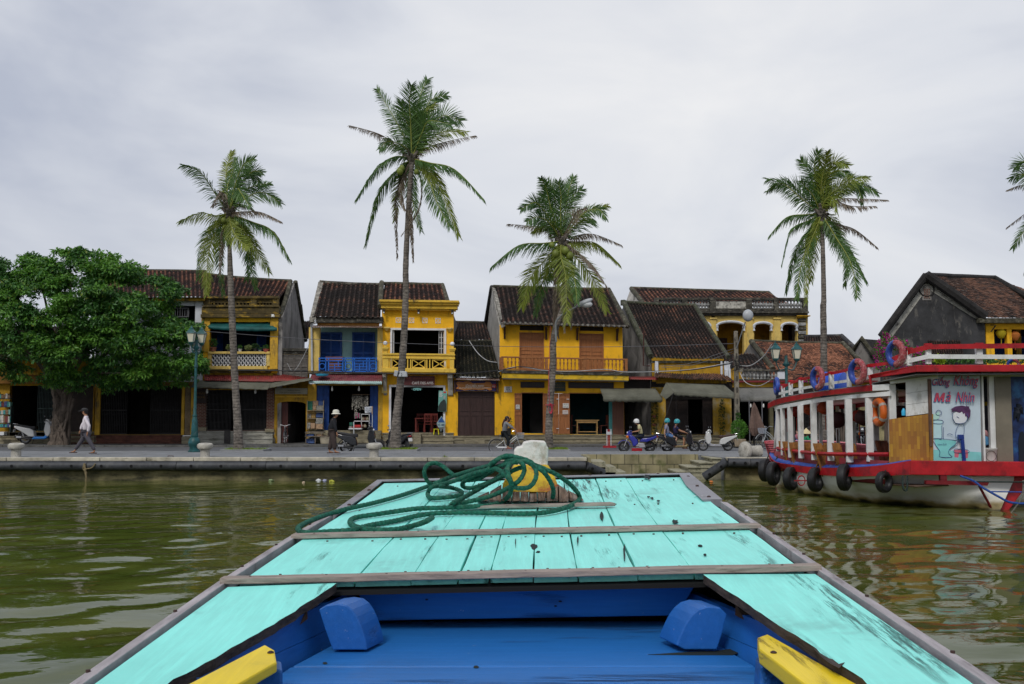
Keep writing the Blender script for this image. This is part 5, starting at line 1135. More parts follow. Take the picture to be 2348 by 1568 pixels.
 # low mossy house with the travel office front (frame 4)
i=4;h=thing('travel_office','low mossy roofed house with dark folding doors and a SÔNG BIỂN XANH board','house',(W(4,220,1420,YF).x,YF,ZS))
tile_roof('roof',W(i,35,852,YF-.4),W(i,425,856,YF-.4),W(i,42,556,YF+3.2),W(i,345,556,YF+3.2),11,19,rm_moss,h,amp=.06)
eave_caps(W(i,35,846,YF-.45),W(i,425,850,YF-.45),11,moss,h)
tile_roof('rear_roof',W(i,20,548,YF+4),W(i,345,550,YF+4),W(i,28,398,YF+7),W(i,300,402,YF+7),11,12,rm_dark,h,amp=.06)
q=MB();ridge(q,W(i,25,394,YF+7),W(i,300,398,YF+7),.08);ridge(q,W(i,35,553,YF+3.4),W(i,350,553,YF+3.4),.07);q.build('ridge_cap',moss,h)
awning(i,(50,856),(420,864),(415,882),(48,876),YF-.2,YF-.6,tinm,h,name='tin_canopy',val=0,corr=26,nx=110,ny=2,sag=0)
MB().fb(i,0,860,66,1345,YF+.03,.25).fb(i,66,860,374,975,YF+.03,.25).build('ground_wall',yel,h)
nvy=mat('navy_purple_sign',(.035,.025,.12),.5,.2);gsign=mat('orange_wood_sign',(.45,.17,.035),.5,.3,2,stretch=(.5,1,3));wht=mat('sign_white_letters',(.72,.70,.60),.6,.05)
s_=sign(i,50,886,386,972,YF-.12,nvy,h,[('ISLAND TOUR',112,960,205,969),('RIVER TOUR',232,960,310,969),('Air',352,918,382,940)],wht)
MB().fb(i,342,912,386,946,YF-.123,.003).build('red_field',mat('sign_red',(.45,.02,.03),.5),s_)
pb=[(50,905),(62,892),(110,896),(150,888),(168,892),(190,906),(290,904),(300,890),(335,894),(352,915),(345,938),(352,962),(330,966),(300,952),(270,962),(180,958),(120,966),(80,956),(48,952),(66,930)]
pl=MB().poly([W(i,a,b,YF-.20)for a,b in pb],(0,.05,0)).build('wooden_plank_sign',gsign,h)
ftext('SÔNG BIỂN XANH',i,130,907,284,938,YF-.21,wht,pl,bold=.012);ftext('BLUE SEA RIVER TOURISM COMPANY',i,78,940,340,950,YF-.21,wht,pl)
for a,b in((66,166),(170,266),(270,372)):door_leaf(i,a,976,b,1343,YF+.12,woodd,h)
for a,b in((32,46),(392,406)):MB().fb(i,a,880,b,985,YF-.3,.3).build('bracket',woodb,h)
stairs(i,25,420,[1346,1372,1424],YF,steps,h);MB().fb(i,120,1380,290,1420,YF-.62,.1).build('step_block',steps,h,bevel=.015)
# big yellow balcony house
h=thing('balcony_house','bright yellow house with brown shutters and long wooden balcony behind the central palm','house',(W(4,930,1420,YF).x,YF,ZS))
SL[:]=[.019,950]
shell(i,415,1444,425,850,YF,.3,yel,h,[(583,487,784,812),(1085,487,1282,812)],name='upper_wall')
MB().fb(i,583,430,784,470,YF-.015,.02).fb(i,1088,430,1282,464,YF-.015,.02).build('transom_vent',mat('vent_dark',(.03,.02,.012),.8,.3),h)
for a,b in((587,684),(686,781),(1088,1184),(1186,1280)):door_leaf(i,a,494,b,812,YF+.07,woodo,h)
MB().frame(i,580,486,787,812,YF-.03,7,.12,bottom=False).build('door_frame',woodo,h);MB().frame(i,1081,486,1286,812,YF-.03,7,.12,bottom=False).build('door_frame',woodo,h)
SL[:]=[0,0]
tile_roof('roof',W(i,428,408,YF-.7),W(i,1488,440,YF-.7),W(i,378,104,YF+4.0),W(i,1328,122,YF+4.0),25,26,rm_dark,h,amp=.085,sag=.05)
eave_caps(W(i,432,398,YF-.74),W(i,1480,432,YF-.74),24,mat('pale_lichen_tile',(.20,.19,.165),.9,.45,5),h,.07)
q=MB();ridge(q,W(i,360,94,YF+4.0),W(i,1330,118,YF+4.0),.09,sag=.03);q.tube([W(i,1328,118,YF+4),W(i,1400,255,YF+1.8),W(i,1478,405,YF-.4),W(i,1484,432,YF-.6)],[.11,.12,.14,.14],8);q.build('ridge_cap',moss,h)
pl_=MATS['pale_lichen_stone']
a=[W(i,428,410,YF-.7),W(i,462,396,YF-.7),W(i,384,112,YF+3.9),W(i,352,96,YF+4)];MB().hexa(a+[v-Vector((0,0,.22))for v in a]).build('verge',pl_,h,bevel=.03)
xg=W(i,415,600,YF).x
MB().poly([Vector((xg-.02,YF+.33,ZS)),Vector((xg-.02,YF+.33,W(i,415,425,YF).z)),W(i,350,115,YF+4.0),W(i,300,480,YF+8),Vector((W(i,300,480,YF+8).x,YF+8,ZS))],(.22,0,0)).build('gable_wall',palep,h)
MB().poly([W(i,352,98,YF+4),W(i,1325,120,YF+4),W(i,1380,480,YF+8),W(i,290,500,YF+8.1)],(0,0,-.1)).build('rear_roof',rm_dark,h)
q=MB().tube([W(i,352,100,YF+4),W(i,285,500,YF+8.1)],.14,8);q.build('verge_board',mat('black_verge',(.03,.028,.025),.9,.3),h)
MB().poly([W(i,1440,425,YF),W(i,1322,125,YF+4),Vector((W(i,1440,425,YF).x,YF+8,3.5)),Vector((W(i,1440,425,YF).x,YF+8,ZS)),Vector((W(i,1440,425,YF).x,YF+.3,ZS))],(-.2,0,0)).build('gable_wall',palep,h)
SL[:]=[.02,960]
MB().fb(i,425,408,1490,422,YF-.72,.06).build('eave_board',mat('grey_eave_board',(.14,.12,.10),.85,.3,3),h)
for xx in(457,804,1063,1396):
 pr=[(0,0),(-.55,0),(-.5,-.12),(-.25,-.25),(-.12,-.5),(-.10,-.6),(0,-.62)];c=W(i,xx,445,YF);MB().poly([Vector((c.x-.05,YF+y,c.z+z))for y,z in pr],(.10,0,0)).build('bracket',woodb,h)
Yb=YF-.75;railw=mat('balcony_rail_wood',(.30,.115,.035),.65,.2,3,stretch=(.6,3,3),stain=((.13,.05,.02),.35,4,(1,1,1)))
MB().fb(i,428,690,1488,703,Yb-.04,.1).fb(i,432,790,1486,800,Yb-.02,.07).build('balcony_handrail',railw,h,bevel=.01)
for xx in(436,808,1125,1474):MB().fb(i,xx-10,703,xx+12,812,Yb-.03,.1).build('balcony_post',railw,h)
xx=[485+k*31.2 for k in range(32)]
for x_ in[q_ for q_ in xx if abs(q_-815)>14 and abs(q_-1128)>14 and q_<1465]:
 a=W(i,x_,790,Yb);b=W(i,x_,703,Yb);hh=b.z-a.z;MB().lathe([(r_*.048,z*hh)for r_,z in((.7,0),(.7,.1),(.35,.16),(.55,.35),(1,.62),(.6,.72),(.35,.8),(.7,.88),(.7,1))],(a.x,Yb+.01,a.z),7).build('baluster',railw,h,smooth=True,fixn=False)
MB().fb(i,412,700,434,812,Yb+.05,.7).build('balcony_end_rail',railw,h)
MB().fb(i,430,805,1500,832,Yb-.12,.95).build('balcony_slab',mould,h,bevel=.02);MB().fb(i,434,832,1494,872,Yb-.06,.85).build('slab_edge',mat('slab_yellow',(.66,.42,.02),.85,.15,2,stain=((.14,.13,.05),.40,4,(.7,1,1))),h);MB().fb(i,440,872,1490,880,Yb,.78).build('slab_soffit',mat('soffit_grey',(.35,.34,.31),.9,.1),h)
SL[:]=[.008,960]
holes=[(600,990,778,1327),(862,990,1000,1330),(1001,990,1360,1332)]
shell(i,374,1456,868,1345,YF+.02,.3,yel,h,holes,name='ground_wall')
room(i,600,990,778,1327,YF,4,tealin,h);room(i,1001,990,1360,1332,YF,4,tealin,h)
MB().fb(i,668,995,776,1322,YF+1.6,.1).build('inner_doorway',darkin,h)
for a,b in((540,600),(778,832),(862,908),(910,998)):door_leaf(i,a,992,b,1329,YF-.05,woodo,h)
MB().fb(i,1358,1055,1455,1338,YF-.04,.05).build('door_leaf',mat('dull_brown_door',(.15,.06,.035),.6,.15,3,stretch=(5,5,.7)),h)
MB().fb(i,1330,992,1358,1338,YF-.03,.2).build('teal_pilaster',mat('teal_pilaster',(.05,.22,.21),.8,.15),h)
MB().frame(i,596,985,783,1328,YF-.02,6,.1,bottom=False).build('door_frame',woodo,h);MB().frame(i,996,984,1364,1332,YF-.02,6,.1,bottom=False).build('door_frame',woodo,h)
for a,b in((590,790),(990,1370)):
 q=MB().fb(i,a,896,b,946,YF-.01,.02,1).frame(i,a,896,b,946,YF-.04,6,.08);n=int((b-a)/16)
 for k in range(1,n):q.fb(i,a+(b-a)*k/n-1.5,902,a+(b-a)*k/n+1.5,940,YF-.03,.015,1 if 0 else 0)
 q.build('transom_grille',[woodb,blackm],h)
sign(i,838,896,965,972,YF-.12,mat('dark_green_sign',(.018,.028,.014),.5,.15),h,[('VĂN PHÒNG',866,914,936,924),('BẠCH ĐẰNG',866,932,958,948)],gold)
ppr=mat('paper_notice',(.62,.60,.55),.8,.05);rr_=mat('notice_red',(.45,.03,.03),.7)
sign(i,453,937,517,984,YF-.03,ppr,h,[('CẤM',470,940,500,952),('BÁN VÉ',468,956,502,965),('HÀNG RONG',458,969,512,978)],inkb,d=.02,name='wall_notice',bold=.02)
for a,b,c_,d,t3 in((550,1088,583,1126,'CẤM ĐỂ XE'),(944,1074,994,1112,'CẤM ĐỂ XE'),(942,1132,988,1164,'CẤM ĐỖ XE')):
 sign(i,a,b,c_,d,YF-.08,ppr,h,[(t3,a+4,b+4,c_-4,b+15),('TRƯỚC CỬA',a+4,d-14,c_-4,d-5)],rr_ if a==942 else inkb,d=.01,name='paper_notice')
for a,b in((890,1036),(975,1036),(890,1282),(975,1282)):MB().fb(i,a,b,a+22,b+5,YF-.1,.03).build('door_latch',whitef,h)
SL[:]=[0,0]
stairs(i,412,1450,[1336,1366,1394,1428],YF-.02,steps,h)
t=thing('side_table','small pale wooden table with turned legs inside the teal room','table',(W(4,1145,1330,YF+.7).x,YF+.7,W(4,1145,1332,YF).z));c=t.location;tw=mat('pale_table_wood',(.40,.25,.09),.6,.2)
MB().box(c.x-.62,c.x+.62,c.y-.3,c.y+.3,c.z+.70,c.z+.74).build('table_top',tw,t);MB().box(c.x-.55,c.x+.55,c.y-.25,c.y+.25,c.z+.58,c.z+.70).box(c.x-.55,c.x+.55,c.y-.28,c.y-.24,c.z+.10,c.z+.14).build('apron',tw,t)
for x in(-.52,.52):
 for y in(-.26,.26):MB().lathe([(.03,0),(.03,.15),(.045,.2),(.025,.26),(.045,.36),(.025,.44),(.04,.5),(.03,.58),(.03,.7)],(c.x+x,c.y+y,c.z),8).build('leg',tw,t,smooth=True)
c2=cafe_chair((W(4,1050,1300,YF+.9).x,YF+.9,c.z),1.4,'dark wooden chair left of the pale table in the teal room',mat('dark_red_chair_wood',(.10,.025,.015),.5,.2),'chairs in the teal room')
dup(c2,(W(4,1285,1300,YF+.9).x,YF+.9,c.z),-1.4,'dark wooden chair right of the pale table in the teal room')
potted(4,495,1330,YF-.35,.30,.12,.65,.16,90,.10,potd,leafm,'pink flowering plant in a dark pot by the door, behind the cyclist',21,pinkf,16)
# dark roofed shop house (frame 5)
i=5;h=thing('shop_house','old shop house with great dark tiled roof and grey green awnings in front','house',(W(5,700,1330,YF).x,YF,ZS))
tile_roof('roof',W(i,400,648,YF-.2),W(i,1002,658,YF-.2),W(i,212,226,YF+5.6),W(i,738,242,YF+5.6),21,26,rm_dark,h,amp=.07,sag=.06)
eave_caps(W(i,400,646,YF-.25),W(i,1002,656,YF-.25),21,moss,h,.05)
q=MB();ridge(q,W(i,185,212,YF+5.6),W(i,745,238,YF+5.6),.10,sag=.03);q.tube([W(i,740,236,YF+5.6),W(i,870,440,YF+2.6),W(i,1006,645,YF-.2)],.12,8);q.tube([W(i,186,212,YF+5.6),W(i,290,425,YF+2.6),W(i,398,640,YF-.2)],.16,8)
q.fb(i,166,195,200,235,YF+5.5,.4);q.build('ridge_cap',mat('mossy_green_cap',(.055,.06,.035),.9,.4,4,stain=((.14,.13,.11),.4,5,(1,1,1))),h)
MB().poly([W(i,395,665,YF),W(i,190,232,YF+5.6),W(i,160,300,YF+6.6),W(i,160,760,YF+6.6),Vector((W(i,395,800,YF).x-1.2,YF+3,ZS)),Vector((W(i,395,800,YF).x,YF,ZS))],(.1,.2,0)).build('side_wall',greyp,h)
MB().poly([W(i,190,222,YF+5.6),W(i,740,240,YF+5.6),W(i,740,560,YF+11),W(i,150,560,YF+11)],(0,0,-.1)).build('rear_roof',rm_dark,h)
MB().fb(i,400,672,1000,690,YF-.08,.3).build('eave_board',moss,h);MB().fb(i,440,688,990,850,YF+.02,.3).build('upper_wall',yelo,h)
for a,b in((432,458),(946,962),(975,1008)):MB().fb(i,a,676,b,806,YF-.1,.2).build('pillar',whitew,h,bevel=.015)
tile_roof('lower_roof',W(i,432,806,YF-.9),W(i,1052,836,YF-.9),W(i,430,770,YF-.05),W(i,985,782,YF-.05),30,6,rm_mix,h,amp=.05)
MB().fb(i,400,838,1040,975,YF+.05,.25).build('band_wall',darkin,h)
MB().fb(i,404,880,516,1262,YF,.3).build('ground_wall',mat('stained_ochre_wall',(.50,.30,.03),.85,.25,1.4,stain=((.42,.38,.26),.45,1.6,(1,1,.8)),bump=.3),h)
MB().fb(i,886,960,1032,1262,YF,.3).build('ground_wall',MATS['stained_ochre_wall'],h)
room(i,516,960,886,1245,YF,4,darkin,h);room(i,188,930,404,1250,YF,4,darkin,h)
for a,b in((520,606),(608,690),(806,882)):door_leaf(i,a,975,b,1248,YF+.1,mat('almost_black_door_wood',(.028,.017,.013),.65,.3),h)
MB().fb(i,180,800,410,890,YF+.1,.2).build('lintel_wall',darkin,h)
awning(i,(0,888),(436,890),(490,962),(25,958),YF-.35,YF-1.5,canvas,h,name='canvas_awning',val=40,scallop=9)
awning(i,(515,845),(975,862),(1095,952),(582,925),YF-.9,YF-2.1,canvas,h,name='canvas_awning',val=24,scallop=10)
MB().poly([W(i,470,940,YF-1.4),W(i,515,850,YF-.9),W(i,580,925,YF-2.1),W(i,515,975,YF-1.8)],(.02,.01,-.01)).build('awning_side',canvas,h)
awning(i,(225,798),(440,795),(460,822),(228,818),YF,YF-.6,redtin,h,name='tin_canopy',val=0,corr=16,nx=60,ny=2,sag=0)
MB().tube([W(i,575,928,YF-2.1),(W(i,445,1310,YF-2.1).x,YF-2.1,ZS)],.022,8).tube([W(i,597,928,YF-2.1),W(i,597,1130,YF-2.1)],.008,6).build('awning_prop',blackm,h)
MB().tube([W(i,1090,955,YF-2.1),(W(i,1088,1310,YF-2.1).x,YF-2.1,ZS)],.02,8).build('awning_prop',blackm,h)
MB().tube([W(i,343,425,YF-.05),W(i,341,712,YF-.05),W(i,390,712,YF-.05)],.035,8).build('soil_pipe',mat('rust_pipe',(.06,.02,.015),.7),h)
stairs(i,-10,1040,[1255,1280,1305,1335],YF,steps,h)
leaves('wall_creeper',W(i,428,1090,YF-.12),(.22,.12,1.35),300,.11,leafd,h,31);leaves('wall_creeper',W(i,960,1130,YF-.12),(.20,.12,1.1),260,.11,leafd,h,32)
for yy in(1120,1185):c=W(i,425,yy,YF-.12);MB().lathe([(.08,0),(.12,.12),(.13,.13)],c,10).build('wall_pot',potr,h)
# grand colonial building farther back (frame 5/6)
i=5;Y7=66.0;h=thing('colonial_building','old yellow colonial building with arches and black roof balustrade, behind the shop roofs','house',(W(5,1200,1200,Y7).x,Y7,ZS))
tile_roof('roof',W(i,345,232,Y7+2),W(i,1480,230,Y7+2),W(i,250,108,Y7+6),W(i,1318,142,Y7+6),34,9,rm_red,h,amp=.09)
q=MB();ridge(q,W(i,240,103,Y7+6),W(i,1320,138,Y7+6),.12);q.tube([W(i,1318,138,Y7+6),W(i,1400,212,Y7+4)],.14,8);q.tube([W(i,245,106,Y7+6),W(i,345,222,Y7+2.5)],.16,8);q.build('ridge_cap',moss,h)
MB().poly([W(i,240,108,Y7+6),W(i,198,225,Y7+6),W(i,198,400,Y7+6),W(i,350,400,Y7+2.5),W(i,345,225,Y7+2.5)],(.2,.1,0)).build('gable_wall',palep,h)
MB().fb(i,430,178,1630,195,Y7-.1,.35).fb(i,350,285,1640,300,Y7-.35,.6).fb(i,360,300,1630,318,Y7-.2,.5).fb(i,370,262,1632,285,Y7-.05,.3).build('cornice',mould,h,bevel=.02)
for a,b in((430,462),(645,690),(862,908),(1150,1196),(1365,1405),(1590,1632)):MB().fb(i,a,188,b,290,Y7-.16,.4).build('parapet_pier',mould,h,bevel=.02)
MB().fb(i,908,205,1150,268,Y7+.02,.2).build('name_panel',mat('peeling_pale_panel',(.50,.48,.42),.9,.2,3,stain=((.09,.08,.07),.5,4,(1,1,1))),h)
pale_b=mat('grey_baluster_stone',(.30,.30,.29),.9,.3,3,stain=((.06,.055,.05),.45,5,(1,1,1)))
for a,b,n in((465,645,7),(692,860,7),(1198,1363,7),(1407,1588,7)):balusters(i,a,b,196,264,Y7+.1,n,pale_b,h,rr=.14)
def arcade(i,xs,yt,yb,ys_,ya,Y):
 for(a,b)in xs:pass
arch=[(920,1130,400,375),(1208,1345,402,382),(1425,1545,405,386),(740,862,400,378)]
pts_x=1632
for a,b,sp_y,ap in arch:arch_wall(i,a-(46 if a>760 else 0),b+(40 if b<1500 else 85),318,620,a,b,sp_y,ap,Y7,yelc,h,name='arcade_wall',d=.5)
for a,b,sp_y,ap in arch:
 pts=[];q=MB()
 for k in range(13):
  an=math.pi*k/12;pts.append(W(i,(a+b)/2+(b-a)/2*1.04*math.cos(an),sp_y-(sp_y-ap+10)*math.sin(an),Y7-.06))
 q.tube(pts,.09,6);q.build('arch_moulding',whitew,h)
 for xx in(a,b):MB().fb(i,xx-9,402,xx+9,412,Y7-.12,.3).fb(i,xx-6,412,xx+6,430,Y7-.08,.25).fb(i,xx-9,430,xx+9,437,Y7-.12,.3).build('capital',whitew,h)
for a,b in((862,918),(1148,1206),(1362,1420)):MB().fb(i,a,334,b,346,Y7-.15,.2).fb(i,a+4,346,b-4,620,Y7-.08,.12).build('pilaster',yelc,h)
MB().fb(i,700,318,1580,620,Y7+3,.3).build('loggia_wall',yelo,h);MB().fb(i,930,495,998,620,Y7+2.9,.1).fb(i,1480,400,1560,620,Y7+2.9,.1).build('loggia_door',woodd,h)
MB().fb(i,700,318,1600,330,Y7+.3,2.8).build('loggia_ceiling',darkp,h)
for k in range(8):MB().fb(i,1558,340+k*33,1618,366+k*33,Y7-.2,.6).build('quoin',pale_b if k%2 else mould,h,bevel=.04)
MB().fb(i,1550,318,1622,338,Y7-.25,.7).fb(i,1548,316,1650,324,Y7-.4,.7).fb(i,370,620,1622,1320,Y7+.1,.3).build('lower_wall',yelo,h)
MB().box(W(i,1600,400,Y7).x,W(i,1618,400,Y7).x,Y7+.4,Y7+8,ZS,W(i,1600,300,Y7).z).build('side_wall',greyp,h)
# orange roofed house with stone balustrade (frame 6)
i=6;h=thing('balustrade_house','house with patchy orange tiled roof and stone balustrade, behind the tour boat bow','house',(W(6,600,1330,YF).x,YF,ZS))
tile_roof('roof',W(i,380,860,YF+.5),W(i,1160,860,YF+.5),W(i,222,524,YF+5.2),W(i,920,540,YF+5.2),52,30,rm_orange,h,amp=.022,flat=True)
q=MB();ridge(q,W(i,200,516,YF+5.2),W(i,925,536,YF+5.2),.09,sag=.03);q.tube([W(i,205,520,YF+5.2),W(i,290,625,YF+3.4),W(i,378,738,YF+1.9)],.15,8);q.tube([W(i,922,532,YF+5.2),W(i,1050,665,YF+3.2)],.13,8);q.build('ridge_cap',moss,h)
MB().poly([W(i,205,522,YF+5.2),W(i,130,640,YF+7),W(i,130,800,YF+7),W(i,378,830,YF+1.9),W(i,378,740,YF+1.9)],(.1,.15,0)).build('gable_wall',greyp,h)
tile_roof('side_roof',W(i,-20,735,YF+1),W(i,330,735,YF+1),W(i,0,620,YF+3.5),W(i,230,622,YF+3.5),10,10,rm_dark,h)
tile_roof('rear_roof',W(i,600,640,YF+7),W(i,1060,640,YF+7),W(i,620,488,YF+10),W(i,912,482,YF+10),16,9,rm_dark,h,amp=.07)
q=MB();ridge(q,W(i,620,482,YF+10),W(i,915,476,YF+10),.10);q.tube([W(i,912,476,YF+10),W(i,1015,570,YF+8)],.14,8);q.build('ridge_cap',darkp,h)
MB().fb(i,100,740,480,754,YF-.25,.3).fb(i,100,815,480,828,YF-.25,.3).build('balustrade_rail',mould,h,bevel=.01)
balusters(i,130,412,754,815,YF-.1,10,pale_b,h,rr=.085)
MB().fb(i,28,690,46,815,YF-.2,.2).fb(i,0,740,26,812,YF-.25,.3).fb(i,412,750,470,820,YF-.2,.3).build('balustrade_pier',whitew,h,bevel=.02)
MB().fb(i,60,828,1200,842,YF-.3,.5).build('red_ledge',mat('red_ledge',(.18,.02,.02),.7,.2),h)
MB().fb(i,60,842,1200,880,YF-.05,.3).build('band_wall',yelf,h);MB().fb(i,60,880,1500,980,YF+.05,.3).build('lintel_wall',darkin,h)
awning(i,(100,885),(400,885),(400,965),(118,970),YF-.4,YF-1.8,canvg,h,name='canvas_awning',val=26,scallop=0)
MB().fb(i,1180,900,1300,1320,YF,.3).fb(i,350,980,380,1320,YF,.3).fb(i,1060,980,1110,1320,YF-.02,.3).build('ground_wall',mat('stained_pale_wall',(.36,.31,.16),.9,.3,1.2,stain=((.04,.04,.025),.48,1.5,(1,1,.7)),bump=.3),h)
room(i,110,980,350,1320,YF,4,darkin,h);room(i,380,980,1060,1320,YF,4,darkin,h);room(i,1110,980,1180,1320,YF,3,darkin,h)
grille(i,590,985,740,1320,YF+.06,gatem,h,14);grille(i,880,985,1000,1320,YF+.06,gatem,h,12)
stairs(i,0,1400,[1302,1335],YF,steps,h)
# small grey gable and the large black gable house (frames 6, 7)
h=thing('rear_house','small grey gabled house with dark roof between the orange roof and the black gable','house',(W(6,1080,900,60).x,60,ZS))
MB().poly([W(i,1000,620,61),W(i,1068,505,60),W(i,1215,690,60),W(i,1215,1000,60),W(i,1000,1000,61)],(0,.3,0)).build('gable_wall',greyp,h)
q=MB().tube([W(i,990,612,61),W(i,1068,497,60),W(i,1220,690,59.8)],.16,8);q.build('verge_cap',moss,h)
a=[W(i,1068,500,60),W(i,1230,512,66),W(i,1400,720,66),W(i,1225,700,60)];MB().hexa(a+[v-Vector((0,0,.12))for v in a]).build('roof',rm_dark,h)
i=7;YG=50.0;h=thing('gable_house','large house with a black weathered gable wall and mixed tile roof at the right edge','house',(W(7,900,1000,YG).x,YG,ZS))
MB().poly([W(i,298,668,YG),W(i,690,130,YG),W(i,1215,492,YG),W(i,1232,1000,YG),W(i,1232,1400,YG),W(i,298,1400,YG)],(0,.3,0)).build('gable_wall',darkp,h)
bd=mat('pale_verge_band',(.40,.385,.34),.9,.25,2,stain=((.07,.065,.06),.42,3,(1,1,1)))
for p0,p1 in(((330,668),(692,168)),((692,168),(1195,512))):
 a,b=W(i,*p0,YG-.02),W(i,*p1,YG-.02);d=Vector((0,0,-.42));MB().poly([a,b,b+d*(.55 if p1[0]>700 else 1),a+d*(1 if p1[0]<700 else .55)]if p1[0]<700 else[a,b,b+d*.4,a+d*.8],(0,.022,0)).build('verge_band',bd,h)
q=MB().tube([W(i,285,662,YG-.2),W(i,480,395,YG-.2),W(i,690,112,YG-.2)],.17,8);q.tube([W(i,690,112,YG-.2),W(i,940,285,YG-.2),W(i,1220,485,YG-.2)],.25,8);ridge(q,W(i,695,114,YG-.1),W(i,1305,138,YG+5),.13);q.tube([W(i,1300,138,YG+5),W(i,1640,330,YG+3)],.16,8);q.build('verge_cap',mat('black_cap',(.025,.023,.022),.9,.4),h)
el=W(i,1240,500,YG-.2);rl=W(i,705,122,YG-.1);rr2=W(i,1300,142,YG+5);er=el+(rr2-rl)*1.15;er.z-=.1
tile_roof('roof',el,Vector((er.x+2.6,er.y,er.z)),rl,rr2,36,32,rm_mix,h,amp=.03,flat=True)
MB().poly([W(i,285,662,YG),W(i,690,112,YG),rr2,rr2+(W(i,285,662,YG)-W(i,690,112,YG))],(0,0,-.1)).build('rear_roof',rm_dark,h)
c=W(i,697,262,YG-.04);q=MB();q.poly([c+Vector((x,0,z))for x,z in((-.22,-.42),(.22,-.42),(.22,.15),(.12,.32),(-.12,.32),(-.22,.15))],(0,.03,0),0)
for k in range(4):q.box(c.x-.14+k*.08,c.x-.10+k*.08,c.y-.02,c.y,c.z-.34,c.z+.15,1)
q.torus((c.x,c.y,c.z+.1),.36,.04,'y',20,5,2,sc=(1,.9));q.build('gable_vent',[greyp,brick,mat('black_cap',(.03,.03,.03))],h)
q=MB();
MB().fb(i,1168,498,1700,540,YG-.35,.5).build('eave_board',moss,h)
Yy=YG+.1;MB().fb(i,1230,540,1302,900,Yy,.3).fb(i,1420,595,1462,900,Yy,.3).fb(i,1302,545,1700,598,Yy,.3).fb(i,1230,862,1700,1400,Yy,.3).build('yellow_wall',yel,h)
room(i,1302,595,1700,862,Yy,1.6,MATS['navy_interior'],h);
for a,b in((1310,1410),(1545,1640)):louvre(i,a,660,b,860,Yy+1.4,mat('navy_shutter',(.012,.03,.11),.6),h)
MB().fb(i,1500,600,1545,862,Yy+1.3,.2).build('inner_wall',yelo,h)
c=W(i,1270,560,YG-.05);MB().tube([c,c+Vector((.1,-.3,-.05)),c+Vector((-.05,-.1,-.35))],.03,6).build('bracket',blackm,h)
lt=mat('yellow_silk_lantern',(.62,.48,.02),.6,.1,tr=.3);lo_=mat('orange_silk_lantern',(.62,.20,.04),.6,.1,tr=.3)
def silk(c,m,label,s=1.0,grp='silk lanterns on the upper loggia',pr=None):
 t=thing('silk_lantern',label,'lantern',c,0,grp);c=Vector(c)
 MB().lathe([(r_*s,z*s)for r_,z in(pr or[(.06,.42),(.17,.36),(.25,.26),(.24,.15),(.14,.0),(.10,-.04)][::-1])],c,12).build('silk_shade',m,t,smooth=True,fixn=False)
 MB().tube([c+Vector((0,0,-.05*s)),c+Vector((0,0,-.5*s))],.018*s,6).build('tassel',m,t);return t
silk(W(i,1363,672,Yy+.1),lt,'yellow silk lantern hanging in the loggia of the black gable house');silk(W(i,1487,692,Yy+.1),lo_,'orange silk lantern hanging in the loggia of the black gable house')
q=MB();tile_roof('lean_to_roof',W(i,750,870,YG-1.5),W(i,1040,870,YG-1.5),W(i,700,705,YG-.1),W(i,1000,705,YG-.1),14,8,rm_dark,h)
MB().fb(6,1150,900,2600,1330,YG+.5,.3).build('street_wall',mat('stained_pale_wall',(.3,.3,.2)),h)
# coconut palms
def frondmat(name,c1,c2):return mat(name,c1,.5,.2,1.3,col2=c2,tr=.28,spec=.5)
fg=frondmat('palm_leaf_green',(.045,.115,.025),(.11,.21,.045));fy=frondmat('palm_leaf_yellow_green',(.13,.19,.018),(.26,.30,.035));fdk=frondmat('palm_leaf_dry',(.13,.095,.065),(.27,.22,.16));frk=mat('palm_midrib',(.24,.26,.05),.6,.2)
def trunkmat(name):
 m=mat(name,(.19,.165,.14),.92,.35,3,stain=((.035,.03,.026),.48,7,(1,1,1.6)),bump=.5,bscale=22);nt=m.node_tree;b=nt.nodes['Principled BSDF'];N=nt.nodes.new;L=nt.links.new
 tc=N('ShaderNodeTexCoord');wv=N('ShaderNodeTexWave');wv.bands_direction='Z';wv.inputs['Scale'].default_value=2.6;wv.inputs['Distortion'].default_value=4;wv.inputs['Detail'].default_value=2;L(tc.outputs['Object'],wv.inputs[0])
 old=b.inputs['Base Color'].links[0].from_socket;mr=N('ShaderNodeMapRange');mr.inputs[1].default_value=.0;mr.inputs[2].default_value=.35;mr.inputs[3].default_value=.35;mr.inputs[4].default_value=0;L(wv.outputs[0],mr.inputs[0])
 mx=N('ShaderNodeMix');mx.data_type='RGBA';L(mr.outputs[0],mx.inputs[0]);L(old,mx.inputs[6]);mx.inputs[7].default_value=(.045,.036,.03,1);L(mx.outputs[2],b.inputs['Base Color'])
 bp=N('ShaderNodeBump');bp.inputs['Strength'].default_value=.5;bp.inputs['Distance'].default_value=.02;L(wv.outputs[0],bp.inputs['Height']);L(bp.outputs[0],b.inputs['Normal']);return m
ptm=trunkmat('palm_trunk')
cocom=mat('coconut_green',(.16,.20,.03),.5,.2)
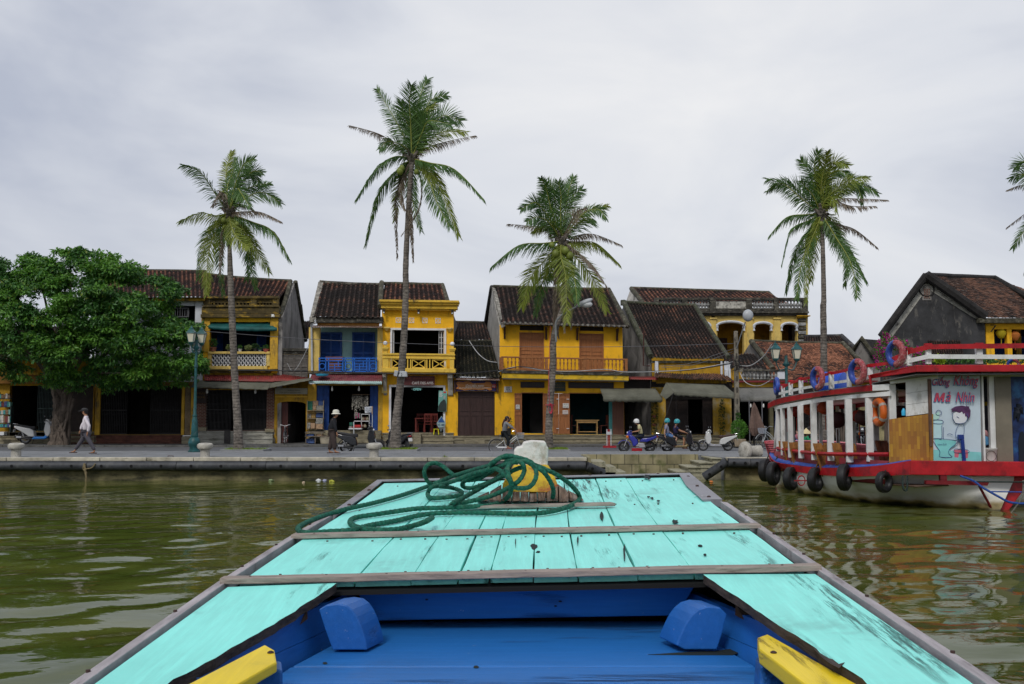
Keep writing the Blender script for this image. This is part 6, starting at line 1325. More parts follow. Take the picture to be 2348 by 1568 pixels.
def palm(label,Y,tr,z,C,fronds,nuts,seed,extra=3):
 """tr: list of (zoom,x,y,width in zoom px); fronds: (ctrl points..., kind, feather, length)"""
 rs=np.random.RandomState(seed);pr=random.Random(seed);b0=W(tr[0][0],tr[0][1],tr[0][2],Y);b0.z=ZP
 t=thing('coconut_palm',label,'palm tree',b0,0,'coconut palms along the promenade')
 pts=[W(a,x,y,Y)for a,x,y,w in tr];rr=[w/(ZM[a][2]*1.7452 if a else 1)/2*Y/2347 for a,x,y,w in tr];c0=W(z,*C,Y);pts[0].z=ZP-.1
 pts.append(c0+Vector((0,0,-.15)));rr.append(rr[-1]*.95);pts.append(c0+Vector((0,0,.25)));rr.append(rr[-1]*.9)
 sp_=spline(pts,8);ri=[rr[min(len(rr)-1,j//8)]*(1-(j%8)/8)+rr[min(len(rr)-1,j//8+1)]*(j%8)/8 for j in range(len(sp_))]
 ri=[r_*(1+.04*math.sin(j*1.9))for j,r_ in enumerate(ri)];q=MB().tube(sp_,ri,18)
 for k in range(9):an=k*2.4;q.tube([c0+Vector((0,0,-.1+.03*k)),c0+Vector((math.cos(an)*.3,math.sin(an)*.3,.12+.05*k))],[.10,.05],6)
 q.build('trunk',ptm,t,smooth=True)
 V,F,MI=[],[],[];nv=0
 def add(v,mi):
  nonlocal nv;n=len(v)//4;V.append(v);F.append(np.arange(len(v)).reshape(-1,4)+nv);MI.append(np.full(n,mi));nv+=len(v)
 fr=[([(a,b)for a,b in f[:-3]],)+f[-3:]for f in fronds];dys=[pr.uniform(-1.5,1.5)for _ in fr]
 rib=MB()
 for(cp_,kind,feat,ln),dy in zip(fr,dys):
  n=len(cp_);path=[c0+Vector((0,0,.1))]+[W(z,x,y,Y+dy*((j+1)/n)**1.3)for j,(x,y)in enumerate(cp_)]
  sp2=spline(path,22);m_=len(sp2);L_=sum((b-a).length for a,b in zip(sp2,sp2[1:]))
  rib.tube(sp2[::4]+[sp2[-1]],[.032*(1-.85*j/max(1,len(sp2[::4])))for j in range(len(sp2[::4])+1)],5,0 if kind!='d' else 1)
  A=np.array([tuple(v)for v in sp2]);nl=int(L_*32);ts=np.linspace(.10,1,nl)*(m_-1.001);k0=ts.astype(int);fr_=(ts-k0)[:,None]
  B=A[k0]*(1-fr_)+A[k0+1]*fr_;T=A[k0+1]-A[k0];T/=np.linalg.norm(T,axis=1)[:,None];u=ts/(m_-1)
  pl=np.stack([-T[:,2],np.zeros(nl),T[:,0]],1);pl/=np.linalg.norm(pl,axis=1)[:,None]+1e-9;dep=np.tile([0,1,0],(nl,1))-T*T[:,1:2]
  S_=pl*feat+dep*(1-feat);S_/=np.linalg.norm(S_,axis=1)[:,None]
  for sgn in(-1,1):
   keep=rs.rand(nl)>(.12 if kind!='d' else .35);B2,T2,S2,u2=B[keep],T[keep],S_[keep]*sgn,u[keep];k=len(B2)
   g=(1-feat)*.9+.03+rs.uniform(-.08,.12,k)+(.45 if kind=='d' else 0)
   D=T2*(.72+.6*u2[:,None]**3)+S2*.82+rs.normal(0,.09,(k,3));D[:,2]-=g*.8;D/=np.linalg.norm(D,axis=1)[:,None]
   ll=ln*1.08*(.22+.78*np.sin(np.clip(u2*1.05+.12,0,1.1)*2.62))*rs.uniform(.75,1.1,k)*(.8 if kind=='d' else 1);ll=ll[:,None]
   D2=D.copy();D2[:,2]-=.06+.75*g;D2/=np.linalg.norm(D2,axis=1)[:,None]
   Wd=np.cross(D,np.array([0,1,.25]));Wd/=np.linalg.norm(Wd,axis=1)[:,None]+1e-9;Wd=Wd*.65+np.cross(D,Wd)*rs.uniform(-.6,.6,k)[:,None];w=.0205
   p1=B2+D*ll*.5;p2=p1+D2*ll*.5
   mi={'g':0,'y':1,'d':2}[kind]
   add(np.stack([B2-Wd*w*.6,B2+Wd*w*.6,p1+Wd*w,p1-Wd*w],1).reshape(-1,3),mi)
   add(np.stack([p1-Wd*w,p1+Wd*w,p2+Wd*w*.12,p2-Wd*w*.12],1).reshape(-1,3),mi)
 cr=nbuild('crown',np.concatenate(V),np.concatenate(F),[fg,fy,fdk],t,smooth=False,mi=np.concatenate(MI))
 rib.build('midribs',[frk,fdk],cr)
 for x,y,r_ in nuts:
  c=W(z,x,y,Y-.3);MB().sph(c,(r_,r_,r_*1.15),12).build('coconut',cocom,t,smooth=True)
 return t
YP=YB+.68
palm('leftmost coconut palm, grey ringed trunk in front of the lattice balcony house',YP,[(2,500,1455,90),(2,496,1400,74),(2,490,1250,62),(2,478,1050,56),(2,466,850,55),(2,455,600,54),(2,444,350,50),(2,434,100,46),(21,622,1050,42)],21,(615,740),[((480,520),(320,290),(135,215),'g',.45,.62),((590,480),(590,250),(650,70),'y',.8,.5),((600,450),(650,300),(690,140),'g',.8,.4),((680,420),(760,220),(880,145),'g',.8,.55),((700,400),(820,280),(935,395),'g',.7,.6),((740,420),(860,280),(965,290),'g',.9,.5),((820,540),(980,500),(1155,610),'g',.7,.65),((780,480),(930,420),(1050,400),'g',.8,.45),((760,700),(950,705),(1160,800),'d',.2,.45),((480,740),(320,712),(105,800),'y',.3,.6),((500,830),(360,1010),(295,1400),'g',.6,.55),((480,900),(395,1180),(385,1560),'y',.8,.6),((550,900),(512,1150),(560,1565),'g',.7,.45),((640,850),(710,980),(830,1070),'y',.9,.65),((590,850),(570,900),(610,1030),'g',.9,.5),((740,850),(890,1080),(1035,1330),'y',.7,.6),((860,805),(1070,900),(1245,1190),'g',.25,.7),((760,880),(850,1100),(800,1410),'g',.7,.5),((720,900),(820,1180),(900,1500),'g',.8,.5),((560,500),(440,640),'d',.4,.5),((700,470),(740,500),(835,650),'g',.6,.6),((560,560),(520,480),(580,640),'d',.3,.5),((700,620),(800,640),(900,700),'d',.3,.4),((560,900),(540,1100),(520,1350),'d',.5,.35)],[(560,790,.11),(700,830,.1)],1)
palm('tallest coconut palm, leaning trunk carrying two loudspeakers, in front of the café',YP,[(3,772,1452,125),(3,778,1370,88),(3,788,1200,70),(3,812,980,62),(3,835,720,58),(3,852,450,54),(3,862,150,50),(22,515,1560,46),(22,528,1250,42),(22,545,950,40)],22,(562,715),[((510,540),(420,370),(290,150),'g',.8,.62),((440,590),(300,500),(75,435),'d',.3,.45),((500,600),(380,560),(310,620),'g',.5,.6),((555,450),(545,250),(560,120),'g',.95,.75),((590,450),(620,230),(685,75),'g',.95,.7),((640,480),(700,250),(830,200),'g',.9,.65),((680,480),(810,360),(945,400),'g',.95,.8),((560,500),(500,350),(480,250),'g',.9,.6),((660,580),(800,490),(985,490),'y',.7,.6),((680,610),(850,560),(1060,515),'d',.25,.5),((600,560),(620,380),(740,270),'y',.6,.6),((640,500),(700,400),(870,430),'g',.8,.8),((600,480),(600,400),(600,300),'g',.9,.8),((430,680),(290,770),(130,1010),'g',.2,.6),((440,800),(300,990),(200,1370),'g',.3,.6),((500,800),(440,1050),(450,1480),'d',.6,.4),((500,790),(450,960),(430,1180),'y',.8,.5),((560,850),(570,1030),(635,1260),'g',.8,.5),((545,1000),(560,1250),(575,1500),'d',.6,.35),((680,760),(800,960),(930,1300),'y',.6,.7),((690,850),(760,1040),(860,1230),'g',.7,.7),((700,728),(900,780),(1125,1010),'g',.12,.65),((640,760),(720,830),(810,890),'g',.3,.5),((635,850),(620,1080),(480,1300),'d',.3,.2),((500,850),(480,1000),(510,1100),'d',.6,.4)],[(470,795,.14),(485,770,.12),(600,800,.1)],2)
palm('short full coconut palm with green coconuts in front of the bright yellow balcony house',YP,[(4,828,1450,78),(4,828,1380,66),(4,830,1200,62),(4,846,980,56),(4,862,720,55),(4,872,500,52),(23,790,1250,48),(23,770,1000,44)],23,(748,720),[((640,350),(600,180),(550,80),'g',.7,.45),((690,400),(680,220),(620,120),'g',.95,.6),((740,400),(745,250),(720,120),'g',.95,.6),((790,380),(820,200),(868,70),'g',.9,.5),((810,400),(860,260),(950,190),'g',.95,.6),((600,430),(490,320),(350,390),'g',.9,.55),((640,530),(520,460),(410,510),'g',.8,.6),((840,500),(980,410),(1200,350),'y',.8,.5),((950,440),(1110,385),(1180,480),'g',.6,.5),((850,500),(900,410),(980,370),'d',.4,.6),((880,560),(980,480),(1060,480),'g',.4,.7),((690,500),(600,330),(570,240),'g',.9,.6),((640,560),(480,552),(235,530),'d',.15,.5),((700,600),(600,525),(480,600),'y',.4,.7),((700,640),(640,600),(680,760),'d',.4,.5),((580,718),(330,740),(72,940),'g',.12,.75),((860,655),(1060,630),(1335,735),'d',.12,.5),((880,705),(1090,720),(1310,915),'y',.12,.7),((590,880),(450,1060),(360,1340),'y',.75,.75),((640,930),(550,1150),(495,1420),'g',.7,.55),((735,800),(728,980),(740,1080),'y',.95,.6),((745,850),(790,1050),(800,1490),'y',.95,.75),((700,850),(650,1000),(640,1090),'y',.9,.5),((900,870),(1050,1050),(1190,1375),'y',.8,.7),((960,850),(1080,970),(1205,1160),'d',.15,.45),((820,900),(880,1080),(900,1300),'g',.8,.55),((700,1000),(685,1300),(675,1600),'d',.7,.35),((760,1000),(765,1300),(780,1580),'d',.7,.35),((820,1100),(840,1350),(845,1550),'d',.6,.3),((720,1100),(700,1400),(720,1640),'d',.6,.3)],[(690,822,.16),(785,792,.16),(832,842,.15),(655,740,.12)],3)
palm('coconut palm rising straight behind the tour boat',YP+.2,[(6,765,1300,84),(6,765,1230,68),(6,767,1050,58),(6,775,800,54),(6,774,500,50),(6,770,250,47),(24,625,1500,50),(24,615,1000,42)],24,(602,700),[((560,400),(530,200),(570,60),'g',.95,.6),((600,400),(640,170),(660,65),'y',.9,.5),((540,450),(480,260),(400,150),'g',.9,.6),((520,500),(450,420),(400,350),'g',.9,.5),((630,380),(710,180),(860,200),'y',.9,.6),((640,350),(760,250),(900,320),'g',.8,.6),((570,350),(600,270),(690,440),'g',.5,.7),((480,560),(320,410),(80,340),'g',.45,.75),((400,520),(220,380),(75,450),'g',.5,.5),((690,490),(860,360),(1050,320),'y',.6,.6),((760,450),(960,390),(1150,470),'g',.7,.6),((880,380),(960,420),(1000,580),'g',.6,.55),((720,560),(900,600),(1130,600),'d',.15,.5),((740,540),(1000,530),(1250,540),'d',.15,.35),((630,560),(700,510),(750,650),'y',.5,.6),((620,540),(660,520),(640,670),'d',.4,.5),((450,682),(260,710),(95,885),'g',.12,.6),((480,740),(300,840),(215,1165),'g',.2,.5),((480,850),(340,1080),(255,1440),'g',.5,.6),((500,900),(400,1200),(360,1500),'g',.8,.6),((560,800),(470,1050),(450,1540),'y',.7,.55),((575,800),(520,1050),(500,1330),'y',.8,.6),((690,715),(780,830),(800,1000),'y',.7,.6),((740,770),(930,830),(1145,1000),'d',.12,.5),((700,880),(880,1050),(1042,1340),'g',.5,.6),((740,900),(890,1160),(955,1490),'g',.95,.65),((700,880),(850,1080),(830,1380),'g',.7,.55),((650,520),(640,450),(600,330),'g',.9,.8)],[(600,772,.09)],4)
palm('coconut palm at the right edge, only frond tips in view',YP,[(0,2412,1040,26),(0,2412,700,16),(0,2411,520,15)],0,(2411,468),[((2380,420),(2348,400),(2318,408),'g',.6,.6),((2380,400),(2350,370),(2325,385),'g',.9,.6),((2380,445),(2345,425),(2308,436),'d',.15,.35),((2385,470),(2350,490),(2307,522),'d',.2,.35),((2390,490),(2355,520),(2322,568),'g',.8,.6),((2390,500),(2370,560),(2350,620),'g',.5,.6),((2400,400),(2390,330),(2400,270),'g',.9,.6),((2430,410),(2470,340),(2500,330),'g',.9,.6),((2450,440),(2500,420),(2540,460),'g',.4,.6),((2440,480),(2490,530),(2520,600),'g',.5,.6),((2420,500),(2430,580),(2440,650),'y',.7,.6)],[],5)
c=W(3,816,850,YP-.35);t=thing('loudspeaker_pair','pair of pale grey horn loudspeakers strapped to the leaning palm trunk','loudspeaker',c);lsm=mat('pale_grey_metal',(.42,.44,.46),.5,.15,4)
for pts in(((762,862),(790,868),(800,822),(770,815)),((800,870),(872,870),(866,825),(812,822))):MB().poly([W(3,a,b,YP-.40)for a,b in pts],(0,.28,0)).build('horn',lsm,t,bevel=.02)
MB().torus(W(3,818,845,YP),.235,.02,'z',20,6).build('strap',blackm,t)
for a,b in((808,838),(828,845),(826,860)):MB().lathe([(.018,0),(.018,-.012)][::-1],W(3,a,b,YP-.41),8,ax='y').build('bolt',blackm,t)
pk=mat('pink_red_cable',(.50,.03,.06),.5,.2);q=MB()
for k in range(5):c=W(4,836+k*1.5,1118,YP-.2-k*.012);q.torus(c,.10+.012*k,.011,'y',18,5,sc=(.55,1.35))
q.tube(spline([W(4,832,1095,YP-.22),W(4,826,900,YP-.24),W(4,832,640,YP-.22),W(4,840,430,YP-.2)],5),.010,5);q.torus(W(4,836,1088,YP),.19,.018,'z',18,5)
tag(q.build('cable_coil',pk,smooth=True),'coil of pink red cable tied to the central palm trunk','cable')
# broad tree on the left
def broad_tree():
 YT=50.3;Yt=51.15;rs=np.random.RandomState(42)
 base=W(15,940,1470,Yt);base.z=ZS;t=thing('broad_tree','spreading green leafed tree with a knotted grey trunk on the left pavement','tree',base)
 poly=[(-160,300),(-60,250),(0,140),(100,148),(200,112),(300,148),(380,88),(480,100),(520,85),(600,105),(680,92),(760,135),(850,140),(885,172),(860,215),(900,245),(1010,245),(1060,285),(1165,335),(1130,400),(1050,440),(1100,505),(1200,515),(1290,560),(1235,600),(1190,700),(1265,760),(1275,870),(1190,910),(1080,990),(1000,940),(950,930),(870,1010),(780,950),(690,980),(650,940),(600,890),(575,965),(450,990),(350,950),(230,900),(150,915),(0,870),(-100,900),(-160,840)]
 px=np.array([p[0]for p in poly],float);py=np.array([p[1]for p in poly],float)
 def inside(x,y):
  r_=np.zeros(len(x),bool);j=len(px)-1
  for i in range(len(px)):
   c=((py[i]>y)!=(py[j]>y))&(x<(px[j]-px[i])*(y-py[i])/(py[j]-py[i]+1e-9)+px[i]);r_^=c;j=i
  return r_
 def dist(x,y):
  d=np.full(len(x),1e9)
  for i in range(len(px)):
   a=np.array([px[i-1],py[i-1]]);b=np.array([px[i],py[i]]);ab=b-a;tt=np.clip(((x-a[0])*ab[0]+(y-a[1])*ab[1])/(ab@ab),0,1);d=np.minimum(d,np.hypot(x-a[0]-tt*ab[0],y-a[1]-tt*ab[1]))
  return d
 tx=rs.uniform(-160,1300,560);ty=rs.uniform(80,1010,560);td=dist(tx,ty);ok=inside(tx,ty)&(td>8);tx,ty=tx[ok][:300],ty[ok][:300];m_=len(tx);ti=rs.randint(0,m_,3400)
 x=tx[ti]+rs.normal(0,34,3400);y=ty[ti]+rs.normal(0,21,3400);d=dist(x,y);ins=inside(x,y);d=np.where(ins,d,-d);ok=d>-16;x,y,d,ti=x[ok][:2050],y[ok][:2050],np.maximum(d[ok][:2050],2),ti[ok][:2050];n=len(x);tY=np.where(rs.rand(m_)<.75,-1,1)*rs.uniform(.45,1,m_);tt_=rs.rand(m_)
 half=.35+2.6*np.clip(d/230,0,1)**.6;s=tY[ti]+rs.normal(0,.12,n);Yc=YT+half*s;Yc=np.minimum(Yc,52.9)
 C=np.array([tuple(W(1,a,b,c))for a,b,c in zip(x,y,Yc)]);cr=np.clip(rs.uniform(.22,.46,n),0,d/2.736*YT/2347+.22)
 per=52;N_=n*per;ci=np.repeat(np.arange(n),per);dd=rs.normal(0,1,(N_,3));dd/=np.linalg.norm(dd,axis=1)[:,None];dd[:,2]=np.where(dd[:,2]<-.2,-dd[:,2]*.7,dd[:,2])
 pc=C[ci]+dd*(cr[ci]*rs.uniform(.55,1,N_))[:,None]*np.array([1.15,1,.62]);out=dd*.8+rs.normal(0,.5,(N_,3));out[:,2]-=.55;out/=np.linalg.norm(out,axis=1)[:,None]
 nr=dd*.7+np.array([0,-.1,.8])+rs.normal(0,.35,(N_,3));side=np.cross(out,nr);side/=np.linalg.norm(side,axis=1)[:,None];nr=np.cross(side,out);L_=rs.uniform(.13,.25,N_)[:,None];w=L_*.46
 V=np.stack([pc,pc+out*L_*.45+side*w*.5+nr*L_*.07,pc+out*L_-nr*L_*.1,pc+out*L_*.45-side*w*.5+nr*L_*.07],1).reshape(-1,3)
 tone=tt_[ti]*.75+.2*(s<0)+rs.normal(0,.08,n);mi=np.where(tone[ci]+rs.normal(0,.12,N_)>.62,1,0);mi=np.where(rs.rand(N_)<.025,2,mi)
 lm=[mat('tree_leaf_dark',(.045,.145,.023),.5,.25,6,tr=.2,spec=.5),mat('tree_leaf_bright',(.125,.30,.033),.5,.25,6,tr=.3,spec=.5),mat('tree_leaf_yellowish',(.17,.24,.03),.5,.2,6,tr=.28)]
 cw=nbuild('crown',V,np.arange(4*N_).reshape(-1,4),lm,t,smooth=False,mi=mi)
 bark=mat('tree_bark',(.135,.105,.082),.92,.4,2.5,stretch=(1.6,1.6,.5),stain=((.035,.028,.022),.5,3.5,(1.8,1.8,.45)),bump=.9,bscale=9)
 q=MB();B_=lambda a,b,dy=0:W(15,a,b,Yt+dy)
 for k,(pp,r0,r1)in enumerate([([(880,1480),(880,1300),(900,1100),(905,900),(890,740),(840,560)],.30,.17),([(960,1475),(960,1300),(955,1150),(990,950),(1010,760),(1020,560)],.30,.16),([(1030,1470),(1010,1350),(1000,1180),(1060,1020),(1090,850),(1110,650)],.22,.12),([(850,1475),(870,1380),(935,1230),(1040,1100),(1075,960)],.10,.06),([(1050,1470),(1000,1300),(930,1150),(870,1000),(880,850)],.09,.05),([(920,1480),(925,1300),(925,1100),(940,900)],.28,.2),([(900,1480),(950,1380),(1000,1250),(1030,1120)],.07,.05),([(985,1480),(930,1350),(900,1240)],.08,.05),([(860,1480),(858,1300),(868,1150),(880,1000)],.10,.07),([(1085,1000),(1130,880),(1150,760)],.07,.06)]):
  sp_=spline([B_(a,b,[.0,.0,.05,-.22,-.24,.1,-.26,-.26,-.1,0][k])for a,b in pp],5);sp_[0].z=ZS-.1;m_=len(sp_);q.tube(sp_,[(r0+(r1-r0)*j/m_)*(1+.12*math.sin(j*2.1+k)+(.35*(1-j/3)if j<3 else 0))for j in range(m_)],12)
 for(a,b,dy)in((60,300,-1),(250,250,-.5),(450,220,0),(650,260,-1.5),(820,400,-.5),(1000,560,-1.4),(1150,620,-1),(120,620,-1.5),(950,800,-1.8),(1120,800,-.8),(-60,550,0),(750,850,-2),(300,800,-2)):
  e=W(1,a,b,YT+dy);s0=B_(960,700);m1=s0.lerp(e,.45)+Vector((0,0,.5));sp_=spline([s0,m1,e],6);q.tube(sp_,[.13*(1-.85*j/len(sp_))for j in range(len(sp_))],7)
 q.build('trunk',bark,t,smooth=True)
broad_tree()
# red, white and blue tour boat at the quay (frame 8)
bw=mat('boat_white_paint',(.72,.72,.71),.55,.10,2,stain=((.33,.31,.27),.30,3,(1,1,.4)),bump=.2,bscale=12)
bwh=bpy.data.materials.new('boat_hull_white')
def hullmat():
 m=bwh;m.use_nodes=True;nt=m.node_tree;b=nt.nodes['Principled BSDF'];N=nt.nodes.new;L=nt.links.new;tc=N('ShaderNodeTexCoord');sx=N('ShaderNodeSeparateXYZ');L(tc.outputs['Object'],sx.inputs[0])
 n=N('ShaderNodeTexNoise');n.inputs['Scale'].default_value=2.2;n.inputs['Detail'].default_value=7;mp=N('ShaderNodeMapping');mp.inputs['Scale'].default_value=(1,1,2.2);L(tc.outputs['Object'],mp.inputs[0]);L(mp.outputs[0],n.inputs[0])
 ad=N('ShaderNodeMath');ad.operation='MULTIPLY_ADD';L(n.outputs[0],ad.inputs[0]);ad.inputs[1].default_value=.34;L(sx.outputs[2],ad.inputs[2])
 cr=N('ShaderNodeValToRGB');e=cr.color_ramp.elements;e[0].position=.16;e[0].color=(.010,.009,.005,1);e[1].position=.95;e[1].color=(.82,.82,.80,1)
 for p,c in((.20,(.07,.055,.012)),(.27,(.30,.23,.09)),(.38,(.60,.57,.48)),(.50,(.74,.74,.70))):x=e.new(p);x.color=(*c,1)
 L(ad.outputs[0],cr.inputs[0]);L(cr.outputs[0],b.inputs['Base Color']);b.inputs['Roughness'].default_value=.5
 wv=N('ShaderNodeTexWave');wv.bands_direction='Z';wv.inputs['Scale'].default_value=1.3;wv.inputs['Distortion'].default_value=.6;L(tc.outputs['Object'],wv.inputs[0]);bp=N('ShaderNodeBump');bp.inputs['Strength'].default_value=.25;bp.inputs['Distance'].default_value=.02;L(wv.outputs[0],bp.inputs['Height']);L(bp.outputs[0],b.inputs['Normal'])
hullmat()
bred=mat('boat_red_paint',(.42,.010,.016),.45,.2,2.2,stain=((.16,.008,.012),.42,3,(1,1,1)),bump=.15,bscale=14)
bblue=mat('boat_blue_paint',(.035,.095,.42),.5,.2,2.5,stain=((.16,.22,.42),.3,5,(1,1,1)))
bdark=mat('boat_underside',(.17,.17,.165),.8,.2,2)
rub=mat('tyre_rubber',(.012,.012,.013),.5,.3,6,stain=((.05,.05,.05),.25,9,(1,1,1)))
tb=thing('tour_boat','red, white and blue covered tour boat moored on the right with life rings and tyres','boat',(10.0,25.5,0))
w8=lambda x,y,Y:W(8,x,y,Y)
nv_=Vector((.91,.41,0))
def loft(curves,name,m,th=0,cl=False,smooth=True):
 q=MB();n=len(curves[0])
 for c in curves:q.v+=[tuple(v)for v in c]
 for j in range(len(curves)-1):
  for k in range(n-1):q.f.append((j*n+k,j*n+k+1,(j+1)*n+k+1,(j+1)*n+k));q.m.append(0)
 o=q.build(name,m,tb,smooth=smooth,fixn=False,ang=30)
 if th:md=o.modifiers.new('solid','SOLIDIFY');md.thickness=th;md.offset=0
 return o
def crv(pts,n=7):return spline([w8(*p)for p in pts],n)
GX=[(160,918,31),(215,975,30.2),(380,1003,28.6),(560,1020,27.1),(800,1020,25.3),(1000,1006,23.9),(1100,993,23.3),(1270,965,22.4)]
GB=[(190,985,31),(240,1018,30.2),(380,1052,28.6),(560,1078,27.1),(800,1090,25.3),(1000,1086,23.9),(1100,1083,23.3),(1270,1077,22.4)]
top,bot=crv(GX),crv(GB)
loft([top,bot],'red_band',bred,.04,smooth=False)
q=MB();a,b,c,d=w8(1270,1077,22.4),w8(2420,1094,22.4),w8(2420,978,22.4),w8(1270,965,22.4);q.hexa([a,b,c,d]+[v+Vector((.0,.12,0))for v in(a,b,c,d)]);q.build('red_band',bred,tb,bevel=.015)
q=MB();a=w8(1270,965,22.4);b=w8(2420,978,22.4);q.hexa([v+Vector((0,.12,-.06))for v in(a,b)]+[v+Vector((0,.12,-.01))for v in(b,a)]+[v+Vector((.6,3.0,-.06))for v in(a,b)]+[v+Vector((.6,3.0,-.01))for v in(b,a)]);q.build('stern_deck',bred,tb)
GI=[(165,903,31.3),(232,924,30.6),(400,950,29),(600,974,27.4),(800,980,25.8),(1000,984,24.4),(1100,982,23.8),(1270,962,22.8)]
loft([top,crv(GI)],'gunwale_deck',bblue,.03)
HT=[w8(195,990,31.02)]+[w8(*p)+Vector((.03,.05,0))for p in GB[1:7]]+[w8(1270,1070,23.0),w8(1450,1080,22.95),w8(1700,1086,22.95),w8(1900,1088,23.0),w8(2090,1090,23.2)]
WLp=[(245,1172),(290,1195),(400,1228),(560,1250),(760,1278),(960,1302),(1060,1310),(1250,1322),(1430,1335),(1650,1350),(1850,1362),(1965,1368)]
WL=[WZ(8,a,b,-.03)for a,b in WLp];HM=[a.lerp(b,.55)+Vector((-.05,-.05,0))*(.3 if k<2 or k>10 else 1)for k,(a,b)in enumerate(zip(HT,WL))]
WB=[v+Vector((.25,.12,-.5))for v in WL]
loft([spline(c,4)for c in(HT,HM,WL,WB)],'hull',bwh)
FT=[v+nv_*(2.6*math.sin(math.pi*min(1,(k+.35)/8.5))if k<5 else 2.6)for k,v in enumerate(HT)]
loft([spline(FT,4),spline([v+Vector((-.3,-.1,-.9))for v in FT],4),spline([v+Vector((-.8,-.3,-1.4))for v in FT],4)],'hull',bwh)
q=MB().poly([w8(2085,1088,23.15),w8(2175,1088,23.15),w8(2170,1180,23.1),w8(2020,1380,23.0),w8(1955,1376,23.0)],(0,.22,0));q.build('stem',bred,tb,bevel=.02)
fl=[Vector((v.x,v.y,.55))+nv_*.12 for v in top[3:]];fr_=[Vector((v.x,v.y,.55))+nv_*2.5 for v in top[3:]]
loft([fl,fr_],'floor',mat('boat_floor',(.10,.06,.04),.7,.3),.04);loft([[v+Vector((0,0,.55))for v in fl[:-8]],fl[:-8]],'inner_side',mat('maroon_inside',(.20,.02,.03),.6,.2),.03)
R1=[(150,520,31.3),(205,490,30.6),(330,460,29.2),(600,420,26.8),(800,393,25.4),(962,372,24.2)];R1b=[(152,556,31.3),(210,530,30.6),(330,500,29.2),(600,456,26.8),(800,434,25.4),(966,418,24.2)]
e1,e1b=crv(R1),crv(R1b);loft([e1,e1b],'roof_fascia',bred,.03,smooth=False)
wid=lambda k,n:3.1*(1-(1-min(1,(k+2)/14.))**2)
f1=[v+nv_*wid(k,len(e1))for k,v in enumerate(e1)];loft([e1,[a.lerp(b,.5)+Vector((0,0,.12))for a,b in zip(e1,f1)],f1],'roof',bdark,.05);loft([[v+Vector((0,0,.03))for v in e1b],[v+nv_*wid(k,1)+Vector((0,0,.03))for k,v in enumerate(e1b)]],'ceiling',bw,.02);loft([f1,[v+Vector((0,0,-.25))for v in f1]],'roof_fascia',bred,.04)
u=[w8(945,292,24.3),w8(1315,216,22.1),w8(2430,212,22.1)];ub=[w8(960,322,24.3),w8(1315,270,22.1),w8(2430,268,22.1)]
q=MB()
for k in(0,1):q.hexa([ub[k],ub[k+1],u[k+1],u[k]]+[v+Vector((.02,.06,0))for v in(ub[k],ub[k+1],u[k+1],u[k])])
q.build('roof_fascia',bred,tb,bevel=.012)
q=MB();tp=[u[0],u[1],u[2],u[2]+Vector((1,3.2,0)),u[1]+Vector((.6,3.2,0)),u[0]+nv_*3.1];q.poly([v+Vector((.02,.03,-.04))for v in tp],(0,0,.02)).poly([v+Vector((.02,.07,-.22))for v in tp],(0,0,.02));q.build('roof',[bdark],tb)
MB().poly([w8(934,300,24.25),w8(950,292,24.25),w8(968,410,24.2),w8(968,420,24.2),w8(958,420,24.2),w8(952,385,24.2)],(.05,.06,0)).build('roof_step',bred,tb)
MB().hexa([w8(968,418,24.15),w8(1100,412,23.6),w8(1100,364,23.6),w8(968,374,24.15)]+[v+Vector((.03,.1,0))for v in(w8(968,418,24.15),w8(1100,412,23.6),w8(1100,364,23.6),w8(968,374,24.15))]).build('roof_step',bw,tb)
bt=crv([(205,548,30.9),(240,535,30.3),(330,517,29.1),(600,470,27),(860,445,25),(1112,422,23.6)]);bb=crv([(208,575,30.9),(240,562,30.3),(330,545,29.1),(600,502,27),(860,475,25),(1112,458,23.6)]);loft([bt,bb],'roof_beam',bw,.05,smooth=False)
a,b,c,d=w8(1104,366,23.6),w8(1482,322,22.55),w8(1482,272,22.55),w8(1104,332,23.6);MB().hexa([a,b,c,d]+[v+Vector((.03,.08,0))for v in(a,b,c,d)]).build('roof_beam',bw,tb,bevel=.008)
def post8(x,w,y0,y1,Y,m=bw,name='post',d=.10,cap=None):
 a=w8(x-w/2,y1,Y);b=w8(x+w/2,y0,Y);Y=a.y;q=MB().box(a.x,b.x,Y,Y+d,a.z,b.z)
 o=q.build(name,m,tb,bevel=.006)
 if cap:MB().box(a.x-.015,b.x+.015,Y-.015,Y+d+.015,b.z,b.z+.06).build('post_cap',cap,o)
 return o
for x,w,y0,y1,Y in((230,22,570,915,30.5),(268,26,556,925,29.9),(328,32,540,942,29.1),(410,34,528,948,28.2),(513,38,512,962,27.3),(642,40,495,968,26.3),(789,42,484,980,25.3),(950,42,474,974,24.4),(1131,42,366,985,23.65)):post8(x,w*.92,y0,y1,Y+.05)
for x,w,y0,y1,Y in((290,14,545,860,31.6),(350,14,545,860,31),(565,16,540,870,29.4),(700,17,540,870,28.6),(825,20,520,862,27.8),(1000,30,480,890,26.6),(1160,20,380,640,25.6)):post8(x,w,y0,y1,Y,name='far_post',d=.08)
MB().hexa([w8(192,870,31),w8(205,866,31),w8(222,578,30.8),w8(212,578,30.8)]+[v+Vector((.05,.1,0))for v in(w8(192,870,31),w8(205,866,31),w8(222,578,30.8),w8(212,578,30.8))]).build('bow_post',bw,tb)
MB().poly([w8(200,800,31.3),w8(210,570,31.3),w8(222,570,31.3),w8(212,800,31.3)],(0,.04,0)).build('blue_screen',bblue,tb)
q=MB();q.tube(crv([(225,868,30.5),(282,880,29.8),(500,906,27.4),(760,916,25.5),(1097,916,23.8)]),.055,6);q.build('waist_rail',bred,tb)
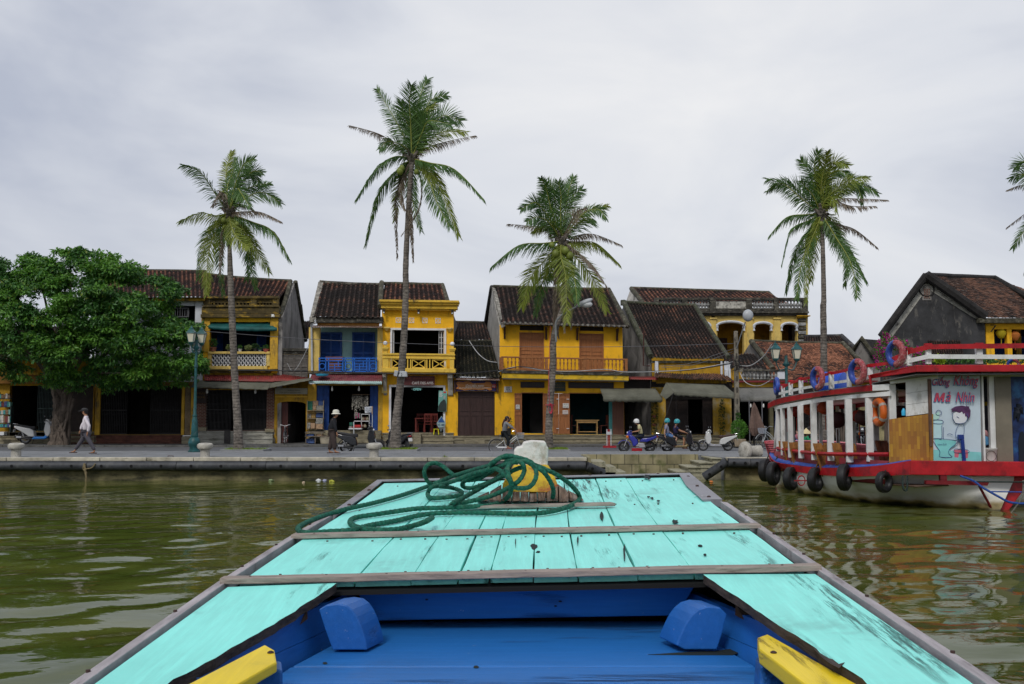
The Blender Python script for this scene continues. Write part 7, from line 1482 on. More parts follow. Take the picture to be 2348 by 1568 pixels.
for x,w,y0,y1,Y in((270,26,378,470,29.8),(330,30,350,452,29.2),(411,32,330,440,28.4),(650,38,285,402,26.4),(790,30,262,388,25.5),(952,42,232,296,24.4),(1260,38,98,220,22.5),(1412,38,66,208,22.15),(1810,50,62,206,22.15),(2260,50,62,206,22.15)):post8(x,w*.9,y0,y1,Y+.03,name='rail_post',cap=bred)
def flatrail(pts,h,m,name):
 q=MB();P_=[w8(*p)for p in pts]
 for a,b in zip(P_,P_[1:]):q.hexa([a-Vector((0,0,h)),b-Vector((0,0,h)),b,a]+[v+Vector((0,.04,0))for v in(a-Vector((0,0,h)),b-Vector((0,0,h)),b,a)])
 return q.build(name,m,tb)
flatrail([(205,402,30.4),(268,378,29.75),(330,346,29.15),(411,318,28.35),(650,270,26.35),(950,206,24.35),(1100,190,23.6)],.075,bred,'top_rail');flatrail([(235,432,30),(330,408,29.15),(411,390,28.35),(650,348,26.35),(945,302,24.35)],.07,bw,'mid_rail')
flatrail([(1100,165,23.2),(1260,92,22.45),(1412,54,22.1),(2300,44,22.1)],.11,bred,'top_rail');flatrail([(1180,182,22.8),(1405,132,22.1),(2300,136,22.1)],.10,bw,'mid_rail')
parq=brickmat('wood_strip_panel',(.50,.26,.025),(.30,.115,.018),(.25,.10,.02),.30,.058,.002,rough=.35,axis='zx',off=.37,bump=.1,var=.15)
MB().poly([w8(1100,992,23.45),w8(1416,968,22.78),w8(1416,598,22.78),w8(1097,642,23.45)],(.03,.04,0)).poly([w8(1418,968,22.74),w8(1446,966,22.68),w8(1444,600,22.68),w8(1418,600,22.74)],(.0,.04,0)).build('wood_panel',parq,tb)
for k in range(3):
 f0,f1=k/3,(k+1)/3-.008;L0,L1=w8(1228,350,23.2),w8(1230,620,23.2);R0,R1_=w8(1410,325,22.8),w8(1410,596,22.8)
 MB().poly([L0.lerp(L1,f1),R0.lerp(R1_,f1),R0.lerp(R1_,f0),L0.lerp(L1,f0)],(.03,.03,0)).build('white_board',bw,tb)
MB().box(w8(1406,500,22.72).x,w8(1424,500,22.72).x,Y8(22.66),Y8(22.66)+.06,w8(1410,852,22.7).z,w8(1410,325,22.7).z).build('brown_post',mat('brown_post',(.13,.07,.05),.7,.25,5),tb)
ban=mat('banner_vinyl',(.56,.66,.74),.4,.05,1.2);YN=22.85
bn=MB().poly([w8(1447,966,YN-.12),w8(1822,968,YN),w8(1810,280,YN),w8(1430,280,YN-.12)],(0,.02,0)).build('banner',ban,tb)
bnr=mat('banner_red',(.55,.06,.11),.5,.05);bnb=mat('banner_blue',(.02,.13,.36),.5,.05);YL=YN-.15
for s_,x0,y0,x1,y1 in(('Giống',1440,298,1578,392),('Không',1606,296,1802,398),('à',1542,424,1582,504),('Nhìn',1622,426,1768,504)):
 ftext(s_,8,x0-5,y0+6,x1-5,y1+6,YL+.012,bnb,bn,shear=.35,bold=.015);ftext(s_,8,x0,y0,x1,y1,YL,bnr,bn,shear=.35)
for dx_,dy_,m_,yy in((-5,6,bnb,YL+.012),(0,0,bnr,YL)):MB().poly([W(8,a+dx_+(504-b)*.2-12,b+dy_,yy)for a,b in((1462,504),(1466,434),(1484,434),(1501,478),(1518,434),(1536,434),(1540,504),(1524,504),(1521,464),(1506,502),(1496,502),(1481,464),(1478,504))],(0,.003,0)).build('lettering',m_,bn)
def pic8(i,pts,m,dy=0,name='printed_shape'):return MB().poly([W(i,a,b,YL+.02+dy)for a,b in pts],(0,.004,0)).build(name,m,bn)
def line8(i,pts,m,r=.007,cl=False):
 P_=[W(i,a,b,YL+.008)for a,b in pts];P_=spline(P_,5,cl);return MB().tube(P_+([P_[0]]if cl else[]),r,4).build('printed_line',m,bn)
aq=mat('banner_aqua',(.22,.60,.60),.5,.1);ink=mat('banner_ink',(.05,.10,.25),.5,.1);hair=mat('banner_hair',(.09,.03,.10),.5,.35,9);skin_=mat('banner_pale',(.70,.72,.76),.5,.03);pnk=mat('banner_pink',(.62,.16,.22),.5,.2)
pic8(10,[(92,985),(612,988),(606,890),(92,862)],aq,.004);pic8(10,[(92,750),(180,752),(188,545),(92,540)],mat('banner_light_aqua',(.48,.70,.74),.5,.05))
pic8(10,[(100,745),(338,765),(325,820),(262,860),(258,905),(290,943),(162,940),(165,880),(120,820)],aq);pic8(10,[(90,535),(92,480),(120,470),(150,450),(158,480),(150,525),(120,538)],mat('banner_mint',(.45,.70,.62),.5,.05));
for pts,cl in(([(100,742),(338,765),(332,800),(268,855),(258,905),(290,943),(162,940),(160,880),(108,800)],1),([(90,545),(185,545),(188,580),(92,578)],1),([(182,600),(182,735),(155,750)],0),([(200,620),(198,752)],0),([(118,462),(145,435),(178,455),(170,485),(130,488)],1),([(303,470),(300,520),(325,570),(375,580),(430,570),(460,530),(455,470)],0),([(345,505),(368,520)],0),([(370,582),(345,630),(330,690),(340,740)],0),([(405,582),(425,620),(420,700)],0),([(240,700),(270,690),(300,705)],0),([(320,860),(350,855),(460,865),(465,895),(325,895)],1)):line8(10,pts,ink,.006,bool(cl))
pic8(10,[(306,470),(304,525),(330,572),(380,580),(435,568),(460,520),(450,450),(380,430)],skin_,.002);pic8(10,[(350,700),(420,705),(420,785),(372,790),(345,740)],mat('banner_shorts',(.20,.35,.62),.5,.05));pic8(10,[(360,790),(385,790),(380,858),(350,858)],skin_);pic8(10,[(396,788),(415,786),(412,858),(392,858)],skin_)
pic8(10,[(282,468),(300,440),(280,425),(330,395),(400,385),(448,395),(442,375),(462,395),(480,392),(478,408),(494,440),(490,500),(462,542),(448,500),(436,505),(428,465),(415,480),(400,450),(375,465),(345,455),(320,445),(300,455)],hair,-.004)
pic8(10,[(318,862),(460,868),(468,900),(462,955),(435,955),(428,905),(368,900),(360,948),(320,945)],pnk)
ftext('Litter: 0.31',10,138,795,232,815,YL,ink,bn)
MB().box(w8(1812,300,22.9).x,w8(1826,300,22.9).x,Y8(22.8),Y8(22.8)+.1,w8(1815,968,22.9).z,w8(1815,285,22.9).z).build('door_jamb',bw,tb);MB().fb(8,1826,268,2420,305,22.85,.1).fb(8,1890,305,1936,968,22.95,.1).build('door_frame',bw,tb)
MB().fb(8,1938,305,2062,972,22.88,.12).build('beige_column',mat('beige_panel',(.19,.165,.125),.6,.12,2),tb);MB().fb(8,2064,300,2420,975,22.9,.08).build('mural_panel',mat('navy_mural',(.012,.035,.14),.5,.5,3,stain=((.03,.16,.36),.45,1.2,(1,1,1))),tb)
pm_=mat('mural_palm_black',(.006,.01,.02),.6);q=MB()
for a_,b_ in((2120,520),(2080,590),(2150,600),(2075,650),(2110,660),(2150,560)):q.tube([w8(2110,560,22.87),w8((2110+a_)/2,(555+b_)/2-12,22.87),w8(a_,b_,22.87)],[.04,.06,.01],5)
q.poly([w8(x,y,22.88)for x,y in((2118,968),(2112,800),(2125,745),(2145,735),(2160,760),(2190,968))],(0,.01,0));q.build('mural_silhouette',pm_,tb)
MB().poly([w8(1830,300,25.4),w8(2420,300,25.4),w8(2420,968,25.4),w8(1830,968,25.4)],(0,.05,0)).poly([w8(1240,360,25.6),w8(1810,360,25.4),w8(1810,968,25.4),w8(1240,990,25.6)],(0,.05,0)).build('cabin_wall',mat('dim_cabin_wall',(.05,.055,.07),.8,.3),tb)
MB().fb(8,1818,505,1902,535,24.4,.05).build('yellow_shelf',mat('yellow_sheet',(.70,.44,.01),.5,.1),tb)
t=thing('hung_clothes','pink and blue clothes piled on a rack in the tour boat doorway','clothes',w8(1865,860,23.4));leafc=MB()
for pts,m_ in((((1826,715),(1870,730),(1892,770),(1880,790),(1826,750)),mat('pink_cloth',(.60,.30,.32),.9,.2,5)),(((1850,770),(1890,780),(1892,845),(1855,850)),mat('sky_blue_cloth',(.12,.36,.66),.9,.2,5)),(((1893,785),(1935,800),(1940,900),(1898,900)),mat('grey_sack',(.14,.13,.14),.9,.3,8))):MB().poly([w8(a,b,23.3)for a,b in pts],(0,.2,0)).build('cloth',m_,t,smooth=True,bevel=.03)
c=w8(1890,968,23.0);t=thing('paint_bucket','white plastic bucket standing in the tour boat doorway','bucket',c);MB().lathe([(.135,0),(.16,.26),(.17,.27),(.17,.30),(.15,.30)],c,18).build('bucket_body',mat('dirty_white_plastic',(.58,.57,.54),.4,.15,5),t,smooth=True);MB().torus(c+Vector((-.05,-.17,.12)),.12,.006,'y',14,4).build('handle',blackm,t)
t=thing('tiller_handle','dark blue lever handle standing in front of the printed banner','lever',w8(1685,970,22.6));MB().tube([w8(1687,970,22.6),w8(1672,800,22.55)],.045,8).box(w8(1648,780,22.5).x,w8(1688,780,22.5).x,Y8(22.5),Y8(22.5)+.1,w8(1660,800,22.5).z,w8(1660,762,22.5).z).build('lever',mat('dark_blue_paint',(.012,.04,.24),.4,.2),t,bevel=.01)
q=MB();a=w8(1390,1158,22.3);b=w8(1885,1122,22.3);q.hexa([w8(1390,1150,22.3),w8(1870,1162,22.3),w8(1886,1130,22.3),w8(1390,1122,22.3)]+[v+Vector((0,.12,0))for v in(w8(1390,1150,22.3),w8(1870,1162,22.3),w8(1886,1130,22.3),w8(1390,1122,22.3))]);q.box(w8(1510,1100,22.35).x,w8(1562,1100,22.35).x,Y8(22.42),Y8(22.42)+.1,w8(1530,1125,22.4).z,w8(1530,1082,22.4).z);q.tube([w8(1805,1165,22.4),WZ(8,1925,1385,-.1)],.03,6);q.build('side_spar',mat('dull_red_paint',(.17,.008,.012),.5,.3,3),tb)
om=mat('hull_mark_red',(.35,.015,.02),.5);c=w8(430,1120,27.85);q=MB().torus(c+Vector((-.1,-.12,0)),.13,.018,'y',20,5,sc=(.75,1)).box(c.x-.3,c.x+.1,c.y-.14,c.y-.12,c.z-.015,c.z+.015);q.build('hull_mark',om,tb)
def rope8(pts,r,m,label,group='mooring lines of the tour boat'):tag(MB().tube(spline([w8(*p)for p in pts],6),r,6).build('mooring_line',m,smooth=True),label,'rope',group)
rb=mat('blue_rope',(.02,.07,.30),.8,.3,30);rk_=mat('black_green_rope',(.02,.035,.03),.9,.4,30);rg_=mat('grey_rope',(.16,.15,.12),.9,.4,30)
rope8([(1655,1085,22.3),(1760,1125,22.2),(1830,1175,22.1),(1960,1250,22.0),(2060,1295,22),(2250,1305,22)],.028,rb,'thick blue rope sagging under the tour boat stem');rope8([(1780,1130,22.2),(1900,1132,22.1),(2250,1134,22)],.018,rk_,'thin dark rope stretched level below the red band at the right edge')
rope8([(1880,1208,22.2),(2000,1210,22.1),(2250,1214,22)],.016,rb,'thin blue rope stretched level above the sagging thick one');rope8([(1205,1083,22.3),(1206,1170,22.25),(1222,1200,22.25),(1240,1185,22.25),(1241,1083,22.3)],.022,rk_,'short dark rope loop hanging from the red band')
rope8([(2150,1120,22.1),(2140,1250,22.0),(2060,1370,22),(2030,1410,22)],.018,rg_,'grey rope hanging into the water beside the red stem')
def tyre(x,y,ry,Y,ratio,label):
 c=w8(x,y,Y-.18);r=ry/3.42*(Y-.18)/2347;yaw=math.acos(min(1,ratio))*.9
 t=thing('tyre_fender',label,'tyre',c,yaw,'tyre fenders along the tour boat')
 MB().torus((0,0,0),r*.70,r*.29,'y',28,12,rx=r*.36).torus((0,0,0),r*.93,r*.055,'y',28,6,rx=r*.25).build('tyre_ring',rub,t,smooth=True,local=True)
 a=w8(x+6,y-ry*.75,Y);b=Vector((a.x+.1,a.y+.05,a.z))+Vector((.12,.18,.38));m=(a+b)/2-c;iv=Matrix.Rotation(-yaw,3,'Z');MB().tube([iv@(a-c),iv@(m+Vector((0,-.05,.02))),iv@(b-c)],.018,5).build('tyre_rope',rk_ if x!=328 else rg_,t,local=True)
tyre(128,1040,92,31.5,.5,'tyre fender farthest left at the tour boat bow');tyre(190,1068,94,30.3,.52,'second tyre from the tour boat bow, overlapping the first');tyre(328,1106,92,28.9,.62,'third tyre from the bow, on a pale grey rope left of the hull mark')
tyre(521,1115,97,27.3,.64,'fourth tyre from the bow, right of the red hull mark');tyre(747,1097,108,25.5,.5,'tall looking tyre over the middle of the red band');tyre(1058,1133,90,23.4,.82,'rightmost tyre, hanging below the wood strip panel')
rw=mat('ring_red_wrapped',(.33,.03,.045),.45,.4,22,stain=((.60,.52,.50),.38,14,(1,1,1)));rbl=mat('ring_blue',(.03,.07,.34),.45,.3,6,stain=((.45,.5,.55),.2,10,(1,1,1)))
def ring(x,y,ry,Y,ratio,label,cols=None,tilt=0):
 c=w8(x,y,Y);r=ry/3.42*Y/2347;t=thing('life_ring',label,'life ring',c,0,'life rings on the tour boat',rot=(0,tilt,-math.acos(ratio)-R(17)));q=MB().torus((0,0,0),r*.77,r*.235,'y',32,12)
 q.m=[1 if sum(q.v[i][0]for i in f)<-.05*r else 0 for f in q.f];q.build('ring',cols or[rw,rbl],t,smooth=True,local=True);q=MB()
 for k in range(40):a=2*math.pi*k/40;q.torus((0,0,0),.1,.1)if 0 else None
 for k in range(26):
  a=-1.4+2.8*k/26;u_=Vector((math.cos(a),0,math.sin(a)));pts=[u_*(r*.77+r*.245*math.cos(b))+Vector((0,r*.245*math.sin(b),0))for b in[j*math.pi/4 for j in range(9)]];q.tube(pts,r*.011,4,caps=False)
 if not cols:q.build('wrapping',mat('ring_wrap_pale',(.50,.24,.22),.5),t,local=True)
 return t
ring(537,320,95,26.7,.5,'red and blue life ring farthest from the wood panel, over the red roof edge');ring(850,270,108,24.6,.56,'red and blue life ring with silver top, second from the left');ring(1150,127,114,22.9,.56,'highest red and blue life ring, on the upper rail by the pink flowers');ring(217,382,74,30.3,.2,'blue life ring seen edge on at the bow end of the roof',[rbl,rbl]);ring(2072,214,52,22.6,.95,'life ring mostly hidden behind the upper roof edge at the right')
ors=mat('ring_orange',(.52,.10,.008),.5,.15,4);grs=mat('ring_reflective_grey',(.35,.30,.26),.4,.1)
t=ring(1018,585,116,24.15,.36,'orange life ring with grey bands hanging inside beside a post',[ors,ors],.0);r=116/3.42*24.15/2347
for a in(.6,2.4,-.6,-2.4):u_=Vector((math.cos(a),0,math.sin(a)));MB().tube([u_*r*.77+Vector((-math.sin(a)*s_,0,math.cos(a)*s_))for s_ in(-.035,.035)],r*.242,14).build('grey_band',grs,t,local=True,smooth=True)
cw=mat('chair_teak',(.30,.13,.032),.5,.2,4,stretch=(5,5,.8));cwr=mat('chair_dark_teak',(.10,.028,.012),.5,.2,4,stretch=(5,5,.8))
def bchair(x0,x1,y0,Y,label,src=None,rz=0,m=cw):
 a=w8(x0,y0,Y);b=w8(x1,y0,Y);c=Vector(((a.x+b.x)/2,a.y,.57));h=a.z-.57;w=(b.x-a.x)
 if src:return dup(src[0],c,rz,label,scale=(w/src[1],1,h/src[2]))
 t=thing('folding_chair',label,'chair',(0,0,0),0,'wooden chairs on the tour boat');L=.30
 def bk(z):return L*(1-z/h)*.9
 q=MB();s_=w/2;q.hexa([Vector((-s_+.0,0,h-.17)),Vector((s_,0,h-.17)),Vector((s_-.03,.03,h)),Vector((-s_-.03,.03,h)),Vector((-s_,.03,h-.17)),Vector((s_,.03,h-.17)),Vector((s_-.03,.06,h)),Vector((-s_-.03,.06,h))]);q.build('back_rail',m,t,local=True,bevel=.008)
 q=MB();n=7
 for k in range(n):xx=-s_+w*(k+.2)/n;q.hexa([Vector((xx+.17,.02,.10)),Vector((xx+.17+w*.09,.02,.10)),Vector((xx+w*.09,0,h-.17)),Vector((xx,0,h-.17)),Vector((xx+.17,.045,.10)),Vector((xx+.17+w*.09,.045,.10)),Vector((xx+w*.09,.025,h-.17)),Vector((xx,.025,h-.17))])
 q.build('back_slats',m,t,local=True);MB().box(-s_+.1,s_+.15,.03,.42,.40,.43).build('seat',m,t,local=True)
 for sx_ in(-s_+.02,s_-.02):
  MB().tube([(sx_,.0,h-.05),(sx_+.2,.06,0)],.022,6).build('leg',m,t,local=True);MB().tube([(sx_+.05,.40,0),(sx_+.12,.05,.45)],.02,6).build('leg',m,t,local=True)
 t.location=c;t.rotation_euler=(0,0,rz);return t,w,h
s0=bchair(512,583,830,27.0,'wooden slat chair in the middle of the row, behind the widest post gap')
for x0,x1,y0,Y,lb in((236,256,812,30.2,'first wooden chair at the bow end of the row'),(268,312,815,29.6,'wooden chair just right of the second white post'),(320,362,822,29.0,'wooden chair against the third white post'),(354,394,820,29.2,'wooden chair left of the fourth white post'),(402,448,822,28.4,'wooden chair right of the fourth white post'),(446,488,824,28.3,'wooden chair left of the fifth white post'),(592,640,828,27.0,'wooden chair half hidden by the sixth white post'),(660,722,828,26.2,'wooden chair right of the sixth white post'),(806,838,832,25.6,'narrowly seen wooden chair right of the seventh white post')):bchair(x0,x1,y0,Y,lb,s0)
s1=bchair(998,1048,808,24.8,'dark reddish slat chair left of its twin by the wood panel',None,0,cwr);bchair(1046,1096,808,24.7,'dark reddish slat chair touching the wood strip panel',s1)
lred=mat('red_silk_lantern',(.32,.02,.012),.6,.15,tr=.25);lor=mat('vermilion_lantern',(.50,.07,.02),.6,.15,tr=.25);ldk=mat('dark_maroon_lantern',(.045,.006,.008),.7,.2)
for x,y,Y,s_,m_,lb in((298,575,29.6,.9,lred,'red lantern left of the third white post'),(372,560,28.8,.9,lred,'red lantern between the third and fourth white posts'),(480,545,28.0,.9,lor,'orange red lantern left of the fifth white post'),(600,538,27.2,.95,lor,'orange red lantern left of the sixth white post'),(692,640,26.8,1.15,ldk,'large dark maroon lantern right of the sixth white post'),(865,600,25.8,.9,lred,'red lantern left of a dark one near the orange ring'),(905,620,25.4,1.05,ldk,'dark maroon lantern left of the eighth white post'),(1187,590,24.2,1.1,ldk,'dark maroon lantern beside the white boards')):
 silk(w8(x,y,Y+.8)-Vector((0,0,.22)),m_,lb,s_*.9,'lanterns under the tour boat roof',[(.05,.40),(.16,.38),(.24,.28),(.26,.18),(.22,.07),(.10,.0),(.05,-.02)][::-1])
c=w8(1214,612,23.5);tag(MB().lathe([(.05,0),(.055,.10),(.03,.15),(.02,.17)],c,12).build('water_bottle',mat('aqua_plastic',(.05,.45,.75),.3,.05),smooth=True),'small bright blue bottle on the wood panel ledge','bottle')
t=thing('water_tank','blue ribbed plastic tank lying on the tour boat roof','tank',w8(660,400,27.6));tk=mat('tank_blue',(.02,.09,.50),.4,.1);a=w8(575,372,27.6);b=w8(750,378,27.2);q=MB();n=22
q.tube([a.lerp(b,j/n)for j in range(n+1)],[.34+(.02 if j%2 else 0)-(.12 if j in(0,n)else 0)for j in range(n+1)],20);q.build('tank_body',tk,t,smooth=True)
bgp=mat('bougainvillea_pink',(.55,.02,.30),.6,.25,4,tr=.35);bgl=mat('bougainvillea_leaf',(.10,.24,.03),.6,.3,4,tr=.3)
def bush(name,label,i,blobs,Y,m,fl,seed,cat='flowering shrub',size=.10,frac=.42,bz=ZP):
 c0=W(i,blobs[0][0],blobs[0][1],Y);t=thing(name,label,cat,(c0.x,Y,bz));Vs=MB()
 for k,(x,y,rx,ry)in enumerate(blobs):
  c=W(i,x,y,Y+.2*math.sin(k*2.1));s_=Y/2347/(ZM[i][2]*1.7452);n=int(520*rx*ry*s_*s_/.25)+60
  leaves('foliage',c,(rx*s_,min(rx*s_,.6),ry*s_),n,size,m,t,seed+k,.2,1.7,flower=fl,nf=int(n*frac)if fl else 0);Vs.tube([(c0.x,Y,bz),tuple((c+Vector((c0.x,Y,bz)))/2+Vector((.1,0,.1))),tuple(c)],[.05,.035,.015],5)
 Vs.build('stem',MATS['tree_bark'],t)
bush('bougainvillea','big bougainvillea bush with magenta flowers behind the highest life ring',7,[(300,760,85,75),(290,850,70,70),(370,700,80,50),(450,740,90,60),(560,860,90,70),(330,920,110,50),(620,800,50,50),(700,890,70,40),(480,900,90,50),(330,655,30,35)],37.5,bgl,bgp,50)
bush('bougainvillea','low magenta flowers showing between the life rings over the roof',6,[(910,790,60,24),(650,828,32,22),(840,800,40,20)],37.5,bgl,bgp,70)
bush('shrub_row','row of green leafy shrubs behind the upper rail of the tour boat',7,[(900,890,60,28),(1060,885,80,28),(1240,885,90,28),(1400,882,90,28),(1560,880,80,28)],37.5,leafm,None,80,'shrub',.11);bush('shrub_row','bright yellow green leaves of a young shrub next to the magenta flowers',7,[(815,870,45,42)],37.4,mat('lime_leaf',(.30,.42,.03),.6,.2,tr=.3),None,90,'shrub',.2)
pb=thing('pink_boat','pink slatted boat moored behind the tour boat','boat',(10.5,32.6,0));pkm=mat('pink_boat_paint',(.58,.14,.17),.5,.15,3,stain=((.35,.06,.08),.35,4,(1,1,1)));q=MB()
tp=[w8(118,812,31.7),w8(228,812,31.9),w8(620,815,32.1),w8(1100,885,31.2),w8(1500,900,30.5),w8(1500,900,32.8),w8(620,806,33.4),w8(160,806,32.8)]
q.poly(tp,(0,0,-.05));
for k in range(len(tp)-1):a,b=tp[k],tp[(k+1)%len(tp)];q.add([a,b,Vector((b.x+.3,b.y+(.2 if b.y<32.4 else-.2),-.3)),Vector((a.x+.5,a.y+(.2 if a.y<32.4 else-.2),-.3))],[(0,1,2,3)])
for j in range(5):a=w8(135+j*7,830+j*16,31.62);b=w8(222,830+j*16,31.8);q.box(a.x,b.x,31.5,31.8,a.z-.02,a.z+.02)
q.build('hull',pkm,pb)
# people
def skin(nodes,edges,name,m,parent,sub=1,root=0):
 b=BASE.get(parent.as_pointer(),Vector((0,0,0)));me=bpy.data.meshes.new(name);me.from_pydata([tuple(Vector(p)-b)for p,r_ in nodes],edges,[]);me.update()
 o=bpy.data.objects.new(name,me);COL.objects.link(o);md=o.modifiers.new('skin','SKIN');md.use_smooth_shade=True;md.branch_smoothing=.6
 for k,(p,r_)in enumerate(nodes):
  sv=me.skin_vertices[0].data[k];sv.radius=(r_,r_)if not isinstance(r_,tuple)else r_;sv.use_root=k==root
 s2=o.modifiers.new('sub','SUBSURF');s2.levels=sub;s2.render_levels=sub;bpy.context.view_layer.update()
 m2=bpy.data.meshes.new_from_object(o.evaluated_get(bpy.context.evaluated_depsgraph_get()));COL.objects.unlink(o);bpy.data.objects.remove(o);m2.materials.clear();m2.materials.append(m)
 ob=bpy.data.objects.new(name,m2);COL.objects.link(ob);ob.parent=parent;BASE[ob.as_pointer()]=b;m2.polygons.foreach_set('use_smooth',[True]*len(m2.polygons));return ob
sk1=mat('skin_tan',(.36,.18,.10),.6,.06);sk2=mat('skin_light',(.52,.31,.22),.6,.06);hairb=mat('hair_black',(.012,.010,.010),.5,.2,20)
def person(label,i,Y,f,J,top,bottom,skm=sk1,sleeve='long',leg='long',k=1.0,hat=None,hair=True,shoe=None,loose=1.0,lo=1.0,seated=False,base=None,rest=None):
 """J: picture points hd nk ch pv, e1 w1 (near arm), e2 w2 (far arm), k1 a1 (near leg), k2 a2 (far leg); f = +1 facing right; k = scale"""
 g=lambda n,dy=0:W(i,*J[n],Y+dy*k);hd,nk,ch,pv=g('hd'),g('nk'),g('ch'),g('pv');a1=g('a1',-.09);t=thing('person',label,'person',base or(pv.x,Y,min(a1.z,g('a2',.09).z)-.06*k))
 F_=Vector((f,0,0));U=Vector((0,0,1));D_=Vector((0,1,0));sh=nk.lerp(ch,.35)
 N_=[(pv,.088*k),(pv.lerp(ch,.5),.080*k),(ch,.095*k),(nk,.055*k),(hd-U*.03*k,.070*k),(hd+U*.03*k-F_*.01*k,.088*k),(hd+U*.09*k-F_*.01*k,.06*k),(hd+F_*.095*k-U*.01*k,.018*k),(hd+F_*.06*k-U*.075*k,.035*k)]
 E=[(0,1),(1,2),(2,3),(3,4),(4,5),(5,6),(5,7),(4,8)];arms=[];legs=[]
 for s_,e,w in((-1,'e1','w1'),(1,'e2','w2')):
  if e not in J:continue
  o=len(N_);S0=sh+D_*.16*k*s_;e_=g(e,.20*s_);w_=g(w,.17*s_);d=(w_-e_).normalized();P0=w_+d*.05*k;n_=D_*s_;N_+=[(S0,.040*k),(e_,.034*k),(w_,.026*k),(P0,.032*k)];E+=[(2,o),(o,o+1),(o+1,o+2),(o+2,o+3)];arms.append((S0,e_,w_))
  cu=(Vector((d.z,0,-d.x))*(-f)).normalized();cu=cu if cu.z<.2 else-cu
  for j in range(4):
   b0=P0+D_*(.022-.0145*j)*k;ln=(.065,.075,.07,.055)[j]*k;o2=len(N_);N_+=[(b0+d*.035*k,.0085*k),(b0+d*(.03*k+ln*.5)+cu*.012*k,.008*k),(b0+d*(.03*k+ln*.75)+cu*.035*k,.007*k)];E+=[(o+3,o2),(o2,o2+1),(o2+1,o2+2)]
  o2=len(N_);N_+=[(w_+d*.04*k+F_*.03*k-D_*.02*s_*k,.010*k),(w_+d*.07*k+F_*.045*k-D_*.02*s_*k,.008*k)];E+=[(o+2,o2),(o2,o2+1)]
 for s_,kn,an in((-1,'k1','a1'),(1,'k2','a2')):
  o=len(N_);h_=pv+D_*.09*k*s_-U*.02;k_=g(kn,.10*s_);a_=g(an,.09*s_);N_+=[(h_,.070*k),(k_,.048*k),(a_,.034*k),(a_+F_*.06*k-U*.035*k,.030*k),(a_+F_*.15*k-U*.045*k,.022*k)];E+=[(0,o),(o,o+1),(o+1,o+2),(o+2,o+3),(o+3,o+4)];legs.append((h_,k_,a_))
 body=skin(N_,E,'body',skm,t)
 n=[(pv+U*.01,.135*k*loose),(pv.lerp(ch,.5),.13*k*loose),(ch,.145*k*loose),(nk.lerp(ch,.4),.118*k*loose),(nk-U*.01,.072*k)];e=[(0,1),(1,2),(2,3),(3,4)]
 for a,b,c in arms:
  o=len(n);z=b.lerp(c,.85)if sleeve=='long' else a.lerp(b,.75);n+=[(a,.068*k*loose),(b if sleeve=='long' else a.lerp(b,.4),.058*k*loose),(z,.045*k*loose if sleeve=='long' else .062*k)];e+=[(2,o),(o,o+1),(o+1,o+2)]
 skin(n,e,'shirt',top,t)
 n=[(pv,.135*k)];e=[]
 for a,b,c in legs:
  o=len(n);z=c+U*.03 if leg=='long' else a.lerp(b,.9 if leg=='knee' else .55);n+=[(a,.098*k*lo),(b if leg=='long' else a.lerp(b,.5),(.078 if leg=='long' else .09)*k*lo),(z,(.062 if leg=='long' else .085)*k*lo)];e+=[(0,o),(o,o+1),(o+1,o+2)]
 skin(n,e,'trousers' if leg=='long' else 'shorts',bottom,t)
 for kk,(a,b,c)in enumerate(legs):
  q=MB().poly([c+F_*x*k+U*z*k-D_*.04*k for x,z in((-.07,-.075),(.19,-.075),(.20,-.055),(.10,-.04),(-.07,-.045))],(0,.08*k,0));q.build('sandal',shoe or mat('dark_sandal',(.05,.02,.015),.6),t)
 for s_ in(-1,1):MB().sph(hd+F_*.082*k+D_*.032*s_*k+U*.022*k,.011*k,6).build('eye',hairb,t)
 MB().box(hd.x+F_.x*.080*k-.008,hd.x+F_.x*.080*k+.008,hd.y-.022*k,hd.y+.022*k,hd.z-.047*k,hd.z-.04*k).build('mouth',mat('lip',(.25,.07,.06),.6),t)
 for s_ in(-1,1):MB().sph(hd+D_*.088*k*s_-F_*.005,(.018*k,.01*k,.028*k),6).build('ear',skm,t)
 if hair:MB().sph(hd+U*.045*k-F_*.028*k,(.098*k,.094*k,.085*k),12).sph(hd-U*.02*k-F_*.055*k,(.055*k,.08*k,.07*k),10).build('hair',hairb,t,smooth=True)
 if hat:
  kind,hm=hat[:2];c=hd+U*.055*k
  if kind=='helmet':MB().lathe([(.128,-.055),(.135,0),(.122,.06),(.085,.105),(.02,.125)],c,16,sc=(1.05*k,.95*k)).build('helmet',hm,t,smooth=True);MB().poly([c+F_*x*k+U*z*k-D_*.09*k for x,z in((.08,-.03),(.19,-.05),(.18,-.035),(.09,.0))],(0,.18*k,0)).build('visor',hat[2],t);MB().tube([hd+F_*.03*k-D_*.1*k+U*.03*k,hd+F_*.05*k-U*.09*k-D_*.04*k,hd+F_*.05*k-U*.09*k+D_*.04*k],.009*k,5).build('strap',blackm,t)
  if kind=='cap':MB().lathe([(.105,-.02),(.112,.02),(.10,.06),(.05,.085)],c,14).build('cap',hm,t,smooth=True);MB().poly([c+F_*x+U*z-D_*.07 for x,z in((.08,-.01),(.20,-.035),(.20,-.02),(.09,.01))],(0,.14,0)).build('peak',hm,t)
  if kind=='sunhat':MB().lathe([(.175,-.035),(.13,-.01),(.118,.0),(.118,.05),(.10,.105),(.04,.125)],c,18).build('sun_hat',hm,t,smooth=True)
  if kind=='cone':MB().lathe([(.235,-.06),(.22,-.045),(.11,.045),(.01,.15)],c,22).build('conical_hat',hm,t,smooth=True)
 return t
wsh=mat('white_pink_shirt',(.72,.66,.70),.8,.08,5,bump=.4,bscale=9);gtr=mat('grey_trousers',(.075,.070,.085),.85,.15,5,bump=.4,bscale=9)
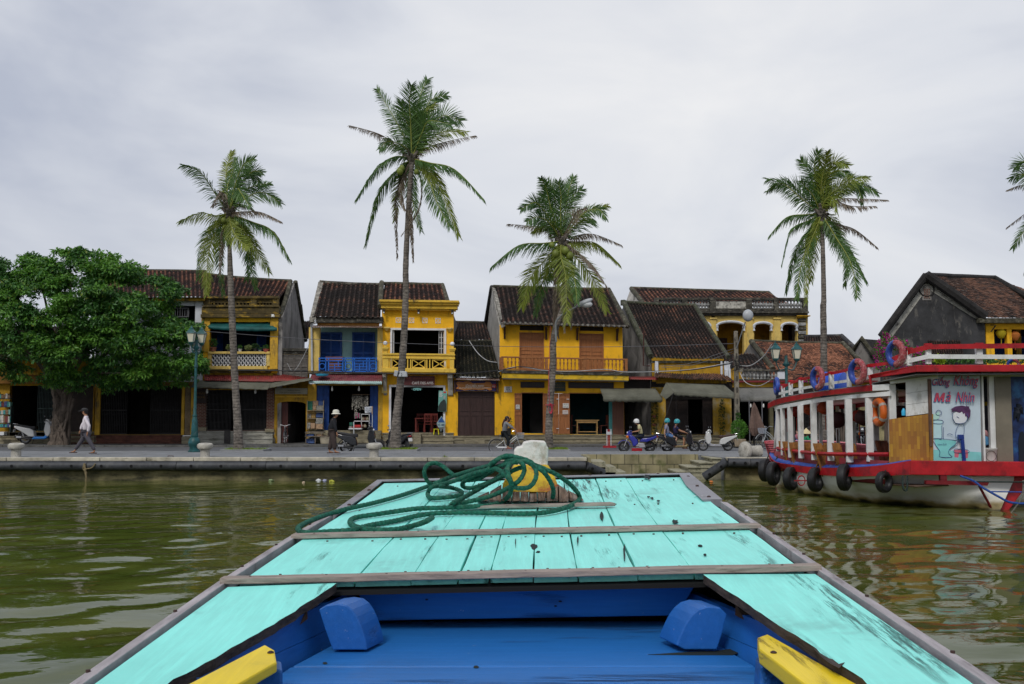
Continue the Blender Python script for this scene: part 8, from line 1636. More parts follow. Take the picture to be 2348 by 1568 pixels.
person('man in a white shirt, grey trousers and dark cap walking left along the promenade',1,36.8,-1,dict(hd=(530,1094),nk=(540,1114),ch=(538,1150),pv=(538,1224),e1=(560,1182),w1=(549,1226),e2=(514,1180),w2=(505,1212),k1=(566,1285),a1=(594,1342),k2=(506,1283),a2=(470,1338)),wsh,gtr,hat=('cap',mat('dark_cap',(.03,.03,.03),.8)),loose=1.03)
person('old woman in a white sun hat, black jacket and wide brown trousers walking right',12,36.9,1,dict(hd=(440,368),nk=(418,415),ch=(385,500),pv=(378,690),e1=(425,600),w1=(455,720),e2=(320,590),w2=(330,705),k1=(400,850),a1=(420,1055),k2=(365,850),a2=(312,1055)),mat('black_jacket',(.010,.011,.015),.8,.2),mat('brown_trousers',(.055,.038,.034),.85,.2,5,bump=.3,bscale=9),sk1,hat=('sunhat',mat('cream_hat',(.68,.66,.56),.8,.05)),loose=1.15,lo=1.35)
YB1=41.6;cyc=person('woman on a silver bicycle in a grey top, black trousers and black face mask',14,YB1,1,dict(hd=(1022,285),nk=(992,365),ch=(945,450),pv=(915,735),e1=(1110,520),w1=(1212,588),e2=(1120,510),w2=(1222,580),k1=(1040,905),a1=(1025,1165),k2=(1150,800),a2=(1060,1010)),mat('grey_top',(.19,.20,.21),.85,.1),mat('black_trousers',(.008,.012,.014),.8,.2),sk1,k=.97,shoe=mat('pink_brown_sandal',(.22,.06,.05),.6));c=W(14,1065,335,YB1)
MB().sph(c,(.045,.075,.06),10).build('face_mask',mat('mask_black',(.012,.012,.016),.7),cyc,smooth=True);MB().tube(spline([W(14,955,285,YB1),W(14,925,330,YB1),W(14,885,420,YB1),W(14,858,545,YB1)],4),[.03]+[.045]*9+[.03,.02,.01],8).build('ponytail',mat('dark_auburn_hair',(.05,.012,.010),.5,.2,20),cyc,smooth=True)
YM=43.8;hw=mat('helmet_white',(.70,.70,.68),.25,.03);ht=mat('helmet_teal',(.03,.30,.34),.25,.1,stain=((.6,.62,.62),.3,7,(1,1,1)))
person('man with a white helmet and pale yellow shirt riding the blue motorbike',13,YM,-1,dict(hd=(527,215),nk=(556,240),ch=(590,300),pv=(605,430),e1=(572,355),w1=(492,366),e2=(560,350),w2=(490,362),k1=(505,455),a1=(548,592),k2=(515,450),a2=(556,590)),mat('pale_yellow_shirt',(.52,.47,.26),.85,.08),mat('navy_trousers',(.010,.016,.035),.85),sk1,sleeve='short',k=.90,hat=('helmet',hw,blackm))
person('man with a turquoise helmet and navy shirt driving the black scooter',13,YM-.35,1,dict(hd=(1208,218),nk=(1184,250),ch=(1160,315),pv=(1195,425),e1=(1255,352),w1=(1358,384),e2=(1265,345),w2=(1368,378),k1=(1325,480),a1=(1318,625),k2=(1335,485),a2=(1330,620)),mat('navy_shirt',(.022,.018,.065),.85),mat('black_shorts',(.010,.010,.016),.85,.1,9,stain=((.5,.5,.5),.12,12,(1,1,1))),sk1,sleeve='short',leg='knee',k=.92,hat=('helmet',ht,blackm))
person('woman passenger with a turquoise helmet, grey shirt and denim shorts on the black scooter',13,YM-.35,1,dict(hd=(1045,205),nk=(1028,240),ch=(1022,305),pv=(1062,418),e1=(998,360),w1=(1006,430),e2=(1060,350),w2=(1110,390),k1=(1208,458),a1=(1160,585),k2=(1215,465),a2=(1172,590)),mat('lilac_grey_shirt',(.22,.22,.30),.85,.08),mat('denim_shorts',(.10,.19,.38),.85,.2,12),sk2,sleeve='short',leg='short',k=.88,hat=('helmet',ht,blackm))
YS=38.5;S_=lambda x,y:dict(hd=(x,y),nk=(x-5,y+45),ch=(x-10,y+100),pv=(x-20,y+230),e1=(x+40,y+140),w1=(x+110,y+120),e2=(x+40,y+130),w2=(x+105,y+110),k1=(x+70,y+240),a1=(x+60,y+400),k2=(x+75,y+235),a2=(x+70,y+400))
person('seated vendor in a conical straw hat and green top, seen through the tour boat',17,YS,1,S_(968,805),mat('green_top',(.012,.25,.11),.8,.1),gtr,sk1,k=.95,hat=('cone',mat('straw_hat',(.62,.52,.30),.8,.06)),loose=1.05)
person('dark haired man behind the conical hat with a hand raised to his face',17,YS+.9,1,dict(S_(1040,730),e1=(1075,850),w1=(1072,790)),mat('black_tee',(.02,.015,.018),.8),gtr,sk2,k=.95,sleeve='short')
person('seated person in pink and grey beside the blue cloth, seen through the boat posts',17,YS+.3,-1,S_(792,760),mat('pink_grey_top',(.45,.14,.16),.8,.3,3),gtr,sk2,k=.9)
t=thing('stall_table','low stall table under a bright blue cloth, seen through the boat posts','table',(W(17,760,980,YS).x,YS,ZP));a=W(17,700,985,YS-.4);b=W(17,825,880,YS-.4);MB().poly([Vector((a.x,YS-.4,ZP)),Vector((b.x,YS-.4,ZP)),Vector((b.x,YS-.4,b.z-.14)),Vector((b.x-.3,YS-.4,b.z)),Vector((a.x+.05,YS-.4,b.z))],(0,.6,0)).build('cloth',mat('bright_blue_cloth',(.06,.25,.68),.8,.1),t,bevel=.02)
# scooters, motorbike, bicycles (local x forward, z up)
mrub=mat('wheel_rubber',(.014,.014,.015),.6,.2);rimg=mat('rim_grey',(.30,.30,.30),.35,.1,metal=.6);rimb=mat('rim_black',(.03,.03,.03),.4,.1);chrome=mat('chrome',(.60,.60,.60),.2,.05,metal=.9);amber=mat('amber_light',(.75,.20,.01),.25,.1);redl=mat('red_lens',(.40,.01,.01),.25,.1);lensw=mat('headlamp_lens',(.75,.76,.78),.15,.03);plate=mat('number_plate',(.66,.66,.64),.5,.1,30);mirr=mat('mirror_glass',(.35,.37,.4),.15,.02)
def wheel(t,x,r,tw,rim,spokes=5,sr=.016):
 w=MB().torus((x,0,r),r-tw*.5,tw*.5,'y',30,8).build('wheel',mrub,t,smooth=True,local=True);w.name='wheel'
 q=MB().torus((x,0,r),r-tw*1.15,tw*.28,'y',28,6).lathe([(.05,-.05),(.06,0),(.05,.05)],(x,0,r),12,ax='y');
 for k in range(spokes):a=2*math.pi*k/spokes+.3;q.tube([(x,0,r),(x+math.cos(a)*(r-tw),0,r+math.sin(a)*(r-tw))],sr,5)
 q.build('rim',rim,w,smooth=True,local=True);return w
PAN=dict(scooter=dict(front_shield=[(1.04,.33),(.92,.36),(.84,.60),(.90,.92),(.98,.98),(1.09,.88),(1.15,.68),(1.12,.46)],handlebar_cowl=[(.82,.93),(.84,1.03),(.93,1.09),(1.02,1.05),(1.05,.95),(.97,.90)],floor_panel=[(.28,.22),(.88,.22),(1.04,.34),(.90,.42),(.82,.33),(.42,.33)],rear_body=[(.44,.32),(.38,.60),(.22,.69),(-.10,.74),(-.46,.80),(-.44,.70),(-.18,.56),(.06,.42),(.18,.33)]),underbone=dict(front_shield=[(.98,.80),(.90,.84),(.62,.62),(.58,.44),(.70,.30),(.82,.28),(.88,.50),(1.02,.66)],handlebar_cowl=[(.86,.84),(.84,1.0),(.92,1.06),(1.06,.98),(1.12,.80),(1.0,.74)],floor_panel=[(.20,.22),(.66,.20),(.80,.30),(.62,.46),(.30,.44)],rear_body=[(.52,.50),(.40,.66),(.0,.70),(-.46,.86),(-.48,.78),(-.20,.62),(.16,.48)]))
def scooter(label,loc,rz,sc,c1,c2=None,seat=None,rim=rimg,style='scooter',fend=None,group=None,plate_at=True,sw=0):
 c2=c2 or c1;t=thing('motorbike' if style!='scooter' else 'scooter',label,'motorbike' if style!='scooter' else 'scooter',(0,0,0),0,group);P_=PAN[style];r=.27
 wheel(t,0,r,.085,rim);wheel(t,1.25,r,.08,rim)
 for nm,hw,m in(('front_shield',.17,c1),('handlebar_cowl',.11,c1),('floor_panel',.13,c2),('rear_body',.14,c1)):MB().poly([(x,-hw,z)for x,z in P_[nm]],(0,2*hw,0)).build(nm,m,t,bevel=.035,local=True,smooth=True)
 st=[(.46,.66),(.43,.78),(.10,.79),(-.10,.83),(-.36,.86),(-.38,.80),(-.05,.72),(.3,.62)]
 MB().poly([(x,-.13,z)for x,z in st],(0,.26,0)).build('seat',seat or mat('black_seat',(.018,.018,.020),.55,.1),t,bevel=.03,local=True,smooth=True)
 MB().poly([(1.25+math.cos(a)*rr,-.055,r+math.sin(a)*rr)for rr,an in((.315,range(25,166,14)),(.285,range(165,24,-14)))for a in[R(x)for x in an]],(0,.11,0)).build('front_mudguard',fend or c1,t,local=True,smooth=True)
 MB().poly([(math.cos(a)*rr,-.06,r+math.sin(a)*rr)for rr,an in((.34,range(70,200,13)),(.31,range(199,69,-13)))for a in[R(x)for x in an]],(0,.12,0)).build('rear_mudguard',rimb,t,local=True,smooth=True)
 q=MB()
 for s_ in(-1,1):q.tube([(1.25,.07*s_,r),(1.10,.07*s_,.62)],.022,7)
 q.build('front_fork',chrome,t,local=True)
 MB().tube([(.92,-.30,1.0),(.98,-.16,1.0),(.97,0,.98),(.98,.16,1.0),(.92,.30,1.0)],.017,7).tube([(.90,-.33,1.0),(.97,-.22,1.0)],.024,7).tube([(.90,.33,1.0),(.97,.22,1.0)],.024,7).build('handlebar',blackm,t,local=True)
 for s_ in(-1,1):m_=MB().tube([(.96,.20*s_,1.0),(.93,.25*s_,1.16)],.009,5).build('mirror',blackm,t,local=True);MB().sph((.92,.27*s_,1.19),(.012,.048,.034),10).build('mirror_glass',mirr,m_,local=True,smooth=True)
 MB().sph((1.07,0,.93),(.04,.06,.05),10).build('headlight',lensw,t,local=True,smooth=True);MB().sph((-.44,0,.74),(.05,.09,.035),10).build('tail_light',redl,t,local=True,smooth=True)
 for s_ in(-1,1):MB().sph((-.36,.12*s_,.72),(.09,.02,.03),8).build('indicator',amber,t,local=True,smooth=True);MB().sph((1.08,.14*s_,.74),(.05,.03,.07),8).build('indicator',amber,t,local=True,smooth=True)
 MB().tube([(.35,-.13,.22),(.12,-.15,.24),(-.06,-.16,.28),(-.36,-.16,.36)],[.02,.03,.058,.062],10).build('exhaust',rimb,t,local=True,smooth=True);MB().box(-.30,-.08,-.225,-.21,.28,.35).build('exhaust_shield',chrome,t,local=True)
 MB().sph((.10,0,.30),(.20,.11,.11),12).tube([(.0,.09,.27),(.2,.09,.40)],.03,6).build('engine',rimb,t,local=True,smooth=True);MB().tube([(0,-.10,.28),(-.14,-.11,.60)],.025,8).build('shock',redl if style!='scooter' else rimg,t,local=True)
 if plate_at:MB().poly([(-.50,-.10,.52),(-.50,.10,.52),(-.46,.10,.66),(-.46,-.10,.66)],(.008,0,0)).build('number_plate',plate,t,local=True)
 MB().tube([(-.38,-.11,.86),(-.50,-.08,.88),(-.50,.08,.88),(-.38,.11,.86)],.014,6).build('grab_rail',rimb if style!='scooter' else chrome,t,local=True);MB().tube([(.3,.12,.22),(.2,.2,.01)],.012,5).build('stand',blackm,t,local=True)
 t.location=loc;t.rotation_euler=(0,0,rz);t.scale=(sc,)*3;return t
blk=mat('gloss_black',(.014,.015,.018),.25,.1,coat=.5);whs=mat('pearl_white',(.60,.60,.58),.3,.04,coat=.5);blu=mat('metal_blue',(.025,.030,.30),.3,.1,coat=.5);slv=mat('silver_grey',(.42,.42,.44),.3,.08,metal=.3);gol=mat('dark_gold',(.16,.115,.05),.35,.15,metal=.3);sbl=mat('sky_blue_gloss',(.02,.20,.60),.3,.05,coat=.4)
def gx(i,xr,xf,yb,zg,Y=None):
 if Y is None:a=WZ(i,xr,yb,zg);Y=a.y
 a=W(i,xr,yb,Y);b=W(i,xf,yb,Y);return Vector((a.x,Y,zg)),(0 if b.x>a.x else math.pi),abs(b.x-a.x)/1.25
for label,i,xr,xf,yb,Y,kw in(('black scooter with orange tail light parked facing right in front of the blue shop',12,648,1240,0,42.3,dict(c1=blk,c2=mat('matt_grey_black',(.04,.045,.05),.6),rim=chrome)),('blue and silver motorbike ridden left by the man in the white helmet',13,748,312,0,YM,dict(c1=blu,c2=slv,rim=rimb,style='underbone')),('black and gold scooter carrying two riders to the right',13,1036,1492,0,YM-.35,dict(c1=blk,c2=gol,rim=rimb)),('white scooter with a brown seat parked facing left near the utility pole',13,2052,1638,0,45.3,dict(c1=whs,c2=slv,seat=mat('brown_seat',(.055,.028,.022),.6,.1)))):
 l,rz,s_=gx(i,xr,xf,yb,ZR,Y);scooter(label,l,rz,s_,**kw)
l,rz,s_=gx(15,445,900,0,ZS,52.0);scooter('white and light blue scooter parked behind the broad tree trunk on the left',l,rz,s_,c1=whs,c2=sbl,fend=sbl)
c=W(12,1715,960,43.2);scooter('dark scooter parked behind the tallest palm, number plate towards the river',Vector((c.x+.05,43.0,ZR)),R(128),.95,c1=blk,c2=blk,rim=rimb)
c=W(16,740,640,46.5);scooter('black and silver motorbike parked nose on, seen through the tour boat',Vector((c.x+.1,47.0,ZR)),R(-100),1.0,c1=blk,c2=slv,style='underbone',rim=rimb)
def bicycle(label,loc,rz,sc=1,m=None,basket=True):
 m=m or mat('bike_silver',(.48,.50,.50),.35,.1,metal=.3);t=thing('bicycle',label,'bicycle',(0,0,0),0);r=.33
 for x in(0,1.06):
  w=MB().torus((x,0,r),r-.014,.016,'y',36,6).build('wheel',mrub,t,smooth=True,local=True);q=MB().torus((x,0,r),r-.038,.010,'y',36,5).tube([(x,-.05,r),(x,.05,r)],.02,8)
  for k in range(18):a=2*math.pi*k/18;q.tube([(x,.02*(-1)**k,r),(x+math.cos(a)*(r-.04),0,r+math.sin(a)*(r-.04))],.0022,3)
  q.build('rim',chrome,w,local=True)
 MB().tube(spline([(.44,0,.28),(.66,0,.52),(.90,0,.72)],5),.022,7).tube(spline([(.42,0,.33),(.62,0,.60),(.89,0,.79)],5),.018,7).tube([(.42,0,.28),(.30,0,.76)],.018,7).tube([(0,.05,r),(.43,.03,.28)],.012,6).tube([(0,-.05,r),(.43,-.03,.28)],.012,6).tube([(0,.05,r),(.34,.02,.60)],.010,6).tube([(0,-.05,r),(.34,-.02,.60)],.010,6).tube([(.885,0,.80),(.93,0,.60)],.022,7).build('frame',m,t,local=True,smooth=True)
 MB().tube(spline([(.93,.05,.62),(.98,.055,.48),(1.06,.055,r)],4),.013,6).tube(spline([(.93,-.05,.62),(.98,-.055,.48),(1.06,-.055,r)],4),.013,6).build('front_fork',m,t,local=True)
 MB().tube(spline([(.70,-.27,.98),(.82,-.24,1.0),(.87,0,.93),(.82,.24,1.0),(.70,.27,.98)],5),.012,6).tube([(.885,0,.80),(.87,0,.93)],.014,6).build('handlebar',chrome,t,local=True)
 for x,an in((0,range(60,200,12)),(1.06,range(20,150,12))):MB().tube([(x+math.cos(R(a))*.355,0,r+math.sin(R(a))*.355)for a in an],.022,6,flat=.3).build('mudguard',m,t,local=True)
 MB().lathe([(.03,0),(.10,.02),(.11,.05),(.06,.075)],(.29,0,.76),12,sc=(1.25,.8)).build('saddle',blackm,t,local=True,smooth=True)
 MB().box(-.22,.26,-.06,.06,.70,.71).build('carrier',m,t,local=True);MB().box(.05,.46,-.055,-.045,.27,.33).build('chain_guard',whitef,t,local=True);MB().tube([(.43,-.08,.28),(.45,-.09,.13),(.45,-.16,.13)],.011,5).tube([(.43,.08,.28),(.41,.09,.43),(.41,.16,.43)],.011,5).build('crank',chrome,t,local=True)
 if basket:
  q=MB()
  for j in range(6):z=.70+.22*j/5;u=.11+.04*j/5;q.tube([(1.06-u,-u*1.1,z),(1.06+u,-u*1.1,z),(1.06+u,u*1.1,z),(1.06-u,u*1.1,z),(1.06-u,-u*1.1,z)],.005,4)
  for j in range(9):
   f=-1+j/4
   for s_ in(-1,1):q.tube([(1.06+.11*f,s_*.12,.70),(1.06+.15*f,s_*.165,.92)],.004,4);q.tube([(1.06+.11*s_,.12*f,.70),(1.06+.15*s_,.165*f,.92)],.004,4)
  q.build('basket',mat('basket_grey_blue',(.36,.40,.46),.5),t,local=True)
 t.location=loc;t.rotation_euler=(0,0,rz);t.scale=(sc,)*3;return t
l,rz,s_=gx(14,665,1432,0,ZR,YB1);bicycle('silver city bicycle with a front basket ridden by the woman in the face mask',l,rz,s_*1.25/1.06)
c=W(2,858,1425,51.6);bicycle('dark bicycle standing nose on in front of the arched gateway',Vector((c.x-.1,52.4,ZS)),R(-82),1.0,mat('bike_dark',(.04,.04,.045),.4),False)
c=W(17,290,950,47.5);bicycle('bicycle with a wire basket parked left of the tour boat bow post',Vector((c.x+.55,47.8,ZR)),R(195),1.05)
# lamps, pole, wires, bollards and small things
grn=mat('lamp_green_paint',(.010,.075,.075),.45,.25,4,stain=((.02,.13,.16),.4,5,(1,1,1)));lgl=mat('lantern_glass',(.66,.63,.50),.35,.05)
def lamp_post(label,x,Y,hgt,rz,gap):
 t=thing('street_lamp',label,'street lamp',(x,Y,ZP),0,'green twin lantern street lamps');
 MB().lathe([(.235,0),(.235,.05),(.19,.06),(.17,.16),(.215,.24),(.235,.36),(.19,.50),(.13,.56),(.15,.62),(.14,.66)],(0,0,0),16).build('base',grn,t,smooth=True,local=True)
 q=MB().lathe([(.13,.66),(.125,.9),(.10,1.25),(.075,1.34),(.09,1.37),(.09,1.40),(.062,1.46),(.052,2.2),(.050,hgt-1.3),(.07,hgt-1.28),(.07,hgt-1.2),(.05,hgt-1.15),(.05,hgt-.62),(.11,hgt-.56),(.12,hgt-.50),(.06,hgt-.42),(.05,hgt-.2)],(0,0,0),14)
 for k in range(5):q.tube([(math.cos(a+k*1.257)*r_,math.sin(a+k*1.257)*r_,z)for a,r_,z in[(j*.45,.128-.028*j/8,.68+.56*j/8)for j in range(9)]],.012,5)
 q.build('post',grn,t,smooth=True,local=True)
 for s_ in(-1,1):
  d=Vector((math.cos(rz)*s_,math.sin(rz)*s_,0));c=d*gap;z=hgt-.30
  MB().tube(spline([Vector((0,0,z-.35)),d*gap*.6+Vector((0,0,z-.42)),c+Vector((0,0,z-.12))],5),.022,6).torus(tuple(d*gap*.5+Vector((0,0,z-.25))),.07,.010,'y',12,4).build('arm',grn,t,local=True)
  l_=MB().lathe([(.115,z-.02),(.125,z+.02),(.20,z+.32),(.185,z+.33)],c,4).build('lantern',lgl,t,local=True)
  q=MB().lathe([(.06,z-.12),(.13,z-.04),(.13,z-.005)],c,4).lathe([(.235,z+.325),(.22,z+.37),(.10,z+.48),(.10,z+.52),(.04,z+.55),(.02,z+.62)],c,4)
  for k in range(4):a=math.pi/4+k*math.pi/2;q.tube([c+Vector((math.cos(a)*.125,math.sin(a)*.125,z)),c+Vector((math.cos(a)*.205,math.sin(a)*.205,z+.33))],.012,4)
  q.build('lantern_cap',grn,l_,local=True)
YL1=39.6;a=W(2,150,1480,YL1);b=W(2,155,565,YL1);lamp_post('green twin lantern street lamp between the broad tree and the lattice balcony house',a.x,YL1,b.z-ZP,R(62),.27)
YL2=37.4;a=W(5,1462,800,YL2);b=W(5,1462,590,YL2);lamp_post('green street lamp with two spread lanterns behind the tour boat bow',a.x,YL2,b.z-ZP,R(12),.42)
Yp=49.9;pc=mat('pole_concrete',(.23,.205,.16),.9,.3,4,stain=((.07,.06,.05),.4,5,(1,1,.6)),bump=.3);a=W(5,1064,440,Yp);t=thing('utility_pole','old square concrete utility pole with coiled cables in front of the dark roofed shop','utility pole',(a.x,Yp,ZR))
q=MB().hexa([Vector((a.x-.13,Yp-.13,ZR)),Vector((a.x+.13,Yp-.13,ZR)),Vector((a.x+.085,Yp-.09,a.z)),Vector((a.x-.085,Yp-.09,a.z)),Vector((a.x-.13,Yp+.13,ZR)),Vector((a.x+.13,Yp+.13,ZR)),Vector((a.x+.085,Yp+.09,a.z)),Vector((a.x-.085,Yp+.09,a.z))]);q.build('pole',pc,t,bevel=.02)
z=ZR+1;hm=MB()
while z<a.z-.4:hm.box(a.x-.045,a.x+.045,Yp-.14+.045*(z-ZR)/(a.z-ZR),Yp-.125+.045*(z-ZR)/(a.z-ZR),z,z+.26);z+=.55
hm.build('climbing_recess',mat('pole_recess',(.07,.062,.05),.9),t)
MB().tube(spline([W(5,1070,575,Yp-.1),W(5,1095,500,Yp-.3),W(5,1140,368,Yp-.6)],5),.03,6).build('lamp_arm',mat('grey_arm',(.20,.21,.21),.5),t);c=W(5,1160,318,Yp-.65);lh=MB().sph(c,(.26,.18,.30),12).build('lamp_head',mat('lamp_head_grey',(.42,.44,.46),.4,.1),t,smooth=True)
cab=mat('cable_black',(.02,.02,.022),.6);cabw=mat('cable_white',(.42,.42,.42),.6);cabg=mat('cable_grey',(.12,.12,.13),.6);q=MB();rs=random.Random(8)
for k in range(13):q.torus((a.x+rs.uniform(-.25,.25),Yp-.18-rs.random()*.1,W(5,1064,700,Yp).z+rs.uniform(-.25,.3)),rs.uniform(.12,.28),.009,'y',16,4,sc=(1,rs.uniform(.5,1.3)))
q.build('cable_coils',cab,t);MB().box(a.x+.1,a.x+.28,Yp-.2,Yp-.05,W(5,1064,760,Yp).z,W(5,1064,730,Yp).z).build('junction_box',pc,t)
for k in range(4):leaves('hanging_plant',W(5,1082,1090+28*k,Yp-.2),(.13,.1,.1),50,.1,leafm,t,60+k)
def wire(pts,r,m,label,gr='overhead wires'):tag(MB().tube(spline([W(*p)for p in pts],8),r,5).build('overhead_wire',m),label,'wire',gr)
wire([(2,235,540,50.5),(3,160,568,50.5),(3,1250,612,50.5),(4,830,602,50.5),(5,300,560,50.3),(5,1050,538,49.9)],.013,cabg,'longest overhead wire, crossing the upper floors of all the houses')
wire([(2,420,845,51),(2,1040,852,51),(3,660,842,51),(3,1250,845,51),(4,400,800,51),(4,600,768,51),(4,900,810,51),(4,1490,808,50.6),(5,700,745,50.3),(5,1050,690,49.9)],.028,cab,'thick black cable running level with the balconies')
wire([(4,400,812,51),(4,560,768,51),(4,800,800,51),(4,1040,806,51),(4,1300,790,50.7),(5,230,762,50.5),(5,700,742,50.3),(5,1045,680,49.9)],.018,cabw,'white cable sagging below the yellow balcony to the utility pole')
wire([(5,470,715,50.6),(5,700,695,50.4),(5,900,628,50.2),(5,1045,580,49.9)],.014,cabg,'grey wire rising to the utility pole over the great dark roof');wire([(5,480,728,50.6),(5,750,700,50.4),(5,1045,600,49.9)],.012,cabg,'lower grey wire rising to the utility pole')
wire([(5,1085,708,49.9),(5,1180,710,49.2),(5,1280,640,48.5),(5,1345,545,48)],.022,cabw,'white cable sagging right from the utility pole up to the orange roof');wire([(5,1090,745,49.9),(5,1140,840,49.2),(5,1240,870,48.6),(5,1330,830,48.2)],.018,cabw,'white cable hanging low between the utility pole and the green lamp')
wire([(4,160,550,53),(4,230,650,52.6),(4,310,715,52.2),(4,395,732,52)],.022,cabw,'white cable sagging over the mossy roof');wire([(3,78,560,52.8),(3,60,640,52.8),(2,935,850,53),(2,880,790,53)],.016,cabw,'white cable drooping over the grey shutters of the annex')
c0=W(4,1125,235,YP);t=thing('street_lamp','grey curved street light fixed to the central palm trunk, glass bowl to the right','street lamp',W(4,885,470,YP-.25));MB().tube(spline([W(4,888,560,YP-.25),W(4,884,430,YP-.25),W(4,895,380,YP-.3),W(4,950,325,YP-.4),W(4,1065,262,YP-.5)],6),.038,8).build('lamp_arm',mat('grey_arm',(.2,.2,.2)),t,smooth=True)
c=W(4,1125,232,YP-.5);MB().xf(Matrix()).sph((0,0,0),(.36,.17,.11),14).xf(Matrix.Translation(c)@Matrix.Rotation(-.42,4,'Y')).build('lamp_head',mat('lamp_head_grey',(.4,.4,.4)),t,smooth=True);MB().sph(c+Vector((.08,0,-.07)),(.24,.15,.13),14).build('glass_bowl',mat('milky_glass',(.55,.57,.58),.2,.05),t,smooth=True)
bst=mat('bollard_stone',(.42,.40,.35),.9,.2,5,stain=((.16,.14,.11),.38,7,(1,1,1)),bump=.4,bscale=25);bpr=[(.17,0),(.165,.02),(.155,.22),(.16,.25),(.245,.29),(.275,.36),(.26,.43),(.20,.47),(.02,.485)]
def bollard(i,x,label):c=WZ(i,x[0],x[1],ZP);t=MB().lathe(bpr,(0,0,0),22).build('bollard',bst,smooth=True);t.location=(c.x,34.9,ZP);t.location.x=W(i,x[0],x[1],34.9).x;tag(t,label,'bollard','stone bollards on the quay')
bollard(1,(100,1368),'stone mushroom bollard nearest the left edge');bollard(2,(235,1520),'stone mushroom bollard just right of the left green lamp');bollard(12,(1155,1165),'stone mushroom bollard in front of the parked black scooter')
c=W(5,1150,1385,35.2);t=MB().lathe(bpr,(0,0,0),22).lathe([(.17,-.16),(.20,-.14),(.19,-.04),(.165,0)],(0,0,0),8).build('bollard',bst,smooth=True);t.location=(W(5,1225,1400,35.2).x,35.3,ZP+.18);t.rotation_euler=(R(14),R(-86),R(8));t.scale=(1.15,)*3;tag(t,'fallen stone bollard lying on its side at the top of the landing stairs','bollard')
c=W(13,65,625,49.6);t=thing('road_barrier','small red and white striped barrier stand on the road edge','barrier',(c.x,49.6,ZR));rdp=mat('barrier_red',(.50,.02,.03),.5,.1);x0=c.x;k=49.6/2347/7.317
MB().box(x0-95*k,x0+120*k,49.45,49.75,ZR,ZR+.09).build('foot',rdp,t)
for dx,m_ in((-38,whitef),(-20,rdp),(2,rdp),(30,whitef)):zt=W(13,65,322,49.6).z;MB().box(x0+dx*k,x0+(dx+12)*k,49.58,49.62,ZR+.09,zt).build('upright',m_,t)
MB().box(x0-42*k,x0+46*k,49.55,49.578,W(13,65,415,49.6).z,W(13,65,365,49.6).z).build('cross_board',whitef,t)
c=WZ(13,535,690,ZR);t=thing('tool_box','red box lying on the road behind the blue motorbike','box',(c.x,c.y,ZR));MB().box(c.x-.22,c.x+.22,c.y-.1,c.y+.1,ZR,ZR+.10).build('box_body',rdp,t,bevel=.01);MB().box(c.x-.225,c.x+.225,c.y-.105,c.y+.105,ZR+.102,ZR+.125).build('lid',rdp,t,bevel=.008)
c=W(5,1212,1340,49.2);t=thing('folded_parasol','folded brown parasol on a tripod foot outside the dark shop','parasol',(c.x,49.2,ZR));pz=lambda y:W(5,1212,y,49.2).z;q=MB();n=18
for k_,(y,r_)in enumerate(((1000,.02),(1040,.10),(1120,.20),(1200,.30),(1248,.22),(1255,.12))):q.v+=[(c.x+(y-1000)*.0006+math.cos(j*2*math.pi/n)*r_*(1+.28*(-1)**j),49.2+math.sin(j*2*math.pi/n)*r_*(1+.28*(-1)**j),pz(y+(10*(-1)**j if k_>3 else 0)))for j in range(n)]
for k_ in range(5):q.f+=[(k_*n+j,k_*n+(j+1)%n,(k_+1)*n+(j+1)%n,(k_+1)*n+j)for j in range(n)];q.m+=[0]*n
q.build('folded_canopy',mat('brown_cloth',(.16,.105,.085),.9,.2,4),t);MB().tube([(c.x,49.2,ZR+.1),(c.x,49.2,pz(995))],.025,8).tube([(c.x-.35,49.0,ZR),(c.x,49.2,pz(1265)),(c.x+.35,49.0,ZR)],.02,5).tube([(c.x,49.6,ZR),(c.x,49.2,pz(1265))],.02,5).build('stand',blackm,t)
for dy,lb in((0,'dark pole with a bulb left of the folded parasol'),(1,'dark awning pole right of the folded parasol')):c=W(5,1170+100*dy,1030,50.8);t=thing('awning_pole',lb,'pole',(c.x,50.8,ZS));MB().tube([(c.x,50.8,ZS),(c.x,50.8,W(5,1170,985,50.8).z)],.03,8).build('pole',cabg,t);MB().lathe([(.02,.08),(.045,0),(.04,-.1)],c+Vector((.06,-.05,.05)),8).build('bulb',lampw,t)
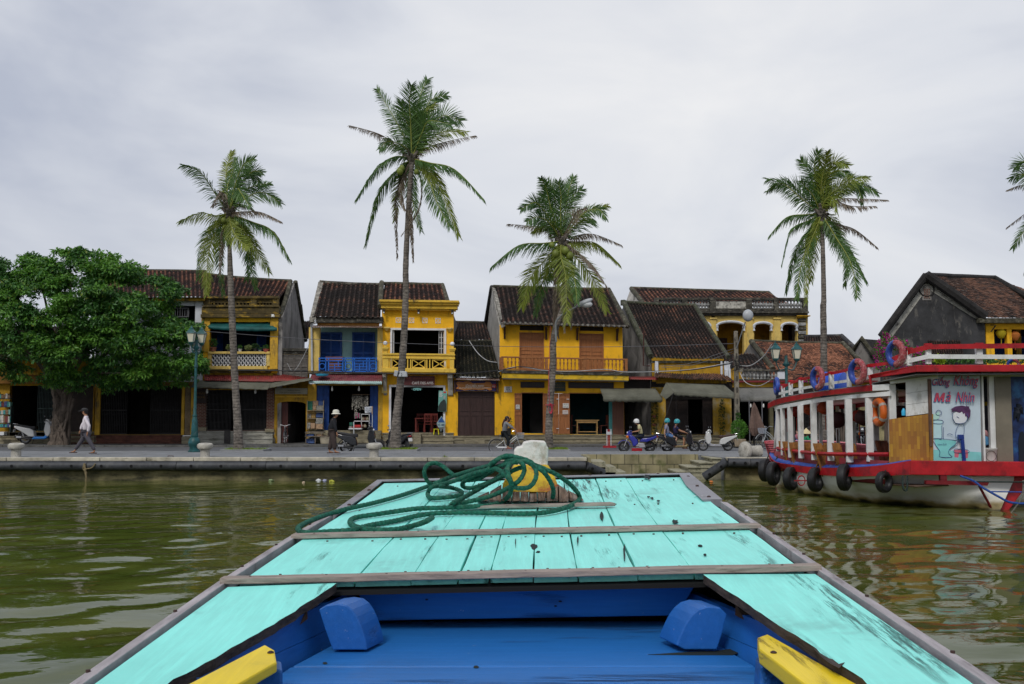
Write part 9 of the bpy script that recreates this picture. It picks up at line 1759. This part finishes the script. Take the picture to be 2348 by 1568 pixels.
potted(5,1092,1345,49.3,.36,.27,1.0,.44,900,.10,mat('square_clay_pot',(.28,.22,.15),.85,.2,5),mat('fern_green',(.10,.26,.03),.6,.3,5,tr=.3),'large bright green shrub in a clay pot by the utility pole',41,square=True)
leaves('weed_tuft',(0,0,0),(.10,.05,.08),50,.12,leafp,None,3,1.5,6).location=W(3,1182,1530,34.3);tag(bpy.data.objects['weed_tuft'],'small tuft of grass growing on the quay coping','weed')
t=tag(MB().tube(spline([W(1,530,1415,33.85),W(1,522,1450,33.83),W(1,545,1480,33.83),W(1,535,1455,33.8),W(1,575,1445,33.83),W(1,598,1418,33.85)],6),.02,6).tube([W(1,530,1420,33.84),W(1,540,1500,33.8),W(1,541,1545,33.82)],.032,6).build('old_rope',mat('old_rope',(.22,.17,.09),.9,.3,20)),'frayed tan rope hanging from the quay fender below the walking man','rope')
tag(MB().tube([W(1,1052,1392,34.6),W(1,1054,1370,34.6),W(1,1086,1370,34.6),W(1,1088,1392,34.6)],.014,6).build('mooring_hoop',mat('rust_pipe',(.06,.02,.015))),'small rusty mooring hoop on the quay coping left of the street lamp','mooring ring')
for i,x,y,col,s_,lb in((11,215,300,(.70,.72,.72),.13,'white plastic bag floating by the quay wall'),(11,258,300,(.38,.40,.55),.10,'lilac plastic bag floating beside the white one'),(11,310,306,(.45,.46,.05),.12,'yellow green litter floating beside the bags'),(11,110,313,(.55,.42,.30),.07,'tan scrap of litter floating left of the bags'),(29,1490,492,(.55,.16,.02),.08,'orange litter floating under the slanting fender'),(28,588,522,(.72,.73,.75),.06,'white litter floating between the two boats'),(27,1640,338,(.30,.38,.20),.12,'green and white litter floating left of the bags')):
 s_*=.75;c=WZ(i,x,y,.02);rs=random.Random(x);q=MB().sph((c.x,c.y,.02),(s_,s_*.7,s_*.5),8)
 q.v=[(a+rs.uniform(-.25,.25)*s_,b_+rs.uniform(-.2,.2)*s_,z_+rs.uniform(-.2,.2)*s_)for a,b_,z_ in q.v];tag(q.build('floating_litter',mat('litter_%d'%x,col,.4,.2,9)),lb,'litter','litter floating on the river')
